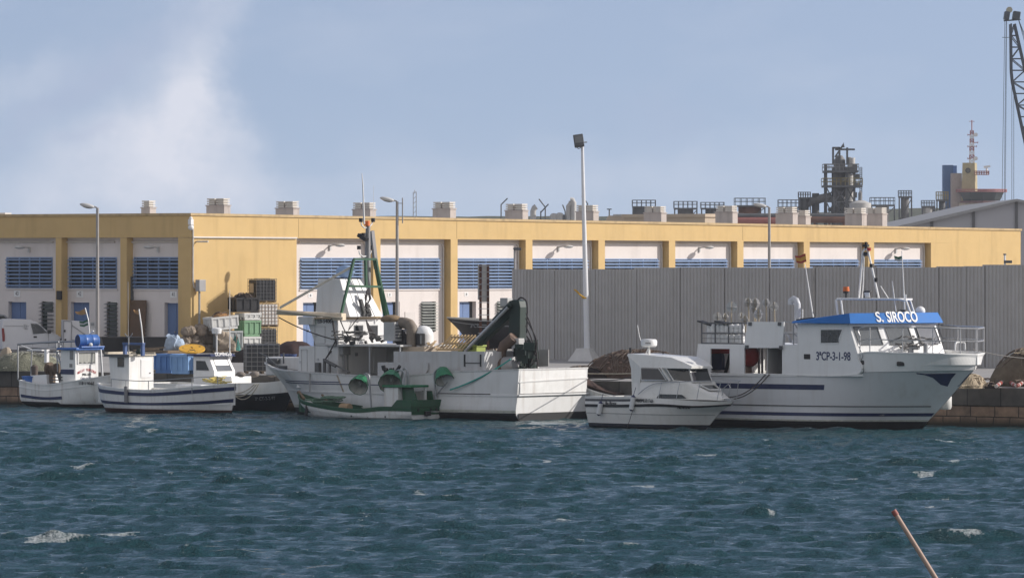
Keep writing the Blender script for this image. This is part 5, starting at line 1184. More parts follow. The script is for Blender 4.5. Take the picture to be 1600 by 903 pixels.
for (c0, c1) in (((553,525),(567,508)), ((577,527),(590,508))):
    a_, b_ = T.loc(*c0, x=xa), T.loc(*c1, x=xa); w_ = win(upper, [(xa,a_.y,a_.z),(xa,b_.y,a_.z),(xa,b_.y,b_.z),(xa,a_.y,b_.z)], glass, darkgrey, .05, (-1,0,0))
m = MB()
for (cx0, cy0, cx1, cy1) in ((492,536,508,510),(492,585,513,538),(466,585,480,546)):
    for k in range(2): pass
    a_, b_ = T.loc(cx0, cy0, y=y1+.004), T.loc(cx1, cy1, y=y1+.004); x0, x1, z0, z1 = sorted((a_.x,b_.x))+sorted((a_.z,b_.z)); z0 = max(z0, 1.45)
    x0 = max(x0, xa+.05); x1 = min(x1, xl-.3 if cx0 < 480 else xf-.3)
    for p0, p1 in (((x0,z0),(x1,z0)),((x1,z0),(x1,z1)),((x1,z1),(x0,z1)),((x0,z1),(x0,z0))): m.beam((p0[0],y1+.008,p0[1]), (p1[0],y1+.008,p1[1]), .035, .02)
    m.box(((x0+x1)/2+.2, y1+.02, (z0+z1)/2), (.1,.05,.1))
m.build('door_frame', M('door_grey', (.5,.5,.5), .6), lower)
a_, b_ = T.loc(583,585,x=xa), T.loc(602,541,x=xa); m = MB(); m.box((xa-.015, (a_.y+b_.y)/2, (zl0+zu0-.2)/2+.15), (.05, abs(a_.y-b_.y), zu0-zl0-.5)); dr = m.build('door', wh_m, lower, bevel=.04); m = MB(); m.box((xa-.06,(a_.y+b_.y)/2-.3,2.0), (.06,.14,.05)); m.build('handle', dark, dr)
m = MB(); m.box((xa-.1, y1-.35, 2.75), (.2,.5,.42)); m.cyl((xa-.1,y1-.3,1.2), (xa-.1,y1-.3,2.55), .05); m.cyl((xa-.05,y1-.6,1.2), (xa-.05,y1-.6,2.6), .03); m.box((xa-.03,y1-1.2,2.55), (.05,.14,.14)); m.build('switch_box', midgrey, lower)
# awning deck aft of the house
ax = T.loc(628, 538, y=y1).x; m = MB(); m.bx(ax, xa+.6, y2-.1, y1+.12, zu0-.1, zu0-.02); aw = m.build('awning_deck', M('awning_grey', (.5,.5,.49), .6, streak=(.3,.25,.2), sk=.5), boat, bevel=.01)
m = MB(); 
for x in (ax+.1, (ax+xa)/2): 
    for y in (y2, y1): m.cyl((x,y,1.0), (x,y,zu0-.1), .04)
m.split('awning_post', galv, aw)
m = MB(); m.bx(ax+.02, xa-.02, y2+.02, y2+.1, 1.1, zu0-.11); m.build('side_screen', M('screen_grey', (.4,.4,.38), .7, streak=(.25,.22,.2), sk=.5), aw)
# tall funnel casing with sloping aft faces
yq1 = 1.35; xq = T.loc(531, 440, y=yq1).x; zq1 = T.loc(515, 436, y=yq1).z; xqf = T.loc(495, 460, y=yq1).x
yq2t = T.loc(567, 436, x=xq).y; yq2b = T.loc(600, 492, x=xq-.6).y
m = MB(); m.loft([[(xq-.55,yq1,zu1+.1),(xqf+.1,yq1,zu1+.1),(xqf+.1,yq2b,zu1+.1),(xq-.55,yq2b,zu1+.1)], [(xq,yq1,zq1),(xqf-.05,yq1,zq1),(xqf-.05,yq2t,zq1),(xq,yq2t,zq1)]]); fn = m.build('funnel_casing', wh_m, boat, bevel=.03)
m = MB()
for u in (.25, .5, .75):
    a_ = Vector((xq-.55, yq1+(yq2b-yq1)*u, zu1+.1)); b_ = Vector((xq, yq1+(yq2t-yq1)*u, zq1)); m.beam(a_+Vector((-.004,0,0)), b_+Vector((-.004,0,0)), .03)
m.split('rib', wh_m, fn)
m = MB(); q = T.loc(540, 428, y=.3); m.sph(q+Vector((0,0,.1)), (.5,.28,.28), 12, 8); m.build('buoy_cover', M('pale_blue_cover', (.3,.42,.62), .7), fn, 50)
# green gantry
gx = xa-.3; G_ = lambda px, py, x=None: T.loc(px, py, x=gx if x is None else x)
m = MB(); 
for (a_, b_) in (((553,405),(533,491)), ((587,405),(605,493)), ((553,405),(587,405)), ((546,447),(594,448))): m.beam(G_(*a_), G_(*b_), .095)
m.beam(G_(584,405), G_(601,493,gx+1.5), .1); m.beam(G_(571,405), G_(572,447), .1)
m.beam(G_(588,410,gx+.1), G_(608,495,gx-.15), .06); m.build('gantry', green, boat)
m = MB(); m.cyl(G_(574,495,gx+.5), G_(575,352,gx+.5), .16, .1, 12); m.beam(G_(588,420,gx+.8), G_(581,361,gx+.8), .2, .12); m.build('mast', M('mast_grey', (.25,.25,.25), .5, .3), boat, 40)
m = MB(); m.tube([G_(569,350,gx+.5), G_(567,290,gx+.5), G_(565.5,271,gx+.5)], [.04,.03,.015]); m.tube([G_(583,345,gx+.5), G_(584,290,gx+.5)], .008)
m.tube([G_(564,345,gx+.5), G_(565,352,gx+.5), G_(569,356,gx+.5), G_(577,355,gx+.5), G_(581,350,gx+.5), G_(583,345,gx+.5)], .03); m.tube([G_(561,392,gx+.5), G_(562,397,gx+.5), G_(567,401,gx+.5), G_(577,400,gx+.5), G_(580,392,gx+.5)], .03); m.build('antenna', pw, boat)
m = MB()
for px, py in ((564,345),(583,345),(561,388),(580,388),(568,368)): m.cyl(G_(px,py+2,gx+.5), G_(px,py-4,gx+.5), .09)
m.box(G_(567,371,gx+.5), (.5,.2,.15), 0, 0, R(-25)); m.split('navigation_light', dark, boat)
m = MB(); m.cyl(G_(573.5,353,gx+.5), G_(573.5,345,gx+.5), .13, .11, 12); m.build('beacon', orange, boat, 40)
# boom, stays, hanging gear
m = MB(); m.tube([T.loc(433,488,y=y1+1.1), T.loc(536,493,y=y1+.2)], .1, 8); m.tube([T.loc(433,485,y=y1+1.2), T.loc(536,497,y=y1+.3)], .06, 6); m.box(T.loc(530,495,y=y1+.2), (.5,.3,.3)); bo = m.build('boom', M('boom_tan', (.66,.56,.42), .7, var=.2), boat, 40)
m = MB()
for k in (0, 1): m.tube([T.loc(437,480+2*k,y=y1+1.1), G_(553,414+2*k)], .035)
m.build('stay', M('stay_rope', (.62,.58,.5), .8), boat)
m = MB()
def sagl(a_, b_, sg_, r_): 
    a_, b_ = Vector(a_), Vector(b_); m.tube([a_.lerp(b_, i/10)-Vector((0,0,sg_*4*(i/10)*(1-i/10))) for i in range(11)], r_, 5)
sagl(T.loc(436,496,y=y1+1.1), T.loc(525,531,y=y1+.15), .1, .025); sagl(T.loc(525,531,y=y1+.15), T.loc(508,562,y=y1+.3), .02, .03); sagl(T.loc(560,496,x=xa-.2), T.loc(507,563,y=y1+.3), .0, .022); sagl(T.loc(530,495,y=y1+.2), T.loc(548,528,y=y1), .15, .025)
sagl(T.loc(519,497,y=y1+.2), T.loc(526,540,y=y1+.1), .0, .04)
for k in range(5): sagl(T.loc(572,500,x=xa-.3), T.loc(580+4*k,526+k,x=xa-.5), .12, .025)
m.build('rigging', rope_d, boat)
m = MB(); rg = random.Random(4)
for k in range(13): m.box(T.loc(rg.uniform(528,606), rg.uniform(527,536), x=xa-.3-rg.random()*.8), (rg.uniform(.06,.3), rg.uniform(.06,.25), rg.uniform(.05,.18)), rg.random()*3, rg.random(), rg.random())
for k in range(12): m.box(T.loc(rg.uniform(566,578), rg.uniform(474,492), x=xa-.35), (rg.uniform(.06,.17),)*3, rg.random()*3, rg.random()*3)
m.beam(T.loc(563,468,x=xa-.35), T.loc(569,490,x=xa-.35), .13); squiggle(m, T.loc(562,532,x=xa-.7), .35, .8, .4, 10, .025, 2, 8); m.build('deck_gear', M('gear_grey', (.06,.06,.058), .7, var=.5, scale=3), boat)
m = MB(); 
for k in range(3): q = T.loc(574+k, 452, x=gx-.1); m.tube([q, q+Vector((0,.15,-.35)), q+Vector((0,.05+.1*k,-.75)), q+Vector((0,-.15,-.4)), q], .03)
m.build('hung_rope', rope_d, boat)
# net roller and bollards at the side, life raft, air unit, exhaust pipe
m = MB(); q = tp(507,565,TB-.25); m.cyl((q.x,q.y,z_f-.2), (q.x,q.y,z_f+.62), .07); m.cyl((q.x-.05,q.y+.05,z_f+.55), (q.x-.7,q.y+.1,z_f+.3), .06); m.cyl((q.x-.3,q.y,z_f-.2), (q.x-.3,q.y,z_f+.45), .05); m.tube([(q.x,q.y,z_f+.6),(q.x-1.4,q.y,z_f+.05)], .035); m.box((q.x+.35,q.y,z_f+.2), (.2,.2,.5)); m.build('net_hauler', M('hauler_grey', (.12,.12,.12), .6, .2), boat, 40)
m = MB(); a_ = T.loc(614,518,x=ax+1.0); m.box(a_, (.6,.55,.8)); ac = m.build('cooling_unit', M('unit_grey', (.42,.42,.41), .5), boat, bevel=.03); m = MB(); 
for k in range(5): m.box(a_+Vector((-.31,0,-.26+.13*k)), (.03,.4,.05))
m.build('grille', darkgrey, ac)
m = MB(); m.cyl(T.loc(644,548,y=.9), T.loc(644,516,y=.9), .24, .24, 14); m.tube([T.loc(644,520,y=.9), T.loc(643.5,512,y=.9), T.loc(640,507,y=.9), T.loc(634,505,y=.9), T.loc(626,504,y=.9)], .24, 14); m.cyl(T.loc(645,585,y=.9), T.loc(645,545,y=.9), .17, .17, 14); m.build('exhaust_pipe', M('pipe_brown', (.2,.165,.13), .7, var=.2, scale=4), boat, 50)
m = MB(); q = T.loc(611,499,y=1.0); m.sph(q, (.5,.4,.2), 14, 8); m.build('net_cover', M('sack_tan', (.24,.17,.1), .95, var=.3, scale=5, bump=.6), boat, 60)
m = MB(); q = T.loc(662,524,y=.5); m.sph(q, (.42,.42,.42), 16, 10); m.cyl(q-Vector((0,0,.7)), q, .42, .42, 16); m.build('dome', pw, boat, 50)
m = MB(); q = T.loc(656,530,y=.9); m.box(q, (.5,.3,.5), R(-30)); e = m.build('searchlight', dark, boat, bevel=.03); m = MB(); m.box(q+Vector((-.1,.15,0)), (.34,.06,.36), R(-30)); m.build('lens', glass_grey, e)
m = MB(); q = T.loc(632,527,y=.6); m.cyl(q+Vector((0,-.4,0)), q+Vector((0,.3,0)), .35, .35, 16); m.build('winch_drum', dark, boat, 40)
m = MB(); q0, q1 = T.loc(634,542,y=1.1), T.loc(668,541,y=1.1); m.bx(q1.x, q0.x, -.5, 1.3, zu0-.35, zu0-.1); m.build('crate_lid', M('tan_board', (.4,.33,.25), .8), boat)
m = MB()
for px in (618, 622, 615): q = T.loc(px, 580, y=1.2); m.cyl((q.x,q.y,1.0), (q.x,q.y,1.0+(.9 if px != 615 else .6)+.5), .07)
m.split('vent_stub', wh_m, boat)
# bow: pulpit post, bollards
m = MB(); q = T.loc(420,566,y=0); m.tube([T.loc(434,572,y=.4), T.loc(416,556,y=.2), T.loc(404,551,y=.1)], .022); m.box((xtip-.5,0,z_b+.12), (.6,.25,.2)); m.cyl(T.loc(443,568,y=.3), T.loc(443,551,y=.3), .035); m.box(T.loc(442,575,y=.9), (.35,.2,.2)); m.cyl(T.loc(430,564,y=-.5), T.loc(460,562,y=-.5), .025); m.split('bow_fitting', darkgrey, boat, smooth=40)
MB().box(T.loc(452,572,y=-.4), (2.2,.6,.8), 0).build('fore_hatch', wh_m, boat, bevel=.05)
m = MB(); m.tube([T.loc(484,583,y=2.2), T.loc(484,612,y=2.35)], .03); m.build('pipe_line', midgrey, hull)
# deck crane
K = lambda px, py, y=.3: T.loc(px, py, y=y)
m = MB(); q = K(812,575); m.cyl((q.x,q.y,1.2), (q.x,q.y,K(812,540).z), .3, .26, 14); m.box((q.x,q.y,1.9), (.9,.8,.5)); cr = m.build('crane_column', crane_green, boat, bevel=.02)
m = MB(); slab(m, T, [(804,531),(806,487),(797,486),(799,478),(806,470),(814,468),(821,470),(823,480),(822,530)], y=.1, th=.45); m.build('crane_post', crane_green, cr, bevel=.03)
m = MB(); slab(m, T, [(812,470),(817,478),(812,488),(800,500),(742,551),(728,551),(733,543),(792,490),(803,474)], y=.15, th=.35); bmz = m.build('crane_boom', crane_green, cr, bevel=.03)
m = MB(); m.cyl(K(794,480,.75), K(726,549,.75), .07, .07, 10); m.build('hydraulic_cylinder', steel, bmz, 40)
m = MB(); m.cyl(K(797,476,.7), K(772,501,.7), .11, .11, 10); m.cyl(K(791,470,.3), K(797,476,.3), .13, .1, 10); m.build('cylinder_body', crane_green, bmz, 40)
m = MB(); rg = random.Random(11)
for k in range(26): m.box(K(rg.uniform(808,836), rg.uniform(540,578), rg.uniform(-.6,.9)), (rg.uniform(.1,.45), rg.uniform(.1,.4), rg.uniform(.1,.5)), rg.random()*3)
for k in range(5): m.cyl(K(806+7*k,580,.5), K(806+7*k,545+rg.uniform(0,12),.5), .05)
m.split('winch_gear', crane_green, cr)
m = MB()
for k in range(9): 
    a_ = K(rg.uniform(818,824), rg.uniform(475,545), .6); b_ = K(rg.uniform(822,840), rg.uniform(555,580), .7); c2 = a_.lerp(b_,.5)+Vector((-rg.uniform(.2,.7),.1,-.1)); m.tube(catmull([a_, c2, b_], 10), .03, 5)
m.tube(catmull([K(808,470,.5), K(814,465,.5), K(822,470,.5), K(824,485,.5), K(823,520,.5)], 14), .035, 5); m.build('hose', rope_d, cr)
m = MB(); q = K(809,536,.6); m.box(q, (.4,.4,.4)); m.box(K(791,472,.3), (.4,.35,.35)); m.split('control_box', M('unit_grey', (0,0,0)), cr, bevel=.02)
m = MB(); m.tube([K(783,568,.8), K(784,548,.8), K(787,540,.8), K(797,533,.8), K(803,527,.8)], [.2,.2,.22,.24,.24], 12); m.cyl(K(790,572,.9), K(777,572,.9), .35, .35, 14); m.build('rusty_pipe', M('pipe_rust', (.13,.085,.06), .75, var=.3, scale=4), boat, 50)
m = MB(); m.cyl(K(806,568,.9), K(790,570,.9), .3, .35, 14); m.build('net_drum', M('drum_grey', (.35,.35,.35), .5, .3), boat, 50)
# pallets and crate lying on the net bin
t = fthing('wooden_pallet', 'pale wooden slatted pallet tilted on the trawler net bin', 'pallet', T); m = MB(); qa, qb = T.loc(691,548,y=.8), T.loc(727,547,y=.8)
for k in range(8): 
    f = k/7; x = qa.x+(qb.x-qa.x)*f; m.box((x, .6, qa.z+.35), (.075,1.15,.03), 0, R(-34))
o = m.build('slat', wood, t); m = MB()
for y, dz in ((.12,.28-.0),(.6,.03),(1.08,-.23)): m.box(((qa.x+qb.x)/2, y, qa.z+.31-dz*-.0+(.6-y)*-.53*-1), (abs(qb.x-qa.x)+.1,.1,.08))
m.build('bearer', wood, t)
t = fthing('wooden_pallet', 'broken wooden pallet lying beside the life raft dome', 'pallet', T); m = MB(); qa = T.loc(680,545,y=.6)
for k in range(4): m.box((qa.x-.5+.3*k, .6, qa.z+.1+.06*k), (.12,1.2,.03), .25*k, R(-10), R(10))
m.build('slat', wood, t)
loose('fish_box', M('lime_plastic', (.3,.36,.06), .5), 'lime green fish box in front of the grounded black boat', 'box', T, tuple(T.loc(737,546,y=.2)), lambda m: (m.bx(-.5,.5,-.3,.3,-.2,.12), m.bx(-.54,.54,-.34,.34,.12,.2)))
# ================================================================== cabin cruiser
p = gnd(917, 667.5, 0.0); th = -46; c_, s_ = math.cos(R(th)), math.sin(R(th)); HB = 1.12
MO = Fr(p.x-s_*HB, p.y+c_*HB, th, LIFT)      # the near (starboard) side is y = -HB
boat = fthing('motorboat', 'small white cabin cruiser with dark stripes and a radar dome on its roof', 'motorboat', MO, 'boats moored at the quay')
mp = lambda px, py, y=-HB: MO.loc(px, py, y=y)
xtip = MO.loc(1146, 627, y=0).x; zt = MO.loc(1146, 627, y=0).z; z0 = mp(918,621).z
gel = M('cruiser_gelcoat', (.74,.73,.69), .3, var=.03, streak=(.5,.46,.38), sk=.25)
xw_ = MO.loc(1105, 663, y=0).x
L_ = [
 [(.1,.2,-.4),(1.8,.25,-.4),(3.6,.22,-.38),(xw_*.85,.12,-.3),(xw_-.25,.015,-.25)],
 [(.0,HB-.12,0),(1.8,HB-.1,0),(3.6,HB-.2,0),(xw_*.88,.42,0),(xw_,.015,0)],
 [(-.05,HB-.03,.45),(1.8,HB,.46),(3.7,HB-.05,.5),(xw_*.97,.62,.58),(xw_+.75,.015,.66)],
 [(-.1,HB,z0-.28),(1.8,HB+.04,z0-.27),(3.9,HB+.02,z0-.2),(xw_*1.02,.8,zt-.2),(xtip-.12,.02,zt-.12)],
 [(-.1,HB-.02,z0),(1.8,HB+.02,z0+.02),(3.9,HB,z0+.04),(xw_*1.03,.82,zt+.0),(xtip,.03,zt)]]
rows = hull_grid(L_, 48, 4, False)
hull = hull_mesh(rows).build('hull', gel, boat, 30)
zstrip(rows, -.4, .12, 0, 1, .008).build('boot_top', M('blue_antifoul', (.014,.018,.03), .6), hull)
strip(rows, .70, .775, .0, 1, .03).build('rubbing_strake', ink_black, hull)
strip(rows, .88, .96, .02, .42, .012).build('stripe', M('stripe_grey', (.06,.06,.065), .5), hull)
zstrip(rows, .50, .525, 0, .95, .012).build('chine_line', M('line_grey', (.3,.3,.29), .5), hull)
m = MB(); S2 = [r[-1] for r in rows]
xc0 = mp(988,600).x; xc1 = mp(1098,571).x
dkm = MB()
for i in range(48):
    a, b = S2[i], S2[i+1]
    if a.x >= xc0-.1: dkm.quad((a.x,-a.y,a.z+.002),(b.x,-b.y,b.z+.002),(b.x,b.y,b.z+.002),(a.x,a.y,a.z+.002))
dkm.build('fore_deck', gel, boat)
im, dk, rl = bulwark([r for r in rows if r[-1].x < xc0+.3], .35, .12, .05); im.build('cockpit_side', gel, boat); dk.build('cockpit_floor', gel, boat); rl.build('gunwale', gel, boat)
# cabin trunk: section shape at stations from the cockpit to the foredeck
pc = lambda px, py, y=-.92: MO.loc(px, py, y=y)
zd = z0+.0; zsill = pc(1003,594).z; zroof = pc(1003,572).z; zrt = pc(985,554).z
xp = pc(990,600).x; xs1 = pc(1047,596).x; xf1 = MO.loc(1105,595,y=0).x; xnose = MO.loc(1128,611,y=0).x
def ringc(x, hb, zb, zt_, r=.12): return [(x,-hb,zb),(x,-hb+.02,zt_-r),(x,-hb+r,zt_),(x,hb-r,zt_),(x,hb-.02,zt_-r),(x,hb,zb)]
m = MB(); m.loft([ringc(xp,.95,zd,zsill), ringc(xs1,.95,zd,zsill), ringc(xs1+.8,.88,zd,zsill-.02), ringc(xf1-.2,.7,zd,zsill-.14), ringc(xnose-.3,.48,zd,zd+.28), ringc(xnose+.2,.25,zd-.02,zd+.06,.02)]); trunk = m.build('cabin_trunk', gel, boat, 50)
# roof and pillars
xr0 = pc(978,557).x; xr1 = MO.loc(1094,571,y=-.1).x; m = MB()
m.loft([[(xr0,-.86,zrt-.04),(xr0,.86,zrt-.04),(xr0,.8,zrt+.04),(xr0,-.8,zrt+.04)], [(xp+.35,-.92,zroof-.05),(xp+.35,.92,zroof-.05),(xp+.35,.8,zrt+.0),(xp+.35,-.8,zrt+.0)], [(xs1-.1,-.93,zroof-.06),(xs1-.1,.93,zroof-.06),(xs1-.1,.78,zrt-.08),(xs1-.1,-.78,zrt-.08)], [(xr1-.3,-.8,zroof-.06),(xr1-.3,.8,zroof-.06),(xr1-.3,.66,zroof+.16),(xr1-.3,-.66,zroof+.16)], [(xr1,-.62,zroof-.07),(xr1,.62,zroof-.07),(xr1,.56,zroof+.02),(xr1,-.56,zroof+.02)]]); roof_ = m.build('cabin_roof', gel, boat, 50)
m = MB()
for sg in (-1, 1):
    m.ext([(xp-.05,sg*.95,zd),(xp+.3,sg*.95,zd),(xp+.42,sg*.93,zroof-.05),(xr0+.05,sg*.86,zrt-.05),(xr0+.2,sg*.86,zrt-.12)], (0,-sg*.06,0))
    a_ = pc(1047,597,-.93); b_ = pc(1033,573,-.93); m.beam((a_.x,sg*.93,zsill), (b_.x,sg*.91,zroof-.06), .1, .05)
m.split('pillar', gel, boat)
# windows: side, front quarter, windscreen
for sg in (-1, 1):
    c = [(pc(1002,594).x,sg*.935,zsill+.02),(pc(1042,594).x,sg*.93,zsill+.02),(pc(1030,573).x,sg*.915,zroof-.07),(pc(1001,573).x,sg*.92,zroof-.07)]; win(trunk, c, M('tint_glass', (.04,.032,.026), .1), gel, .03, (0,sg,0))
xw0 = pc(1052,594,-.9).x; q1 = [(xw0,-.9,zsill),(xf1-.25,-.55,zsill-.06),(xr1-.2,-.5,zroof-.07),(xw0-.42,-.88,zroof-.07)]
for sg in (-1, 1):
    c = [Vector((a, b*-sg, z)) for a, b, z in q1]; c = [Vector((v[0], v[1], v[2])) for v in c]; n_ = (c[1]-c[0]).cross(c[3]-c[0]); n_ = n_ if n_.x > 0 else -n_; win(trunk, c, glass, gel, .03, n_)
c = [Vector(v) for v in ((xf1-.25,-.55,zsill-.06),(xf1-.25,.55,zsill-.06),(xr1-.2,.5,zroof-.07),(xr1-.2,-.5,zroof-.07))]; win(trunk, c, glass, gel, .03, (c[1]-c[0]).cross(c[3]-c[0]))
# hatch in the foredeck and the long side light
m = MB(); qh = MO.loc(1104,607,y=0); 
c = [Vector((xf1-.05,-.45,zsill-.16)),Vector((xf1-.05,.45,zsill-.16)),Vector((xnose-.35,.32,zd+.36)),Vector((xnose-.35,-.32,zd+.36))]; win(trunk, c, glass, gel, .04, (0,0,1), .05, 'hatch')
c = [Vector((*mp(1025,622,-HB-.03).xy, 0)) for _ in range(1)]
sl_ = [mp(1025,622,-HB-.045), mp(1074,620,-HB-.045), mp(1066,616.5,-HB-.045), mp(1031,616,-HB-.045)]
xx = [mp(1026,0,-.95).x, mp(1073,0,-.95).x, mp(1066,0,-.95).x, mp(1031,0,-.95).x]; zz_ = [zd+.03, zd+.06, zd+.2, zd+.2]
win(trunk, [(x,-.965,z) for x, z in zip(xx, zz_)], glass, ink_black, .02, (0,-1,0))
# deck rail
topR = [pc(997,616,-1.05), pc(1012,604,-1.02), pc(1030,598,-1.0), pc(1075,596,-.95), pc(1120,595,-.65), pc(1140,597,-.2)]
topR += [Vector((p_.x, -p_.y, p_.z)) for p_ in topR[::-1]]
m = MB(); m.tube(catmull(topR, 40), .016, 6)
for px, y in ((1034,-1.0),(1062,-.98),(1094,-.85),(1126,-.5)): a_ = pc(px,597,y); m.cyl((a_.x-.15,y-.05,z0), a_, .014); m.cyl((a_.x-.15,-y+.05,z0), (a_.x,-y,a_.z), .014)
m.tube([MO.loc(1128,618,y=-.3), MO.loc(1131,606,y=-.3), MO.loc(1138,600,y=-.3), MO.loc(1142,606,y=-.3)], .016); m.build('deck_rail', steel, boat)
m = MB(); q = MO.loc(1120,622,y=0); m.box((xtip-.5,0,zt+.06), (.9,.2,.08)); m.box((xtip-.7,0,zt+.12), (.3,.12,.12)); m.build('anchor_roller', galv, boat)
m = MB(); a_ = pc(1007,567,-.6); m.tube([pc(1006,566,-.6), pc(1006,561,-.6), pc(1025,561,-.6), pc(1026,566,-.6)], .016); m.build('roof_rail', steel, roof_)
q = MO.loc(1014,536,y=0); m = MB(); m.lathe([(0,-.15),(.26,-.15),(.32,-.1),(.33,.08),(.28,.15),(0,.17)], 20, None, q); rd = m.build('radar_dome', pw, roof_, 40)
m = MB(); m.cyl((q.x,q.y,zrt-.05), (q.x,q.y,q.z-.14), .05); m.cyl((q.x-.2,q.y,zrt), (q.x,q.y,q.z-.15), .02); m.tube([MO.loc(1004,541,y=.1), MO.loc(999,525,y=.1), MO.loc(996,508,y=.1)], .014); m.build('radar_post', pw, roof_)
m = MB(); a_ = MO.loc(985,548,y=-.3); m.cyl((a_.x,a_.y,zrt), a_, .03); m.cyl((a_.x,a_.y,a_.z-.02), (a_.x,a_.y,a_.z+.12), .05); a_ = MO.loc(1036,548,y=.4); m.cyl((a_.x,a_.y,zrt-.1), a_, .015); m.build('navigation_light', dark, roof_)
q = mp(1010,619.5,-HB); text(scene, 'RIO 650 Fish', .2, ink_black, hull, (q.x,-HB-.075,zd-.07), (1,0,0), (0,0,1), sx=.85)
hull_text(rows, MO, 'lla Rosa', .2, darkgrey, hull, 955, 630, -1, 8, sx=1)
hull_text(rows, MO, '7ªAT-4-14-96', .13, ink_black, hull, 1068, 636, -1, 8)
q = MO.loc(1014,535,y=-.33); text(scene, 'marine', .11, ink_black, rd, (q.x-.03,-.345,q.z-.02), (1,0,0), (0,0,1))
for k, (px, y0_, y1_, lab) in enumerate(((939,627,649,'slim white fender with blue ends near the stern of the cabin cruiser'),(990,617,642,'slim white fender with blue ends hanging below the cabin door of the cruiser'))):
    a_ = mp(px,y0_,-HB-.13); b_ = mp(px-4,y1_,-HB-.13); t = thing('fender', lab, 'fender', MO.w(*b_), MO.d, 'fenders on the cabin cruiser'); d = a_-b_
    m = MB(); m.cyl(d*.12, d*.88, .1, .1, 12); m.build('body', pw, t, 40); m = MB(); m.cyl(d*.0, d*.12, .03, .1, 12); m.cyl(d*.88, d, .1, .03, 12); m.tube([d, d+Vector((.02,.1,.3))], .012); m.build('cap', navy, t)
rope('mooring_rope', [MO.w(*mp(989,640,-HB-.14)), MO.w(*mp(980,668,-HB-.3))], 'thin line from the middle fender down into the water', r=.012, sag=0, mat=rope_d)

# ================================================================== rowing skiff with the brown tarp
p = gnd(922, 655, 0.0); SK = Fr(p.x, p.y+2.2, 153, LIFT)
boat = fthing('skiff', 'small white rowing skiff half hidden between the trawler stern and the cabin cruiser', 'skiff', SK, 'boats moored at the quay')
L_ = [[(-3.4,.15,-.2),(-1.6,.2,-.25),(-.2,.1,-.1),(.1,.02,.1)],[(-3.5,.6,.3),(-1.6,.75,.25),(-.2,.45,.4),(.35,.03,.7)],[(-3.5,.7,.8),(-1.7,.9,.85),(-.1,.62,1.2),(.55,.05,1.75)]]
rows = hull_grid(L_, 30, 4, True); hull_mesh(rows).build('hull', white_old, boat, 40)
im, dk, rl = bulwark(rows, .35, .05, .05); im.build('inner_side', white_old, boat); dk.build('floor', cream, boat); rl.build('gunwale', white_clean, boat)
m = MB(); m.cyl((.15,0,1.3), (.15,0,1.95), .05); m.build('stem_post', galv, boat)
bt = M('brown_tarp', (.045,.022,.014), .8, var=.3, scale=3, bump=.4)
def drape(m, pts_a, pts_b, th_=.05, rough=.05, seed=0):
    rings = []
    for k, (a_, b_) in enumerate(zip(pts_a, pts_b)):
        r_ = []
        for i in range(9):
            f = i/8; p_ = Vector(a_).lerp(Vector(b_), f); p_.z += .12*math.sin(f*PI)+rough*noise.noise((p_.x*3+seed, p_.y*3, k)); r_.append(p_)
        rings.append(r_+[Vector((v.x, v.y, v.z-th_)) for v in r_[::-1]])
    m.loft(rings)
m = MB(); drape(m, [(.5,.12,1.78),(.25,.5,1.62),(-.3,.72,1.35),(-1.0,.85,1.1),(-1.7,.88,.95)], [(.5,-.12,1.78),(.25,-.3,1.6),(-.3,-.45,1.2),(-1.0,-.4,.85),(-1.7,-.4,.75)], .05, .1)
place(m, 'tarp', bt, 'dark brown tarp draped over the bow of the small skiff', 'tarp', SK.w(0,0,0), SK.d, None, 60)
rope('mooring_rope', [SK.w(.2,0,1.8), QP.w(42,1.0,Q+1.1)], 'pale mooring ropes from the skiff stem up to the brown net mound', r=.025, sag=.25)
rope('mooring_rope', [SK.w(.1,.1,1.6), MO.w(*pc(990,588,-.4))], 'dark line from the skiff stem to the cruiser cabin', r=.02, sag=.12, mat=rope_d)

# ================================================================== green lamp boat
p = gnd(641, 656.5, 0.0); th = 141; HB = 1.0; c_, s_ = math.cos(R(th)), math.sin(R(th)); GB = Fr(p.x+s_*HB, p.y-c_*HB, th, LIFT)
boat = fthing('lamp_boat', 'low green and white open boat carrying three big green lamp shades', 'fishing boat', GB, 'boats moored at the quay')
gp = lambda px, py, y=HB: GB.loc(px, py, y=y)
xt = GB.loc(467,615,y=0).x; zt = GB.loc(467,615,y=0).z; zc = gp(641,625).z; zl = gp(608,637).z; zm = gp(547,640).z; zb = gp(490,629).z; xk = gp(612,640).x
L_ = [[(0.05,.2,-.3),(1.5,.25,-.35),(3.2,.25,-.35),(xt*.75,.15,-.3),(xt-.7,.02,-.1)],
      [(0,HB-.1,0),(1.5,HB,0),(3.2,HB-.03,0),(xt*.8,HB*.6,.02),(xt-.45,.02,.1)],
      [(-.05,HB,zl-.28),(1.5,HB+.03,zl-.28),(3.2,HB+.02,zm-.24),(xt*.85,HB*.72,zb-.22),(xt-.1,.03,zt-.25)],
      [(-.05,HB+.02,zl),(1.5,HB+.05,zl),(3.2,HB+.04,zm),(xt*.86,HB*.76,zb),(xt,.04,zt)]]
rows = hull_grid(L_, 40, 4, False); hull = hull_mesh(rows).build('hull', white_old, boat, 30)
im, dk, rl = bulwark(rows, .15, .06, .05); im.build('inner_side', green, boat); dk.build('floor', M('green_deck', (.02,.06,.035), .8, var=.3), boat); rl.build('gunwale', green, boat)
strip(rows, .84, 1.0, 0, 1, .02).build('green_band', green, hull)
m = MB(); m.bx(-.085,-.055,-HB-.03,HB+.03,zl-.14,zl); m.build('green_band', green, hull)
m = MB()
for sg in (1, -1):
    m.ext([(-.06,sg*(HB+.07),zl+.052),(xk-.05,sg*(HB+.08),zl+.052),(xk-.35,sg*(HB+.08),zc),(-.06,sg*(HB+.07),zc)], (0,-sg*.05,0))
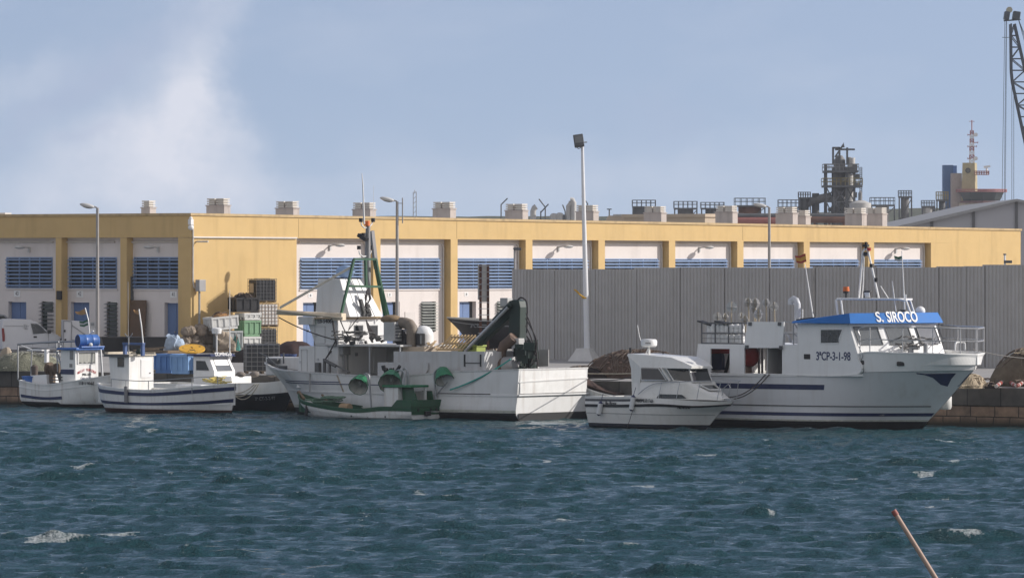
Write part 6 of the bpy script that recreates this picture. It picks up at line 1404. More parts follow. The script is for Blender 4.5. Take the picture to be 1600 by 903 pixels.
m.bx(-.11,-.06,-HB-.07,HB+.07,zl+.052,zc); co = m.build('coaming', green, boat)
m = MB(); 
for (px, py) in ((549,652),(575,654),(602,652),(643,645),(655,643),(660,648)):
    if px < 641: q = gp(px, py, HB+.01); m.box((q.x,q.y,max(.05,q.z)), (.06,.03,.07))
    else: m.box((-.09, HB-.4-(px-643)*.07, .35), (.03,.1,.1))
m.bx(-.12,-.06,-.2,.15,.1,.28); m.split('drain_hole', dark, hull)
# console with green lid
m = MB(); a_ = GB.loc(600,632,y=.6); b_ = GB.loc(622,603,y=.6); m.bx(b_.x,a_.x+.0,-.45,.6,.2,GB.loc(610,605,y=.6).z); cs = m.build('console', white_old, boat, bevel=.02)
a2 = GB.loc(645,600,y=.0); m = MB(); m.bx(b_.x-.75,a_.x+.05,-.5,.68,GB.loc(610,605,y=.6).z+.004,GB.loc(610,605,y=.6).z+.1); m.build('lid', lampgreen, cs, bevel=.02)
m = MB(); m.bx(b_.x-.7,b_.x-.62,-.4,-.3,.2,GB.loc(610,605,y=.6).z); m.bx(b_.x-.7,b_.x-.1,-.42,-.38,.2,1.1); m.build('console_leg', white_old, cs)
m = MB(); m.ext([(.1,.4,zc-.1),(.9,.4,zc-.1),(1.0,.35,zc+.55),(.5,.35,zc+.6)], (0,-.06,0)); m.ext([(.1,-.6,zc-.1),(.8,-.6,zc-.1),(.7,-.6,zc+.35),(.2,-.6,zc+.35)], (0,-.06,0)); m.build('stern_panel', green, boat)
# lamps
for k, (cx_, cy_, bx_, by_, w_, hh, tz, y_) in enumerate(((562,599,580,636,31,.0,-.05,.7),(611,594,635,625,37,0,0,.3),(693,587,681,618,30,0,0,-.75))):
    sc_ = F/GB.w(2,0,0).y; r_ = w_/sc_/2; c = GB.loc(cx_,cy_,y=y_); 
    tau = R((58, 60, 40)[k]); az_ = (-.3, -.15, .3)[k]; ca_, sa_ = math.cos(az_), math.sin(az_); ux_, uy_ = .629*ca_+.777*sa_, -.777*ca_+.629*sa_
    Mt = Vector((0,0,1)).rotation_difference(Vector((ux_*math.sin(tau), uy_*math.sin(tau), math.cos(tau)))).to_matrix()
    sh = MB(); N_ = 10; sh.lathe([(0,r_*.95),(r_*.35,r_*.92),(r_*.62,r_*.7),(r_*.8,r_*.25),(r_*1.0,-r_*.62)], N_, Mt, c); o = sh.build('lamp_shade', lampgreen, boat); o.data.materials.append(ink_grey)
    so_ = o.modifiers.new('shell','SOLIDIFY'); so_.thickness = .012
    inn = MB(); inn.lathe([(0,r_*.88),(r_*.33,r_*.85),(r_*.59,r_*.64),(r_*.77,r_*.22),(r_*.965,-r_*.6)], N_, Mt, c); inn.build('reflector', M('lamp_inner', (.42,.42,.38), .5, streak=(.2,.18,.15), sk=.6), o)
    bl = MB(); bl.sph(c+Mt @ Vector((0,0,r_*.1)), (.07,.07,.12), 10, 8); bl.build('bulb', M('bulb_glass', (.3,.3,.28), .15), o)
    to = MB(); to.box(c+Mt @ Vector((0,0,r_*1.02)), (.14,.14,.12)); to.build('socket', darkgrey, o)
    ft = GB.loc(bx_,by_,y=y_); top_ = GB.loc(bx_-(4 if k < 2 else -1), cy_-(13 if k < 2 else 9), y=y_); ar = MB()
    ar.tube(catmull([Vector((ft.x,ft.y,.2)), ft, GB.loc(bx_-2.5,cy_,y=y_), top_, top_.lerp(c+Vector((0,0,r_*1.1)), .4), c+Mt @ Vector((0,0,r_*1.05))], 20), .038, 8)
    if k == 2: ar.tube([GB.loc(681,618,y=y_), GB.loc(699,597,y=y_)], .03)
    ar.build('lamp_arm', galv, boat, 60)
m = MB(); m.tube(catmull([GB.loc(625,608,y=-.3), GB.loc(630,578,y=-.3), GB.loc(636,579,y=-.3), GB.loc(638,600,y=-.3)], 16), .045, 8); m.build('pipe_hoop', galv, boat)
m = MB(); rg = random.Random(2)
for k in range(10): m.box(GB.loc(rg.uniform(588,624), rg.uniform(572,590), y=-.2), (rg.uniform(.06,.25),.15,rg.uniform(.06,.2)), rg.random()*3, rg.random())
m.cyl(GB.loc(619,582,y=-.2), GB.loc(625,571,y=-.2), .09, .07); m.build('engine_gear', dark, boat)
m = MB(); squiggle(m, GB.loc(505,628,y=.2), .8, .4, .25, 14, .03, 2, 3); o = place(m, 'rope_heap', M('green_rope', (.12,.2,.14), .9), 'heap of green rope in the bow of the green lamp boat', 'rope', GB.w(0,0,0), GB.d)
m = MB(); a_ = GB.loc(540,637,y=.5); m.cyl(a_+Vector((.25,0,-.0)), a_+Vector((-.25,0,.02)), .17, .17, 12); 
for k in range(5): m.tube([a_+Vector((-.2+.1*k,.175*math.cos(2*PI*i/12),.175*math.sin(2*PI*i/12))) for i in range(13)], .025)
place(m, 'rope_drum', M('drum_wood', (.4,.28,.17), .8), 'small tan rope drum lying amidships in the green lamp boat', 'drum', GB.w(0,0,0), GB.d, None, 40)
m = MB(); m.beam(GB.loc(503,616,y=.4), GB.loc(511,627,y=.4), .1, .06); m.beam(GB.loc(475,624,y=.1), GB.loc(466,612,y=.0), .12); m.build('bow_post', wood_old, boat)
m = MB(); m.tube([GB.loc(480,632,y=.7), GB.loc(478,650,y=.75)], .07); m.build('bow_fender', dark, boat)

rope('towing_rope', [GB.w(*GB.loc(703,609,y=-.75)), T.w(*T.loc(798,561,y=TB-.1))], 'teal rope from the third green lamp up to the deck crane', r=.035, mat=rope_t, sag=.12)
# ================================================================== small white double-ender with the box cabin
p = gnd(352, 648, 0.0); th = -41; HB = .98; WB = Fr(p.x+.25, p.y, th, LIFT)   # stem at the origin
boat = fthing('rowing_boat', 'small white double ended boat with navy bands and a white box cabin', 'boat', WB, 'boats moored at the quay')
wp = lambda px, py, y=-HB: WB.loc(px, py, y=y)
xs0 = WB.loc(154, 604, y=0).x; zs0 = WB.loc(154,600,y=0).z; zmid = wp(255,611).z; zbw = WB.loc(352,600,y=0).z
xm = xs0/2
L_ = [[(xs0+.6,.02,-.3),(xs0*.8,.15,-.3),(xm,.2,-.35),(xs0*.2,.12,-.3),(-.1,.02,-.25)],
      [(xs0+.45,.02,.02),(xs0*.82,.6,0),(xm,HB-.08,0),(xs0*.18,.5,0),(.02,.02,0)],
      [(xs0+.15,.03,.5),(xs0*.84,.78,.42),(xm,HB,.38),(xs0*.15,.68,.48),(.18,.03,.6)],
      [(xs0,.04,zs0),(xs0*.85,.84,(zs0+zmid)/2),(xm,HB+.03,zmid),(xs0*.13,.78,(zbw+zmid)/2+.05),(.25,.04,zbw)]]
rows = hull_grid(L_, 40, 4, True); hull = hull_mesh(rows, transom=False).build('hull', white, boat, 40)
im, dk, rl = bulwark(rows, .35, .06, .05); im.build('inner_side', white, boat); dk.build('floor', cream, boat); rl.build('gunwale', white, boat)
zstrip(rows, -.3, .13, 0, 1, .008).build('boot_top', maroon, hull)
strip(rows, .845, .93, .03, .99, .02).build('stripe', navy, hull); strip(rows, .60, .68, .03, .99, .02).build('stripe', navy, hull)
ca, cb = WB.loc(173,600,y=-.55), WB.loc(201.5,600,y=-.55); yb_ = WB.loc(240, 600, x=cb.x).y; zc_ = WB.loc(201,556,y=-.55).z
m = MB(); m.loft([[(ca.x+.08,-.55,.3),(cb.x,-.55,.3),(cb.x,yb_,.3),(ca.x+.08,yb_,.3)], [(ca.x-.12,-.55,zc_),(cb.x,-.55,zc_),(cb.x,yb_,zc_),(ca.x-.12,yb_,zc_)]]); cab = m.build('cabin', white, boat, bevel=.015)
m = MB(); m.bx(ca.x-.3,cb.x+.08,-.63,yb_+.08,zc_+.002,zc_+.06); m.bx(ca.x-.3,ca.x-.25,-.63,yb_+.08,zc_+.062,zc_+.16); m.bx(ca.x-.249,cb.x+.03,yb_+.03,yb_+.08,zc_+.062,zc_+.14); m.build('cabin_roof', M('roof_cream', (.5,.45,.36), .8, var=.15), cab)
m = MB(); m.bx(ca.x-.33,cb.x+.1,-.66,-.632,zc_-.05,zc_+.07); m.build('roof_trim', darkgrey, cab)
a_, b_ = WB.loc(184,573,y=-.55), WB.loc(194,558.5,y=-.55); win(cab, [(a_.x,-.555,a_.z),(b_.x,-.555,a_.z),(b_.x,-.555,b_.z),(a_.x,-.555,b_.z)], M('brown_glass', (.08,.07,.055), .2), darkgrey, .04, (0,-1,0))
a_, b_ = WB.loc(220,590,x=cb.x), WB.loc(236,561,x=cb.x); m = MB(); m.bx(cb.x+.002,cb.x+.025,a_.y,b_.y,a_.z,b_.z); dr = m.build('door', white_clean, cab, bevel=.008); m = MB(); m.sph((cb.x+.04,b_.y-.1,a_.z+.2), .03, 6, 5); m.build('handle', darkgrey, dr)
m = MB(); a_, b_ = WB.loc(195,551,y=0), WB.loc(223,551,y=0); zt_ = WB.loc(200,537,y=0).z; m.box(((a_.x+.02),.0,(zc_+zt_)/2), (.12,.16,zt_-zc_),0); m.box((b_.x,0,(zc_+zt_)/2), (.12,.16,zt_-zc_)); m.box(((a_.x+b_.x)/2,0,zt_), (abs(b_.x-a_.x)+.14,.18,.1)); m.build('roof_hoop', M('hoop_blue', (.05,.1,.25), .5), cab, bevel=.01)
m = MB(); q = WB.loc(217,549,y=.1); m.sph((q.x,q.y,zc_+.16), (.14,.14,.16), 10, 7); m.build('lantern', crane_green, cab, 50)
m = MB(); m.tube([WB.loc(224,540,y=.05), WB.loc(221,510,y=.05), WB.loc(217,483,y=.05)], .03); fp = m.build('flag_pole', pw, boat)
flag(fp, [WB.loc(217.2,484,y=.05), WB.loc(218.6,491,y=.05), WB.loc(209.5,485,y=.05), WB.loc(211,490,y=.05)], [(1, fr_tan)])
m = MB(); m.tube([WB.loc(201,552,y=-.2), WB.loc(201,526,y=-.2)], .025); m.tube([WB.loc(195,521,y=-.2), WB.loc(199,526,y=-.2), WB.loc(204,526,y=-.2), WB.loc(207,521,y=-.2)], .022); m.cyl(WB.loc(200.5,526,y=-.2), WB.loc(200,440,y=-.2), .012); m.build('fork_mast', galv, boat)
rr = [WB.loc(*q, y=y_) for q, y_ in (((174,592),-.75),((197,594),-.95),((232,595),-.95),((300,590),-.85),((340,588),-.4))]
m = MB(); m.tube(catmull(rr, 24), .02)
for p_, px in zip(rr, (174,197,232,300,340)): m.cyl((p_.x,p_.y,zmid-.1), p_, .02)
m.build('side_rail', galv, boat)
m = MB(); a_ = WB.loc(197,616,y=-HB-.09); m.cyl(a_+Vector((0,0,-.35)), a_+Vector((0,0,.35)), .09, .09, 10); m.build('fender_roll', M('fender_grey', (.22,.22,.23), .7), boat, 50)
MB().bx(wp(262,0).x, wp(300,0).x, -.5, .5, .352, zmid+.28).build('foredeck_box', white, boat, bevel=.03)
m = MB(); squiggle(m, (WB.loc(347,595,y=0).x-.3,0,zbw), .35, .25, .3, 8, .025, 2, 12); place(m, 'rope_coil', M('yellow_rope', (.6,.48,.14), .9), 'coil of yellow rope on the bow of the white double ended boat', 'rope', WB.w(0,0,0), WB.d)

# ================================================================== Willy Tercero
p = gnd(172, 639, 0.0); th = -41; HB = 1.0; W1 = Fr(p.x, p.y+.9, th, LIFT)
boat = fthing('fishing_boat', 'small white fishing boat with a blue cabin roof at the far left', 'fishing boat', W1, 'boats moored at the quay')
wp = lambda px, py, y=-HB: W1.loc(px, py, y=y)
xs0 = wp(29,615).x; zs0 = wp(28,595).z; z2 = wp(75,602).z; z3 = wp(130,594).z; xt = W1.loc(180,586,y=0).x; zt = W1.loc(180,586,y=0).z
L_ = [[(xs0+.3,.2,-.2),(xs0*.65,.2,-.3),(xs0*.35,.2,-.3),(-.8,.1,-.3),(-.3,.02,-.25)],
      [(xs0+.1,HB-.2,.12),(xs0*.66,HB-.1,0),(xs0*.36,HB-.15,0),(-.75,.42,0),(0,.02,0)],
      [(xs0,HB-.08,.4),(xs0*.67,HB,.3),(xs0*.37,HB,.36),(-.5,.6,.5),(xt*.6,.03,.7)],
      [(xs0-.02,HB-.05,zs0),(xs0*.68,HB+.02,z2),(xs0*.38,HB+.02,(z2+z3)/2),(-.6,.75,z3+.05),(xt,.04,zt)]]
rows = hull_grid(L_, 40, 4, True); hull = hull_mesh(rows).build('hull', white_old, boat, 40)
im, dk, rl = bulwark(rows, .3, .06, .05); im.build('inner_side', white, boat); dk.build('floor', M('old_deck', (0,0,0)), boat); rl.build('gunwale', white, boat)
zstrip(rows, -.3, lambda i: .2 if i < .42 else .12, 0, 1, .01).build('boot_top', boot, hull); strip(rows, .66, .73, .03, .44, .02).build('stripe', navy, hull)
strip(rows, .86, .88, 0, 1, .02).build('rubbing_strake', white, hull)
hull_text(rows, W1, '3ªMA-1-811', .2, ink_black, hull, 135, 599, -1, 10, True)
ca, cb = W1.loc(95,580,y=-.7), W1.loc(118,580,y=-.7); yb_ = W1.loc(154,580,x=cb.x).y; zc_ = W1.loc(118,547,y=-.7).z
m = MB(); m.loft([[(ca.x,-.7,.3),(cb.x,-.7,.3),(cb.x,yb_,.3),(ca.x,yb_,.3)], [(ca.x,-.7,zc_),(cb.x-.02,-.7,zc_),(cb.x-.02,yb_,zc_),(ca.x,yb_,zc_)]]); cab = m.build('wheelhouse', white, boat, bevel=.015)
m = MB(); m.bx(ca.x-.12,cb.x+.2,-.85,yb_+.15,zc_+.002,zc_+.1); m.bx(cb.x+.05,cb.x+.28,-.6,yb_+.12,zc_+.101,zc_+.17); m.build('roof', blue, cab, bevel=.02)
a_, b_ = W1.loc(121,569,x=cb.x), W1.loc(150,549.5,x=cb.x); wf = win(cab, [(cb.x,a_.y,a_.z),(cb.x,b_.y,a_.z),(cb.x,b_.y,b_.z),(cb.x,a_.y,b_.z)], M('curtain_glass', (.09,.095,.09), .1), white_clean, .05, (1,0,0))
m = MB(); n_ = 22
for i in range(n_):
    f = .06+.86*i/n_; y = a_.y+(b_.y-a_.y)*f; z1_ = a_.z+(b_.z-a_.z)*.85; z0_ = a_.z+(b_.z-a_.z)*(.12+.05*math.sin(i)); m.box((cb.x+.012, y, (z0_+z1_)/2), (.012, abs(b_.y-a_.y)/n_*.8, z1_-z0_), R(25 if i % 2 else -25))
m.build('curtain', M('curtain_cloth', (.5,.5,.46), .9), wf)
m = MB(); m.bx(ca.x-.004,cb.x-.1,-.712,-.702,W1.loc(105,584,y=-.7).z-.02,W1.loc(105,577,y=-.7).z); m.build('blue_band', navy, cab)
m = MB(); q = W1.loc(111,571,y=-.7); m.box((q.x,-.71,q.z), (.16,.03,.16)); q = W1.loc(112,555,y=-.7); m.box((q.x,-.71,q.z), (.2,.03,.4)); m.build('door_fitting', midgrey, cab)
zt3 = [W1.loc(136,py,x=cb.x).z for py in (577,585,591)]; yc_ = (a_.y+b_.y)/2; word = 'WILLY TERCERO'
for i, ch in enumerate(word):
    if ch == ' ': continue
    f = (i-6)/6; text(scene, ch, .16, ink_red, cab, (cb.x+.004, yc_+f*.52, zt3[0]-.02-.13*f*f), (0,1,-.42*f), (0,.42*f,1), sx=.8)
text(scene, '3MA-1-811', .16, ink_black, cab, (cb.x+.004,yc_,zt3[1]), (0,1,0), (0,0,1), sx=.8); text(scene, 'Caleta de Velez', .15, ink_navy, cab, (cb.x+.004,yc_,zt3[2]), (0,1,0), (0,0,1), sx=.8)
# barrel on the roof
q = W1.loc(137, 531, y=.1); d = Vector((.25,1,0)).normalized(); t = thing('plastic_barrel', 'blue plastic barrel lying on the cabin roof of the small left boat', 'barrel', W1.w(q.x,q.y,zc_+.115), W1.d)
rB = .29; a1 = W1.loc(122,531,y=-.55); Lb = 1.0; dx_ = Vector((.33,.94,0)); c0 = -dx_*Lb/2+Vector((0,0,rB))
m = MB(); Mt = Matrix((Vector((0,0,1)).cross(dx_), Vector((0,0,1)), dx_)).transposed(); m.lathe([(0,.06),(rB-.02,.06),(rB-.02,0),(rB,.0),(rB,.3),(rB+.012,.33),(rB,.36),(rB,.64),(rB+.012,.67),(rB,.7),(rB,Lb-.05),(rB-.05,Lb),(0,Lb)], 24, Mt, c0); m.build('shell', barrel_blue, t, 40)
m = MB(); m.lathe([(0,.01),(rB-.03,.01),(rB-.03,.055),(0,.055)], 20, Mt, c0); m.build('shaded_end', M('barrel_end_shade', (.015,.03,.09), .7), t)  # solid disc in darker blue imitates the shaded hollow of the barrel
m = MB(); m.tube([W1.loc(146,517,y=.5), W1.loc(139,523,y=.5)], .0301); m.tube([W1.loc(140,523,y=.6), W1.loc(138,500,y=.6), W1.loc(133,481,y=.6)], .025); fp = m.build('flag_pole', pw, boat)
flag(fp, [W1.loc(133,482,y=.6), W1.loc(134.5,491,y=.6), W1.loc(118,488,y=.6), W1.loc(121,492,y=.6)], [(1, fr_tan)])
flag(fp, [W1.loc(137,499,y=.6), W1.loc(138,508,y=.6), W1.loc(125,503,y=.6), W1.loc(126,511,y=.6)], [(.35,fr_grn),(.3,fr_wht),(.35,fr_grn)], 'pennant')
m = MB(); m.tube([W1.loc(157,546,y=.6), W1.loc(160,588,y=.6)], .05); m.build('roof_post', galv, boat)
m = MB(); q = W1.loc(141,541,y=-.1); m.sph((cb.x+.25,yc_,zc_+.24), .09, 8, 6); m.build('roof_light', pw, cab)
# pipe frame over the stern, with the poles carried on it
fr1 = [W1.loc(28,538,y=-.8), W1.loc(92,534,y=-.8)]; fr2 = [W1.loc(50,546,y=.7), W1.loc(95,541,y=.7)]
m = MB(); m.tube(fr1, .04); m.tube([fr1[0], W1.loc(28,593,y=-.8)], .03); m.tube([fr2[0], W1.loc(48,590,y=.7)], .03); m.tube(fr2, .03); m.tube([fr1[0], fr2[0]], .03); m.tube([W1.loc(88,536,y=-.5), W1.loc(90,580,y=-.5)], .03); m.tube([W1.loc(84,550,y=-.5), W1.loc(94,550,y=-.5)], .03); m.tube([W1.loc(90,548,y=-.3), W1.loc(101,598,y=-.5)], .03); m.build('stern_frame', galv, boat)
m = MB(); m.tube([W1.loc(28,538,y=-.9), W1.loc(80,534,y=-.6), W1.loc(118,533,y=-.2)], .05); m.tube([W1.loc(70,536,y=-.2), W1.loc(120,532,y=.1)], .04); place(m, 'pole_bundle', galv, 'two metal poles lying over the stern frame of the small left boat', 'pole', W1.w(0,0,0), W1.d)
m = MB(); m.bx(W1.loc(52,546,y=.6).x, W1.loc(75,546,y=.6).x, .2,.7, W1.loc(60,546,y=.6).z-.05, W1.loc(60,546,y=.6).z); q = W1.loc(73,556,y=.3); m.box((q.x,q.y,q.z+.0), (.16,.16,.6)); m.build('white_stand', white_clean, boat)
loose('tub', barrel_blue, 'blue plastic tub in the stern of the small left boat', 'tub', W1, tuple(W1.loc(47,598,y=-.3)), lambda m: m.lathe([(0,-.45),(.32,-.45),(.36,.25),(.39,.26),(.39,.3),(.33,.3),(.33,.2),(0,.2)], 18), None, 40)
loose('engine_cover', white_clean, 'white engine cover behind the blue tub of the small left boat', 'cover', W1, tuple(W1.loc(70,595,y=-.1)), lambda m: m.loft([[(-.6,-.4,-.5),(.6,-.4,-.5),(.6,.4,-.5),(-.6,.4,-.5)],[(-.5,-.35,.25),(.45,-.35,.3),(.45,.35,.3),(-.5,.35,.25)]]))
loose('net_winch', M('winch_rust', (.14,.1,.07), .8, var=.4, scale=6), 'rusty net winch beside the cabin of the small left boat', 'winch', W1, tuple(W1.loc(82,576,y=-.2)), lambda m: (m.cyl((-.25,0,0),(-.15,0,0),.3,.3,18), m.cyl((-.15,0,0),(.2,0,0),.14,.14,12), m.cyl((.2,0,0),(.28,0,0),.25,.25,16), m.box((0,0,-.4),(.2,.2,.6))), None, 40)
loose('step_frame', darkgrey, 'dark slatted step frame at the foot of the small left cabin', 'step', W1, tuple(W1.loc(89,595,y=-.7)), lambda m: [m.box((0,0,-.1+.14*k),(.7,.2,.04)) for k in range(3)]+[m.beam((.35,-.1,-.2),(.1,-.1,.4),.05)])
loose('gas_bottle', M('bottle_brown', (.1,.075,.06), .6), 'brown gas bottle standing against the left boat cabin frame', 'bottle', W1, tuple(W1.loc(54,578,y=.4)), lambda m: m.lathe([(0,-.3),(.15,-.3),(.16,.16),(.1,.2),(.06,.24),(0,.24)], 12), None, 40)

# ================================================================== Domingo, with the dark hull
p = QP.w(0,0); th = -40; HB = 1.15
u0 = at(448, 645, 253.0); DM = Fr(u0.x, 251.6, th, LIFT)    # stem at the origin
boat = fthing('fishing_boat', 'dark hulled fishing boat with a small white cabin, its bow behind the trawler stem', 'fishing boat', DM, 'boats moored at the quay')
dpx = lambda px, py, y=-HB: DM.loc(px, py, y=y)
zs = dpx(400,601).z; zk = dpx(400,612).z-.16; 
L_ = [[(-7.5,.2,-.4),(-4.5,.2,-.4),(-2,.2,-.4),(-.8,.1,-.4),(-.4,.02,-.3)],
      [(-7.6,HB-.1,0),(-4.5,HB,0),(-2,HB-.3,0),(-.8,.4,0),(0,.02,0)],
      [(-7.6,HB,zk),(-4.5,HB+.05,zk-.05),(-2,HB,zk),(-.5,.7,zk+.05),(.45,.03,zk+.15)],
      [(-7.6,HB,zs-.05),(-4.5,HB+.05,zs-.08),(-2,HB,zs),(-.45,.75,zs+.05),(.55,.03,zs+.2)]]
rows = hull_grid(L_, 36, 4, False); hull = hull_mesh(rows).build('hull', M('black_hull', (.01,.012,.018), .4, var=.3), boat, 30)
strip(rows, .672, 1.0, 0, 1, .012).build('white_sheer', white, hull)
im, dk, rl = bulwark(rows, zs-.28, .06, .05); im.build('inner_side', white, boat); dk.build('floor', cream, boat); rl.build('gunwale', white, boat)
hull_text(rows, DM, '3ª CT-2-2-97', .22, ink_grey, hull, 414, 622, -1)
ca, cb = DM.loc(302,590,y=-.75), DM.loc(334,590,y=-.75); yb_ = DM.loc(367,590,x=cb.x).y; zc_ = DM.loc(332,557,y=-.75).z; zst = DM.loc(334,580,y=-.75).z
m = MB(); m.loft([[(ca.x,-.75,.45),(cb.x,-.75,.45),(cb.x,yb_,.45),(ca.x,yb_,.45)], [(ca.x,-.75,zst),(cb.x+.02,-.75,zst),(cb.x+.02,yb_,zst),(ca.x,yb_,zst)], [(ca.x,-.75,zc_),(cb.x-.3,-.75,zc_),(cb.x-.3,yb_-.1,zc_),(ca.x,yb_-.1,zc_)]]); cab = m.build('wheelhouse', white_clean, boat, bevel=.015)
m = MB(); m.loft([[(ca.x-.25,-.9,zc_+.002),(cb.x+.0,-.9,zc_+.002),(cb.x+.0,yb_+.05,zc_+.002),(ca.x-.25,yb_+.05,zc_+.002)], [(ca.x-.25,-.9,zc_+.07),(cb.x-.1,-.9,zc_+.12),(cb.x-.1,yb_,zc_+.12),(ca.x-.25,yb_,zc_+.07)]]); rf_ = m.build('roof', navy, cab)
text(scene, 'DOMINGO', .24, ink_white, rf_, (cb.x-.02,(yb_-.75)/2-.05,zc_+.09), (0,1,0), (-.45,0,1), sx=.9)
a_, b_ = DM.loc(306,579,y=-.75), DM.loc(329,563,y=-.75); win(cab, [(a_.x,-.752,a_.z),(b_.x-.02,-.752,a_.z),(b_.x-.28,-.752,b_.z),(a_.x,-.752,b_.z)], glass, white_clean, .03, (0,-1,0))
c = [Vector((cb.x+.02,-.55,zst)),Vector((cb.x+.02,yb_-.18,zst)),Vector((cb.x-.27,yb_-.25,zc_-.1)),Vector((cb.x-.27,-.55,zc_-.1))]; n_ = (c[1]-c[0]).cross(c[3]-c[0]); win(cab, c, glass_grey, darkgrey, .03, n_ if n_.x > 0 else -n_)
m = MB(); q = DM.loc(338.5,517,y=.1); m.cyl((q.x,q.y,zc_+.1), q, .035); m.lathe([(0,-.14),(.2,-.12),(.22,.0),(.22,.1),(.15,.14),(0,.15)], 16, None, q); m.build('radar_dome', pw, cab, 40)
m = MB(); q = DM.loc(359,555,y=.3); m.tube([(q.x,q.y,zc_+.05), DM.loc(359,453,y=.3)], [.025,.012]); m.build('whip_antenna', pw, cab)
MB().bx(cb.x+.01, cb.x+1.0, -.7, yb_, .45, zs+.32).build('fore_trunk', white_clean, boat, bevel=.03)
m = MB(); q = DM.loc(345,593,x=cb.x+.08); squiggle(m, (q.x,q.y+.1,q.z-.15), .12, .5, .3, 10, .03, 2, 6); q2 = DM.loc(360,588,x=cb.x+.08); place(m, 'rope_coil', M('yellow_rope', (0,0,0)), 'coil of yellow rope hung on the front of the small white cabin', 'rope', DM.w(0,0,0), DM.d)
for k in range(3): rope('mooring_rope', [DM.w(*DM.loc(343+8*k,604+2*k,y=-1.2)), DM.w(*DM.loc(398+3*k,600,y=-1.25))], ['upper','middle','lower'][k]+' of three slack pale ropes against the dark hull', r=.022, sag=.35+.1*k)
# ================================================================== things standing on the quay
def lumps(spec, amp=.16, seed=0):
    m = MB()
    for (c, r) in spec: m.sph(c, r, 22, 15)
    m.v = [tuple(Vector(v)+Vector((noise.noise(Vector(v)*2.6+Vector((seed,0,0))), noise.noise(Vector(v)*2.6+Vector((0,seed+7,0))), noise.noise(Vector(v)*2.6+Vector((0,0,seed+13)))))*amp+Vector((0,0,.5*amp*noise.noise(Vector(v)*8)))) for v in m.v]
    return m
def wire_bin(label, wpos, rz, w, d, h, cage, tank, plate_=None, name='liquid_container'):
    t = thing(name, label, 'tank container', wpos, rz, 'caged tank containers')
    p_ = MB()
    for x in (-w/2+.06, 0, w/2-.06): p_.bx(x-.05, x+.05, -d/2, d/2, .02, .1)
    for y in np.linspace(-d/2+.06, d/2-.06, 5): p_.bx(-w/2, w/2, y-.05, y+.05, .101, .13)
    p_.build('pallet', wood_old, t)
    b_ = MB(); b_.bx(-w/2+.02, w/2-.02, -d/2+.02, d/2-.02, .135, h-.06); o = b_.build('tank', tank, t, bevel=.06)
    c_ = MB(); n1, n2, n3 = 7, 6, 7
    for z in np.linspace(.15, h-.02, n3):
        for (a, b) in (((-w/2,-d/2),(w/2,-d/2)),((w/2,-d/2),(w/2,d/2)),((w/2,d/2),(-w/2,d/2)),((-w/2,d/2),(-w/2,-d/2))): c_.beam((*a,z), (*b,z), .024)
    for x in np.linspace(-w/2, w/2, n1):
        for y in (-d/2, d/2): c_.beam((x,y,.13), (x,y,h), .02)
    for y in np.linspace(-d/2, d/2, n2)[1:-1]:
        for x in (-w/2, w/2): c_.beam((x,y,.13), (x,y,h), .02)
    for x in np.linspace(-w/2, w/2, 4)[1:-1]: c_.beam((x,-d/2,h), (x,d/2,h), .03)
    c_.build('cage', cage, t)
    if plate_ is not None:
        q = MB(); q.bx(-w/2-.03, -w/2-.018, -.22, .3, h*.42, h*.8); q.build('label_plate', M('plate_tan', (.45,.38,.28), .7), t)
    return t
RZ = R(35); hS = 1.335
black_t = M('black_tank', (.02,.021,.024), .45, var=.3); white_t = M('white_tank', (.62,.6,.57), .5, var=.06)
pA = B.loc(412, 520, y=-1.7); wA = B.w(pA.x, pA.y, 0)
for k, (tm, lab, dx) in enumerate(((black_t,'black caged tank at the bottom of the tallest stack by the yellow wall',-.05),(white_t,'white caged tank in the middle of the tallest stack by the yellow wall',.02),(black_t,'black caged tank with a tan plate, topmost of the tallest stack',-.08))):
    wire_bin(lab, (wA.x+dx, wA.y, Q+k*(hS+.02)), RZ-(.05*k), 1.24, 1.06, hS, M('grey_cage', (.12,.12,.12), .5, .4) if k != 1 else M('rusty_cage', (.22,.16,.12), .7), tm, 1 if k == 2 else None)
def fish_bin(name, label, wpos, rz, w, d, h, mat, rxy=(0,0), group='fish bins on the quay', slots=3):
    t = thing(name, label, 'fish bin', wpos, rz, group); t.rotation_euler = (rxy[0], rxy[1], rz)
    m = MB(); th_ = .05; fl = .16
    m.bx(-w/2, w/2, -d/2, d/2, fl, fl+.05)
    for (x0,x1,y0,y1) in ((-w/2,w/2,-d/2,-d/2+th_),(-w/2,w/2,d/2-th_,d/2),(-w/2,-w/2+th_,-d/2+th_,d/2-th_),(w/2-th_,w/2,-d/2+th_,d/2-th_)): m.bx(x0,x1,y0,y1,fl+.051,h)
    o = m.build('body', mat, t)
    f_ = MB()
    for y in (-d/2+.08, 0, d/2-.08):
        f_.bx(-w/2+.02, w/2-.02, y-.06, y+.06, 0, fl-.002)
    f_.build('skid', mat, t)
    r_ = MB()
    for k in range(slots+1):
        x = -w/2+w*k/slots; r_.bx(x-.035, x+.035, -d/2-.04, -d/2-.001, fl, h-.06); 
        y = -d/2+d*k/slots; r_.bx(-w/2-.04, -w/2-.001, y-.035, y+.035, fl, h-.06); r_.bx(w/2+.001, w/2+.04, y-.035, y+.035, fl, h-.06)
    for (x0,x1,y0,y1) in ((-w/2-.05,w/2+.05,-d/2-.05,-d/2-.002),(-w/2-.05,w/2+.05,d/2+.002,d/2+.05),(-w/2-.05,-w/2-.002,-d/2-.001,d/2+.001),(w/2+.002,w/2+.05,-d/2-.001,d/2+.001)): r_.bx(x0,x1,y0,y1,h-.1,h+.01)
    r_.build('rim_rib', mat, t); return t
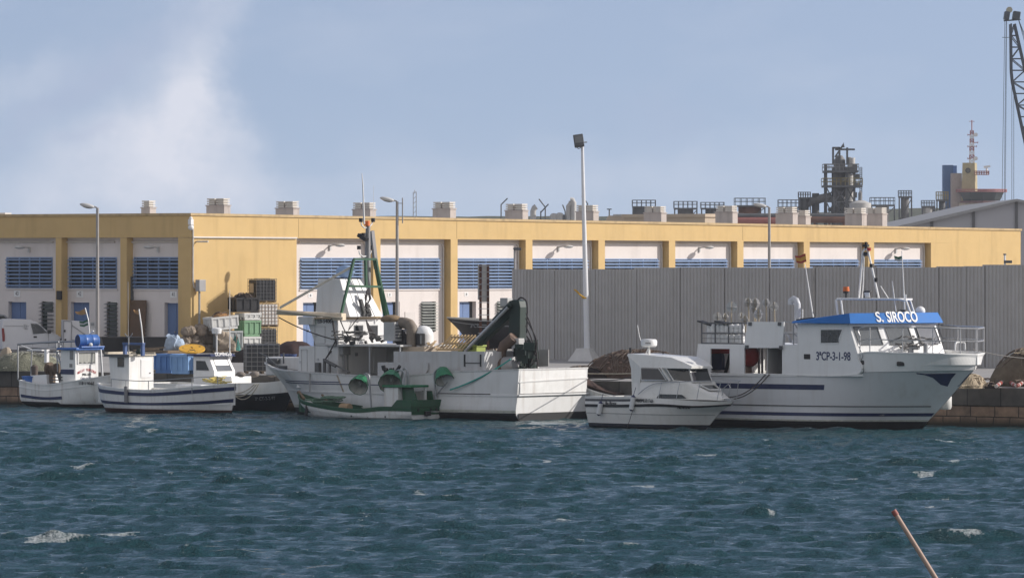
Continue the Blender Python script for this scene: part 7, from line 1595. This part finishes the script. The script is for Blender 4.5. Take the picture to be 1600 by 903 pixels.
crate_green = M('pale_green_plastic', (.16,.3,.17), .6, var=.15); crate_white = M('white_bin_plastic', (.6,.6,.58), .6, var=.1); crate_grey = M('grey_bin_plastic', (.33,.35,.35), .6, var=.15)
pB = B.loc(387, 520, y=-1.9); wB = B.w(pB.x, pB.y, 0)
fish_bin('fish_bin', 'white fish bin at the bottom of the shorter stack by the yellow wall', (wB.x, wB.y, Q), RZ, 1.05, .9, .86, crate_white)
fish_bin('fish_bin', 'pale green fish bin standing on the white bin', (wB.x, wB.y, Q+.88), RZ+.04, 1.05, .9, .86, crate_green)
fish_bin('fish_bin', 'low white bin between the green bin and the black one', (wB.x+.03, wB.y, Q+1.78), RZ, 1.02, .88, .38, crate_white)
fish_bin('fish_bin', 'black fish bin heaped with netting, topmost of the shorter stack', (wB.x-.22, wB.y, Q+2.2), RZ-.08, 1.35, .95, .8, black_pl)
m = MB()
for k in range(3): m.bx(-.5,.5,-.4+.35*k,-.28+.35*k,0,.05)
place(m, 'pallet', wood_old, 'thin wooden pallet sandwiched on top of the green bin', 'pallet', (wB.x, wB.y, Q+1.745-.0), RZ)
def heap(name, label, cat, wpos, rx, ry, h, mat, rz=0, seed=0, rough=.22, ropes=0, rr=.025, power=.62, group=None, kind=None, nr=18, na=56, strand=None):
    strand = strand or M('net_strand', (.15,.115,.09), .95, var=.5, scale=3)
    m = MB(); vs = []; 
    for j in range(nr+1):
        r_ = j/nr
        for i in range(na):
            a = 2*PI*i/na; k = 1+.22*noise.noise((math.cos(a)*1.7+seed, math.sin(a)*1.7, 2.3)); x, y = rx*k*r_*math.cos(a), ry*k*r_*math.sin(a)
            z = h*(1-r_**2.2)**power; n_ = noise.noise((x*1.3+seed, y*1.3, seed))+.6*noise.noise((x*3.1, y*3.1+seed, z))+.35*noise.noise((x*7+seed, y*7, z*3)); z = max(-.02, z+(n_*rough*h if r_ < .99 else -.02)*(1-r_**6)); vs.append((x+.06*n_, y+.05*n_, z))
    fs = [(j*na+i, j*na+(i+1)%na, (j+1)*na+(i+1)%na, (j+1)*na+i) for j in range(nr) for i in range(na)]; m.add(vs, fs)
    rg = random.Random(seed+5)
    for k in range(ropes):
        a = rg.uniform(0, 6.3); r_ = rg.uniform(0, .8); p = Vector((rx*r_*math.cos(a), ry*r_*math.sin(a), 0)); d = rg.uniform(0, 6.3); pts = []
        for s_ in range(12):
            d += rg.uniform(-.6,.6); p = p+Vector((math.cos(d), math.sin(d), 0))*.11*min(rx, ry); rn = min(.98, math.hypot(p.x/rx, p.y/ry)); pts.append(Vector((p.x, p.y, h*(1-rn**2.2)**power*1.04+.03+rg.uniform(0,.05)*h)))
        m.mi = 1; m.tube(pts, rr, 4)
    return place(m, name, [mat, strand] if ropes else mat, label, cat, wpos, rz, group, 70, kind=kind)
def netmat(name, c, var=.35, bs=14): return M(name, c, .95, var=var, scale=3.5, bump=1.0, bscale=bs, spec=.1)
net_brown = netmat('brown_net', (.105,.072,.056)); net_dark = netmat('dark_net', (.03,.024,.022)); net_tan = netmat('tan_net', (.25,.19,.14)); net_pale = netmat('pale_green_net', (.2,.2,.15)); net_grey = netmat('grey_rope_heap', (.24,.22,.18)); net_bundle_m = netmat('bundled_net', (.3,.25,.2))
heap('net_heap', 'black netting heaped in the topmost bin of the shorter stack', 'net', (wB.x-.22, wB.y, Q+2.95), .6, .42, .28, net_dark, RZ, 3, .3, 8)
# grey bins and a tarp left of the stacks
pC = B.loc(349, 520, y=-2.0); wC = B.w(pC.x, pC.y, 0)
m = MB(); m.box((0,0,.6), (1.3,1.0,1.1)); t0 = fish_bin('fish_bin', 'grey crate under the tan tarp, beside the white bin', (wC.x+.25, wC.y, Q+.15), RZ, 1.2, .95, 1.05, crate_grey)
fish_bin('fish_bin', 'long grey white bin tilted on top of the tarp covered crate', (wC.x-.1, wC.y, Q+1.27), RZ-.1, 1.55, 1.0, .72, crate_white, (0, R(-5)), slots=4)
place(lumps([((0,0,.55),(.45,.22,.62)),((.3,-.12,.32),(.34,.24,.4)),((-.25,.02,.95),(.28,.16,.3))], .22, 9), 'tarp', M('tan_cloth', (.36,.3,.23), .95, var=.12, bump=.3), 'tan cloth draped down the front of the grey crate', 'tarp', (wC.x+.15, wC.y-.75, Q), RZ-.2, None, 60)
t = thing('pallet', 'wooden pallet on the ground in front of the tan cloth', 'pallet', (wC.x+.2, wC.y-1.2, Q), RZ); m = MB()
for k in range(5): m.bx(-.6,.6,-.45+.2*k,-.33+.2*k,.1,.125)
m.build('slat', wood_old, t); m = MB()
for x in (-.5,0,.5): m.bx(x-.05,x+.05,-.45,.47,0,.098)
m.build('bearer', wood_old, t)
heap('rag_heap', 'heap of red and orange netting on the tilted grey bin', 'net', (wC.x-.1, wC.y, Q+1.9), .55, .38, .3, netmat('orange_net', (.3,.17,.08)), RZ, 9, .3, 6)
heap('net_heap', 'teal netting stuffed beside the tan cloth', 'net', (wC.x+.72, wC.y-.55, Q), .22, .3, .95, netmat('teal_net', (.07,.2,.17)), 0, 13, .2, 4)
m = MB(); m.tube([B.loc(359,453,y=-2.2)-Vector((0,0,0)), B.loc(388,442,y=-2.2)], .03); 
# bundled nets
rg = random.Random(21); proto = None; bl = []
for row, (y0, x0, x1, n) in enumerate(((548,288,344,6),(535,290,338,5),(521,296,330,3))):
    for k in range(n):
        px = x0+(x1-x0)*k/max(1,n-1); q = B.loc(px, y0, y=-1.3+.25*(row % 2)); p3_ = B.w(q.x, q.y, 0)
        where = ['in the bottom row','in the middle row','in the top row'][row]; side = ['at the left end','second from the left','third from the left','fourth from the left','fifth from the left','at the right end'][k if k < n-1 else 5]
        lab = 'tied brown net bundle %s of the corner pile, %s' % (where, side)
        M_ = Matrix.Rotation(rg.uniform(0,6), 3, 'Z')
        if proto is None:
            m = MB(); vs = []
            m.sph((0,0,.22), (.36,.3,.26), 20, 14)
            m.v = [tuple(Vector((math.copysign(abs(v[0]/.36)**.6*.34, v[0]), math.copysign(abs(v[1]/.3)**.6*.28, v[1]), .22+math.copysign(abs((v[2]-.22)/.26)**.65*.24, v[2]-.22)))*(1+.2*noise.noise(Vector(v)*6)+.1*noise.noise(Vector(v)*15))) for v in m.v]
            for a in (-.15,.1): m.tube([(a+.02*math.sin(i), .31*math.cos(2*PI*i/14), .22+.27*math.sin(2*PI*i/14)) for i in range(15)], .03)
            o = place(m, 'net_bundle', net_bundle_m, lab, 'net bundle', (0,0,0), 0, 'tied net bundles', 60); proto = o
        else: o = proto.copy(); COL.objects.link(o); o['label'] = lab
        o.location = (p3_.x, p3_.y, Q+.5*row-.02); o.rotation_euler = (rg.uniform(-.2,.2), rg.uniform(-.2,.2), rg.uniform(0,6)); o.scale = [rg.uniform(.85,1.2) for _ in range(3)]
p_ = gnd(271, 554)
place(lumps([((-.12,0,.4),(.42,.36,.42)),((.3,.05,.3),(.3,.3,.3)),((.12,-.05,.72),(.17,.15,.2))], .2, 3), 'sack', M('blue_sack', (.34,.42,.52), .7, var=.2, scale=4, bump=.5, bscale=8), 'pale blue plastic sack slumped before the blue warehouse door', 'sack', (p_.x, p_.y, Q+.2), 0, None, 60)
m = MB(); m.box((0,0,.12), (1.6,.8,.24)); place(m, 'pallet_block', wood_old, 'dark wooden block pallet under the pale blue sack', 'pallet', (p_.x+.2, p_.y-.7, Q), RZ, bevel=.02)
# blue bins and the yellow reel end
p_ = gnd(264, 583); rzq = QP.d
fish_bin('fish_bin', 'blue fish bin at the quay edge with dark scrawled side, left of the pale one', (p_.x, p_.y+.4, Q), rzq+R(4), .95, .9, .86, crate_blue)
p_ = gnd(290, 584); fish_bin('fish_bin', 'pale blue fish bin at the quay edge behind the small white cabin', (p_.x, p_.y+.2, Q), rzq+R(4), .95, .9, .86, M('worn_blue_plastic', (.2,.36,.62), .6, var=.15))
p_ = gnd(314, 584); fish_bin('fish_bin', 'dark red fish bin at the quay edge beside the pale blue one', (p_.x, p_.y+.3, Q), rzq, .9, .9, .8, M('dark_red_plastic', (.06,.02,.02), .6))
c = at(300, 545, 263.0); t = thing('cable_reel', 'yellow cable reel end lying tilted on the blue fish bins', 'reel', c, 0); t.rotation_euler = (R(18), 0, R(5))
m = MB(); N_ = 28; rr_ = 20.5/F*263
m.lathe([(.07,.03),(rr_,.03),(rr_,-.03),(.07,-.03),(.07,.03)], N_); m.build('disc', M('reel_yellow', (.66,.36,.03), .6, var=.18, scale=4), t)
m = MB(); rg = random.Random(6)
m.cyl((0,0,-.45), (0,0,-.031), .22, .22, 14); m.build('core', wood_old, t); m = MB()
for k in range(9): a = rg.uniform(0,6.3); r_ = rg.uniform(.15,.5); m.cyl((r_*math.cos(a), r_*math.sin(a), .029), (r_*math.cos(a), r_*math.sin(a), .036), rg.uniform(.02,.06), n=8)
m.build('bolt_hole', dark, t)
p_ = gnd(255, 582); heap('rope_heap', 'heap of grey rope on the quay beside the blue fish bin', 'rope', (p_.x-.2, p_.y+.7, Q), .62, .5, .42, net_grey, 0, 31, .25, 30, .025, strand=M('grey_strand', (.32,.3,.26), .95, var=.4))
# big caged tank at the quay edge
p_ = gnd(408, 584); wire_bin('dark caged tank standing alone at the quay edge behind the trawler bow', (p_.x, p_.y+.5, Q), R(8), 1.5, 1.2, 1.36, M('pale_cage', (.25,.245,.235), .5, .3), M('grey_tank', (.035,.038,.042), .4, var=.3))
rg = random.Random(8)
for k, px in enumerate((376, 397, 425)):
    q = gnd(px, 588); m = MB(); m.sph((0,0,.09), (.22,.18,.13), 10, 7); m.v = [tuple(Vector(v)*(1+.25*noise.noise(Vector(v)*3+Vector((k*5,0,0))))) for v in m.v]
    place(m, 'boulder', M('boulder_grey', (.22,.19,.165), .95, var=.25, bump=.5), ['left','middle','right'][k]+' one of three rough stones at the foot of the lone caged tank', 'stone', (q.x, q.y, Q), 0, 'stones at the quay edge', 50)
p_ = gnd(458, 566); heap('tarp_mound', 'low brown tarp covered mound behind the trawler bow', 'tarp', (p_.x+.1, p_.y, Q), 1.1, .9, 1.05, M('brown_sheet', (.04,.02,.017), .8, var=.2, bump=.25, bscale=4), 0, 41, .06, 0, power=.4)
p_ = gnd(400, 566); heap('tarp_mound', 'wide dark tarp covered mound beneath the stack of caged tanks', 'tarp', (p_.x+.3, p_.y, Q), 1.5, .8, .75, M('black_sheet', (.02,.014,.013), .8, var=.2, bump=.25, bscale=4), 0, 44, .08, 0, power=.4)
for k, px in enumerate((447, 455)):
    q = gnd(px, 576); m = MB(); m.lathe([(0,0),(.2,0),(.24,.62),(.27,.62),(.27,.68),(.2,.68),(.2,.5),(0,.5)], 16); place(m, 'blue_tub', M('navy_plastic', (.02,.05,.16), .5), ['left one of two dark blue tubs behind the trawler bow','right one of two dark blue tubs behind the trawler bow'][k], 'tub', (q.x, q.y, Q), 0, 'dark blue tubs', 40)
# left end: nets, sack
p_ = gnd(35, 580); heap('net_heap', 'long heap of pale green netting at the left end of the quay', 'net', (p_.x, p_.y+1.6, Q), 1.7, 1.0, .78, net_pale, 0, 51, .2, 40, .012, strand=M('pale_strand', (.3,.3,.25), .95, var=.4))
p_ = gnd(78, 577); heap('net_heap', 'blue grey netting bundle behind the cabin of the small left boat', 'net', (p_.x, p_.y+1.0, Q), .75, .6, .62, netmat('blue_grey_net', (.2,.215,.24)), 0, 55, .22, 22, .012, strand=M('pale_strand', (0,0,0)))
p_ = gnd(1, 580); heap('sack', 'tan sack behind the pale green netting at the left edge', 'sack', (p_.x, p_.y+3.0, Q), .35, .3, 1.05, M('tan_cloth', (0,0,0)), 0, 57, .08, 0, power=.4)
# nets on the right half
p_ = gnd(1002, 592); heap('net_heap', 'long mound of dark brown netting with floats behind the cabin cruiser', 'net', (p_.x, p_.y+2.0, Q), 2.9, 1.3, 1.12, net_brown, R(-30), 61, .16, 60, .018)
heap('net_heap', 'lower dark spur of netting reaching towards the trawler stern', 'net', (p_.x-2.5, p_.y+2.3, Q), 1.4, .9, .45, net_dark, R(-30), 63, .2, 20, .03)
fl = MB(); rg = random.Random(3)
for k in range(40): 
    a = rg.uniform(-.75,.75); b_ = rg.uniform(-.9,-.1); x = 2.9*a; y = 1.3*b_; r_ = min(.98, math.hypot(a, b_)); fl.sph((x,y,1.12*(1-r_**2.2)**.62+.04), (.075,.055,.055), 8, 6)
place(fl, 'net_floats', M('float_brown', (.2,.13,.1), .8, var=.3), 'brown net floats strung over the mound behind the cabin cruiser', 'floats', (p_.x, p_.y+2.0, Q), R(-30), None, 60, kind='stuff')
p_ = gnd(1610, 604); heap('net_heap', 'big brown net mound at the right edge of the quay', 'net', (p_.x, p_.y+1.0, Q), 1.55, 1.2, 1.42, netmat('olive_net', (.14,.115,.085), .25, 22), R(-30), 71, .1, 30, .02)
heap('rope_heap', 'tuft of pale rope on top of the right net mound', 'rope', (p_.x-.05, p_.y+.7, Q+1.28), .4, .35, .22, netmat('straw_rope', (.4,.33,.24)), 0, 73, .3, 14, .02, strand=M('straw_strand', (.46,.38,.27), .95, var=.35))
p_ = gnd(1519, 607); heap('rope_heap', 'heap of pale tangled rope behind the bow of the blue roofed boat', 'rope', (p_.x, p_.y+.5, Q), .66, .5, .5, netmat('straw_rope', (0,0,0)), 0, 75, .28, 50, .024, strand=M('straw_strand', (.46,.38,.27), .95, var=.35))
p_ = gnd(1549, 607); heap('net_heap', 'small dark clump between the pale rope and the right net mound', 'net', (p_.x, p_.y+.3, Q), .26, .22, .2, net_dark, 0, 77, .3, 6)
t_pts = [gnd(1556,607), gnd(1572,602), gnd(1588,606), gnd(1604,603), gnd(1630,607)]
path = catmull([Vector((q.x, q.y-.1, Q+.1+.1*(i % 2))) for i, q in enumerate(t_pts)], 44)
m = MB(); 
for i in range(44):
    a_, b_ = path[i], path[i+1]; m.mi = 0 if i % 3 else 1; m.cyl(a_.lerp(b_,.05), a_.lerp(b_,.95), .075, .075, 8)
c0 = path[0].copy(); m.v = [tuple(Vector(v)-c0) for v in m.v]
o = m.build('float_line', [M('float_red', (.3,.06,.045), .6, var=.25), M('float_white', (.55,.5,.46), .6)], None, 40); o.location = c0; tag(o, 'string of red and white floats at the foot of the right net mound', 'float line')
m = MB(); m.cyl((0,0,0), (.28,0,.14), .09, .09, 12); q = gnd(1562,601); place(m, 'white_float', pw, 'white cylindrical float lying on the red float string', 'float', (q.x,q.y-.1,Q+.3), R(10), None, 40)

# ================================================================== vehicles behind, in the shade
p_ = gnd(4, 550.5); VN = Fr(p_.x, p_.y, 18)
t = fthing('van', 'white delivery van parked in the shade before the left bays', 'van', VN); V = lambda px, py, y=0.0: VN.loc(px, py, y=y)
prof = [(4,545),(3,512),(6,500.5),(14,498),(47,499),(57,502.5),(66,509.5),(75,518),(90,523),(98,529),(100,537),(100,546),(88,547),(20,547)]
N_ = len(prof); P0 = [V(px,py,0) for px, py in prof]; cen = sum(P0, Vector())/N_
vw = M('van_white', (.6,.6,.61), .35, var=.03)
m = MB(); rings = []
for y, k in ((0,.0),(.0,0),(.12,-.0)): pass
def vring(y, ins): 
    out = []
    for q in P0:
        f = max(0, (q.z-1.0)/1.0); v = Vector((q.x, y, q.z)); out.append(v+(cen-q).normalized()*ins if ins else v)
    return out
def tumble(r_, sgn): return [Vector((v.x, v.y+sgn*.14*max(0, v.z-(cen.z))/.9, v.z)) for v in r_]
m.loft([tumble(vring(0,.04),1), tumble(vring(.0,0),1) if False else tumble([v+Vector((0,.04,0)) for v in vring(0,0)],1), tumble([v-Vector((0,.04,0)) for v in vring(1.66,0)],-1), tumble(vring(1.66,.04),-1)]); body = m.build('body', vw, t, 40)
for px, y0_ in ((21,0),(85,0)):
    for y in (-.02, 1.46):
        c = V(px, 545.5, 0); w_ = MB(); w_.cyl((c.x,y,.31), (c.x,y+.22,.31), .31, .31, 22); wo = w_.build('wheel', tyre, t, 40); r_ = MB(); yy_ = y-.006 if y < 1 else y+.226; r_.cyl((c.x,yy_,.31), (c.x,yy_+.004,.31), .19, .19, 16); r_.build('rim', galv, wo)
    m = MB(); c = V(px, 545, 0); m.lathe([(0,0),(.4,0)], 20, Matrix.Rotation(R(90),3,'X'), (c.x,-.006,.36))
def side_patch(name, poly, mat, y=-.012, parent=body, th_=.01):
    m = MB(); pts = []
    for px, py in poly:
        v = V(px, py, 0); v.y = .14*max(0, v.z-cen.z)/.9+y; pts.append(v)
    m.ext(pts, (0, th_, 0)); return m.build(name, mat, parent)
side_patch('side_window', [(49,505.5),(59,506),(66,511),(74,520),(52,522)], glass)
side_patch('tail_light', [(2.8,512.5),(6.5,513),(7.5,524),(7.5,533),(3.8,533)], M('tail_red', (.2,.015,.012), .3))
side_patch('door_handle', [(52.5,525),(57.5,525),(57.5,527.5),(52.5,527.5)], dark)
side_patch('logo_panel', [(37,506),(43.5,506),(43.5,512),(37,512)], M('panel_pale', (.5,.5,.5), .5)); side_patch('logo_mark', [(38.5,507),(40,507),(40,511),(38.5,511)], ink_grey, -.02); side_patch('logo_mark', [(41,508),(42.5,508),(42.5,511),(41,511)], ink_grey, -.02); side_patch('logo_line', [(38.5,513),(43.5,513),(43.5,514),(38.5,514)], ink_grey)
for poly in (([(48.5,504),(49,504),(51.5,541),(51,541)]), ([(75.5,520),(76,520),(76.5,541),(76,541)]), ([(7,509),(46,509),(46,509.5),(7,509.5)])): side_patch('panel_gap', poly, midgrey, -.006)
side_patch('sill_guard', [(30,543),(76,543),(76,547.5),(30,547.5)], darkgrey)
m = MB(); v = V(76,518,0); m.box((v.x,-.12,v.z), (.16,.2,.2)); m.build('mirror', dark, body, bevel=.03)
m = MB(); a_, b_ = V(66.5,509.5,0), V(77,518.5,0); m.add([(a_.x+.03,.25,a_.z+.02),(b_.x+.03,.12,b_.z+.02),(b_.x+.03,1.54,b_.z+.02),(a_.x+.03,1.41,a_.z+.02)], [(0,1,2,3)]); m.build('windscreen', glass, body)
m = MB(); v = V(96.5,531,0); m.box((v.x,.05,v.z), (.2,.16,.2)); m.box((v.x,1.6,v.z), (.2,.16,.2)); m.build('headlight', glass_grey, body)
p_ = gnd(-8, 547.5); CR = Fr(p_.x, p_.y, 12); t = fthing('parked_car', 'grey car mostly hidden behind the white van at the left edge', 'car', CR); C_ = lambda px, py: CR.loc(px, py, y=0)
m = MB(); P1 = [C_(*q) for q in ((-62,545),(-62,520),(-50,514),(-38,498),(-30,491),(-5,489.5),(8,492),(17,500),(20,512),(38,518),(42,530),(42,545))]; m.ext(P1, (0,1.65,0)); cb_ = m.build('body', M('car_grey', (.3,.31,.33), .35), t, bevel=.05)
m = MB(); m.ext([Vector((q.x, -.012, q.z)) for q in [C_(*v) for v in ((-44,512),(-33,494),(6,493.5),(15,501),(18,511))]], (0,.01,0)); m.build('side_window', glass, cb_)
for px in (-44, 24):
    c = C_(px,543); w_ = MB(); w_.cyl((c.x,-.03,.31), (c.x,.2,.31), .31, .31, 20); w_.build('wheel', tyre, t)
p_ = gnd(98, 550.5); TR = Fr(p_.x, p_.y, 8); t = fthing('trailer', 'white box trailer with a dark framed door, parked between van and street lamp', 'trailer', TR); X_ = lambda px, py, y=0: TR.loc(px, py, y=y)
m = MB(); m.ext([X_(*q) for q in ((98,547),(99,500),(150,503.5),(150,544)) ], (0,1.9,0)); bx_ = m.build('box', vw, t, bevel=.03)
m = MB(); 
for a_, b_ in (((99,501),(112,502)),((112,502),(111,546)),((99,546),(99.5,501)),((112,508),(149,534)),((112,531),(149,531))): v0, v1 = X_(*a_), X_(*b_); v0.y = v1.y = -.012; m.beam(v0, v1, .06, .02)
m.build('door_frame', darkgrey, bx_); m = MB(); 
for px, py in ((101,517),(102,531)): v = X_(px,py); m.box((v.x,-.03,v.z), (.1,.05,.12))
m.build('latch', dark, bx_); m = MB(); v = X_(144.5,507.5); m.box((v.x,-.01,v.z), (.36,.02,.34)); pl = m.build('plate', M('panel_pale', (0,0,0)), bx_); m = MB(); m.box((v.x,-.022,v.z+.03), (.2,.01,.16)); m.build('emblem', ink_grey, pl)
m = MB(); v = X_(128,548); m.cyl((v.x,.05,.3), (v.x,.25,.3), .3, .3, 18); m.build('wheel', tyre, t, 40); m = MB(); v = X_(96,540); m.bx(v.x-.9, v.x+.02, .85, .95, .45, .55); m.cyl((v.x-.85,.9,0), (v.x-.85,.9,.5), .04); m.build('drawbar', darkgrey, t)
# dark skips, board
p_ = gnd(186, 556); t = thing('skip_bin', 'dark low skip bin in the shade, left of the brown board', 'skip', (p_.x, p_.y, Q), R(12), 'dark low bins in the shade'); m = MB(); m.loft([[(-.8,-.5,.1),(.8,-.5,.1),(.8,.5,.1),(-.8,.5,.1)],[(-1.0,-.6,.95),(1.0,-.6,.95),(1.0,.6,.95),(-1.0,.6,.95)]]); m.bx(-1.06,1.06,-.66,.66,.952,1.02); m.build('body', black_pl, t); m = MB()
for x in (-.6,.6): m.cyl((x,-.4,.08), (x,-.3,.08), .08); m.cyl((x,.3,.08), (x,.4,.08), .08)
m.build('castor', tyre, t)
c = copy_tree(t); q = gnd(229, 556.5); c.location = (q.x, q.y, Q); c.rotation_euler = (0,0,R(6)); c['label'] = 'dark low skip bin in the shade, right of the brown board by the blue door'
q = gnd(236, 561); m = MB(); rg = random.Random(5)
for k in range(6): m.beam((rg.uniform(-.9,-.2),rg.uniform(-.3,.3),.05+.1*k), (rg.uniform(.2,.9),rg.uniform(-.3,.3),.1+.1*k), .12, .05)
place(m, 'timber_pile', wood_old, 'pile of old timber on the ground before the right dark skip bin', 'timber', (q.x, q.y, Q), 0)
q = B.loc(213, 540, x=RC-.3); q = B.w(q.x, q.y, 0); m = MB(); m.box((0,0,1.55), (.05,1.35,2.6), 0, 0, R(4)); place(m, 'plywood_board', M('board_brown', (.12,.075,.045), .85, var=.2), 'brown plywood board leaning on the shaded wall beside a drain pipe', 'board', (q.x, q.y, Q-.0), B.d)
q = B.loc(93, 500, x=-.1); q = B.w(-.12, q.y, 0); m = MB(); m.box((0,0,3.7), (.14,.35,.5)); place(m, 'wall_box', dark, 'small black box fixed on the yellow column behind the van', 'box', (q.x, q.y, Q-.6), B.d, bevel=.02)

# ================================================================== grounded black boat, rusty mast, near pole
p_ = at(699, 500, 318); BK = Fr(p_.x, p_.y, 150)
t = fthing('grounded_boat', 'black hulled boat propped on the quay between the green crane and the yellow column', 'boat', BK); zb = BK.loc(699,497,y=0).z; zk = BK.loc(735,543,y=0).z
L_ = [[(-7,.1,zk),(-4.5,.12,zk-.05),(-2.4,.1,zk),(-1.25,.02,zk+.25)],[(-7,.9,zk+.5),(-4.5,1.0,zk+.4),(-2.3,.75,zk+.5),(-.85,.02,zk+.85)],[(-7,1.2,zb-.25),(-4.5,1.3,zb-.2),(-2,1.1,zb-.1),(.02,.02,zb)]]
rows = hull_grid(L_, 30, 5, True); h_ = hull_mesh(rows).build('hull', boot, t, 40); strip(rows, .86, .885, .1, .95, .012).build('stripe', ink_grey, h_)
im, dk, rl = bulwark(rows, 99, .06, .07); im.build('inner_side', white_old, t); dk.build('floor', cream, t); rl.build('gunwale', M('gunwale_pale', (.4,.4,.38), .7), t)
q = BK.loc(748,509,y=.9); i_ = min(rows, key=lambda r: abs(r[8].x-q.x)); text(scene, '3ªCT-1', .3, ink_grey, h_, (q.x, i_[8].y+.05, q.z), (-1,0,0), (0,.25,1), depth=.03, sx=.9)
m = MB()
for x in (-5.5,-2.6): m.bx(x-.15,x+.15,-.3,.3,0,zk-.0); m.beam((x,-.9,0),(x,-.55,zk+.35),.12); m.beam((x,.9,0),(x,.55,zk+.35),.12)
BKz = Q
o = m.build('cradle', wood_old, t)
for v in o.data.vertices: v.co.z = Q if v.co.z < .01 else v.co.z
m = MB(); q = BK.loc(790,510,y=.9); m.sph((q.x, q.y, q.z), (.55,.3,.22), 14, 8); m.build('outboard_cover', M('grey_cover', (.28,.28,.28), .7), t, 50)
Ym = 284.0; p_ = at(757, 500, Ym); t = thing('rail_mast', 'tall mast of two rusty rails with a pale rung panel between them', 'mast', (p_.x, Ym, Q), 0); k = Ym/F
zt_ = at(0,413,Ym).z-Q; m = MB()
for px in (750.8, 762.6): m.bx((px-757)*k-.065, (px-757)*k+.065, -.08, .08, 0, zt_)
m.build('rail', rust, t); m = MB()
for j in range(13): z = zt_-.1-j*.3; m.bx((747-757)*k, (765-757)*k, -.1, -.082, z, z+.03)
m.build('rung', galv, t); m = MB(); m.bx((746.5-757)*k, (748.9-757)*k, .03, .06, zt_-1.75, zt_); m.bx((753-757)*k, (760.5-757)*k, .03, .06, zt_-1.85, zt_); m.build('panel', M('panel_worn', (.5,.5,.48), .7, streak=(.2,.18,.16), sk=.6), t)
m = MB(); m.bx(-.5,.5,-.5,.5,0,.15); m.build('base_plate', rust, t)
a_ = at(1396, 797, 45); b_ = at(1462, 903, 45); d = b_-a_; f = (a_.z+.6)/(a_.z-b_.z); e_ = a_+d*f
t = thing('wooden_pole', 'slim reddish pole leaning out of the water in the near foreground', 'pole', e_); m = MB(); m.cyl((0,0,0), (a_-e_)*.997, .028, .019, 10); m.build('shaft', M('pole_wood', (.42,.3,.24), .7, var=.2, scale=6), t, 40); m = MB(); m.cyl((a_-e_)*.993, (a_-e_), .024, .022, 10); m.cyl((a_-e_)*.875, (a_-e_)*.895, .025, .025, 10); m.build('red_band', M('band_red', (.3,.1,.08), .6), t, 40)
# ------------------------------------------------------------------ the air: far plant and tower fade a little
hz = MB(); hz.bx(-420, 420, -30, 1330, -3, 75)
hm_ = bpy.data.materials.new('haze_air'); hm_.use_nodes = True; nt = hm_.node_tree; nt.nodes.remove(nt.nodes['Principled BSDF'])
pv = nt.nodes.new('ShaderNodeVolumePrincipled'); pv.inputs['Color'].default_value = (.86,.9,.96,1); pv.inputs['Density'].default_value = .00011; pv.inputs['Anisotropy'].default_value = .2
nt.links.new(pv.outputs[0], nt.nodes['Material Output'].inputs['Volume'])
tag(hz.build('haze', hm_), kind='stuff')
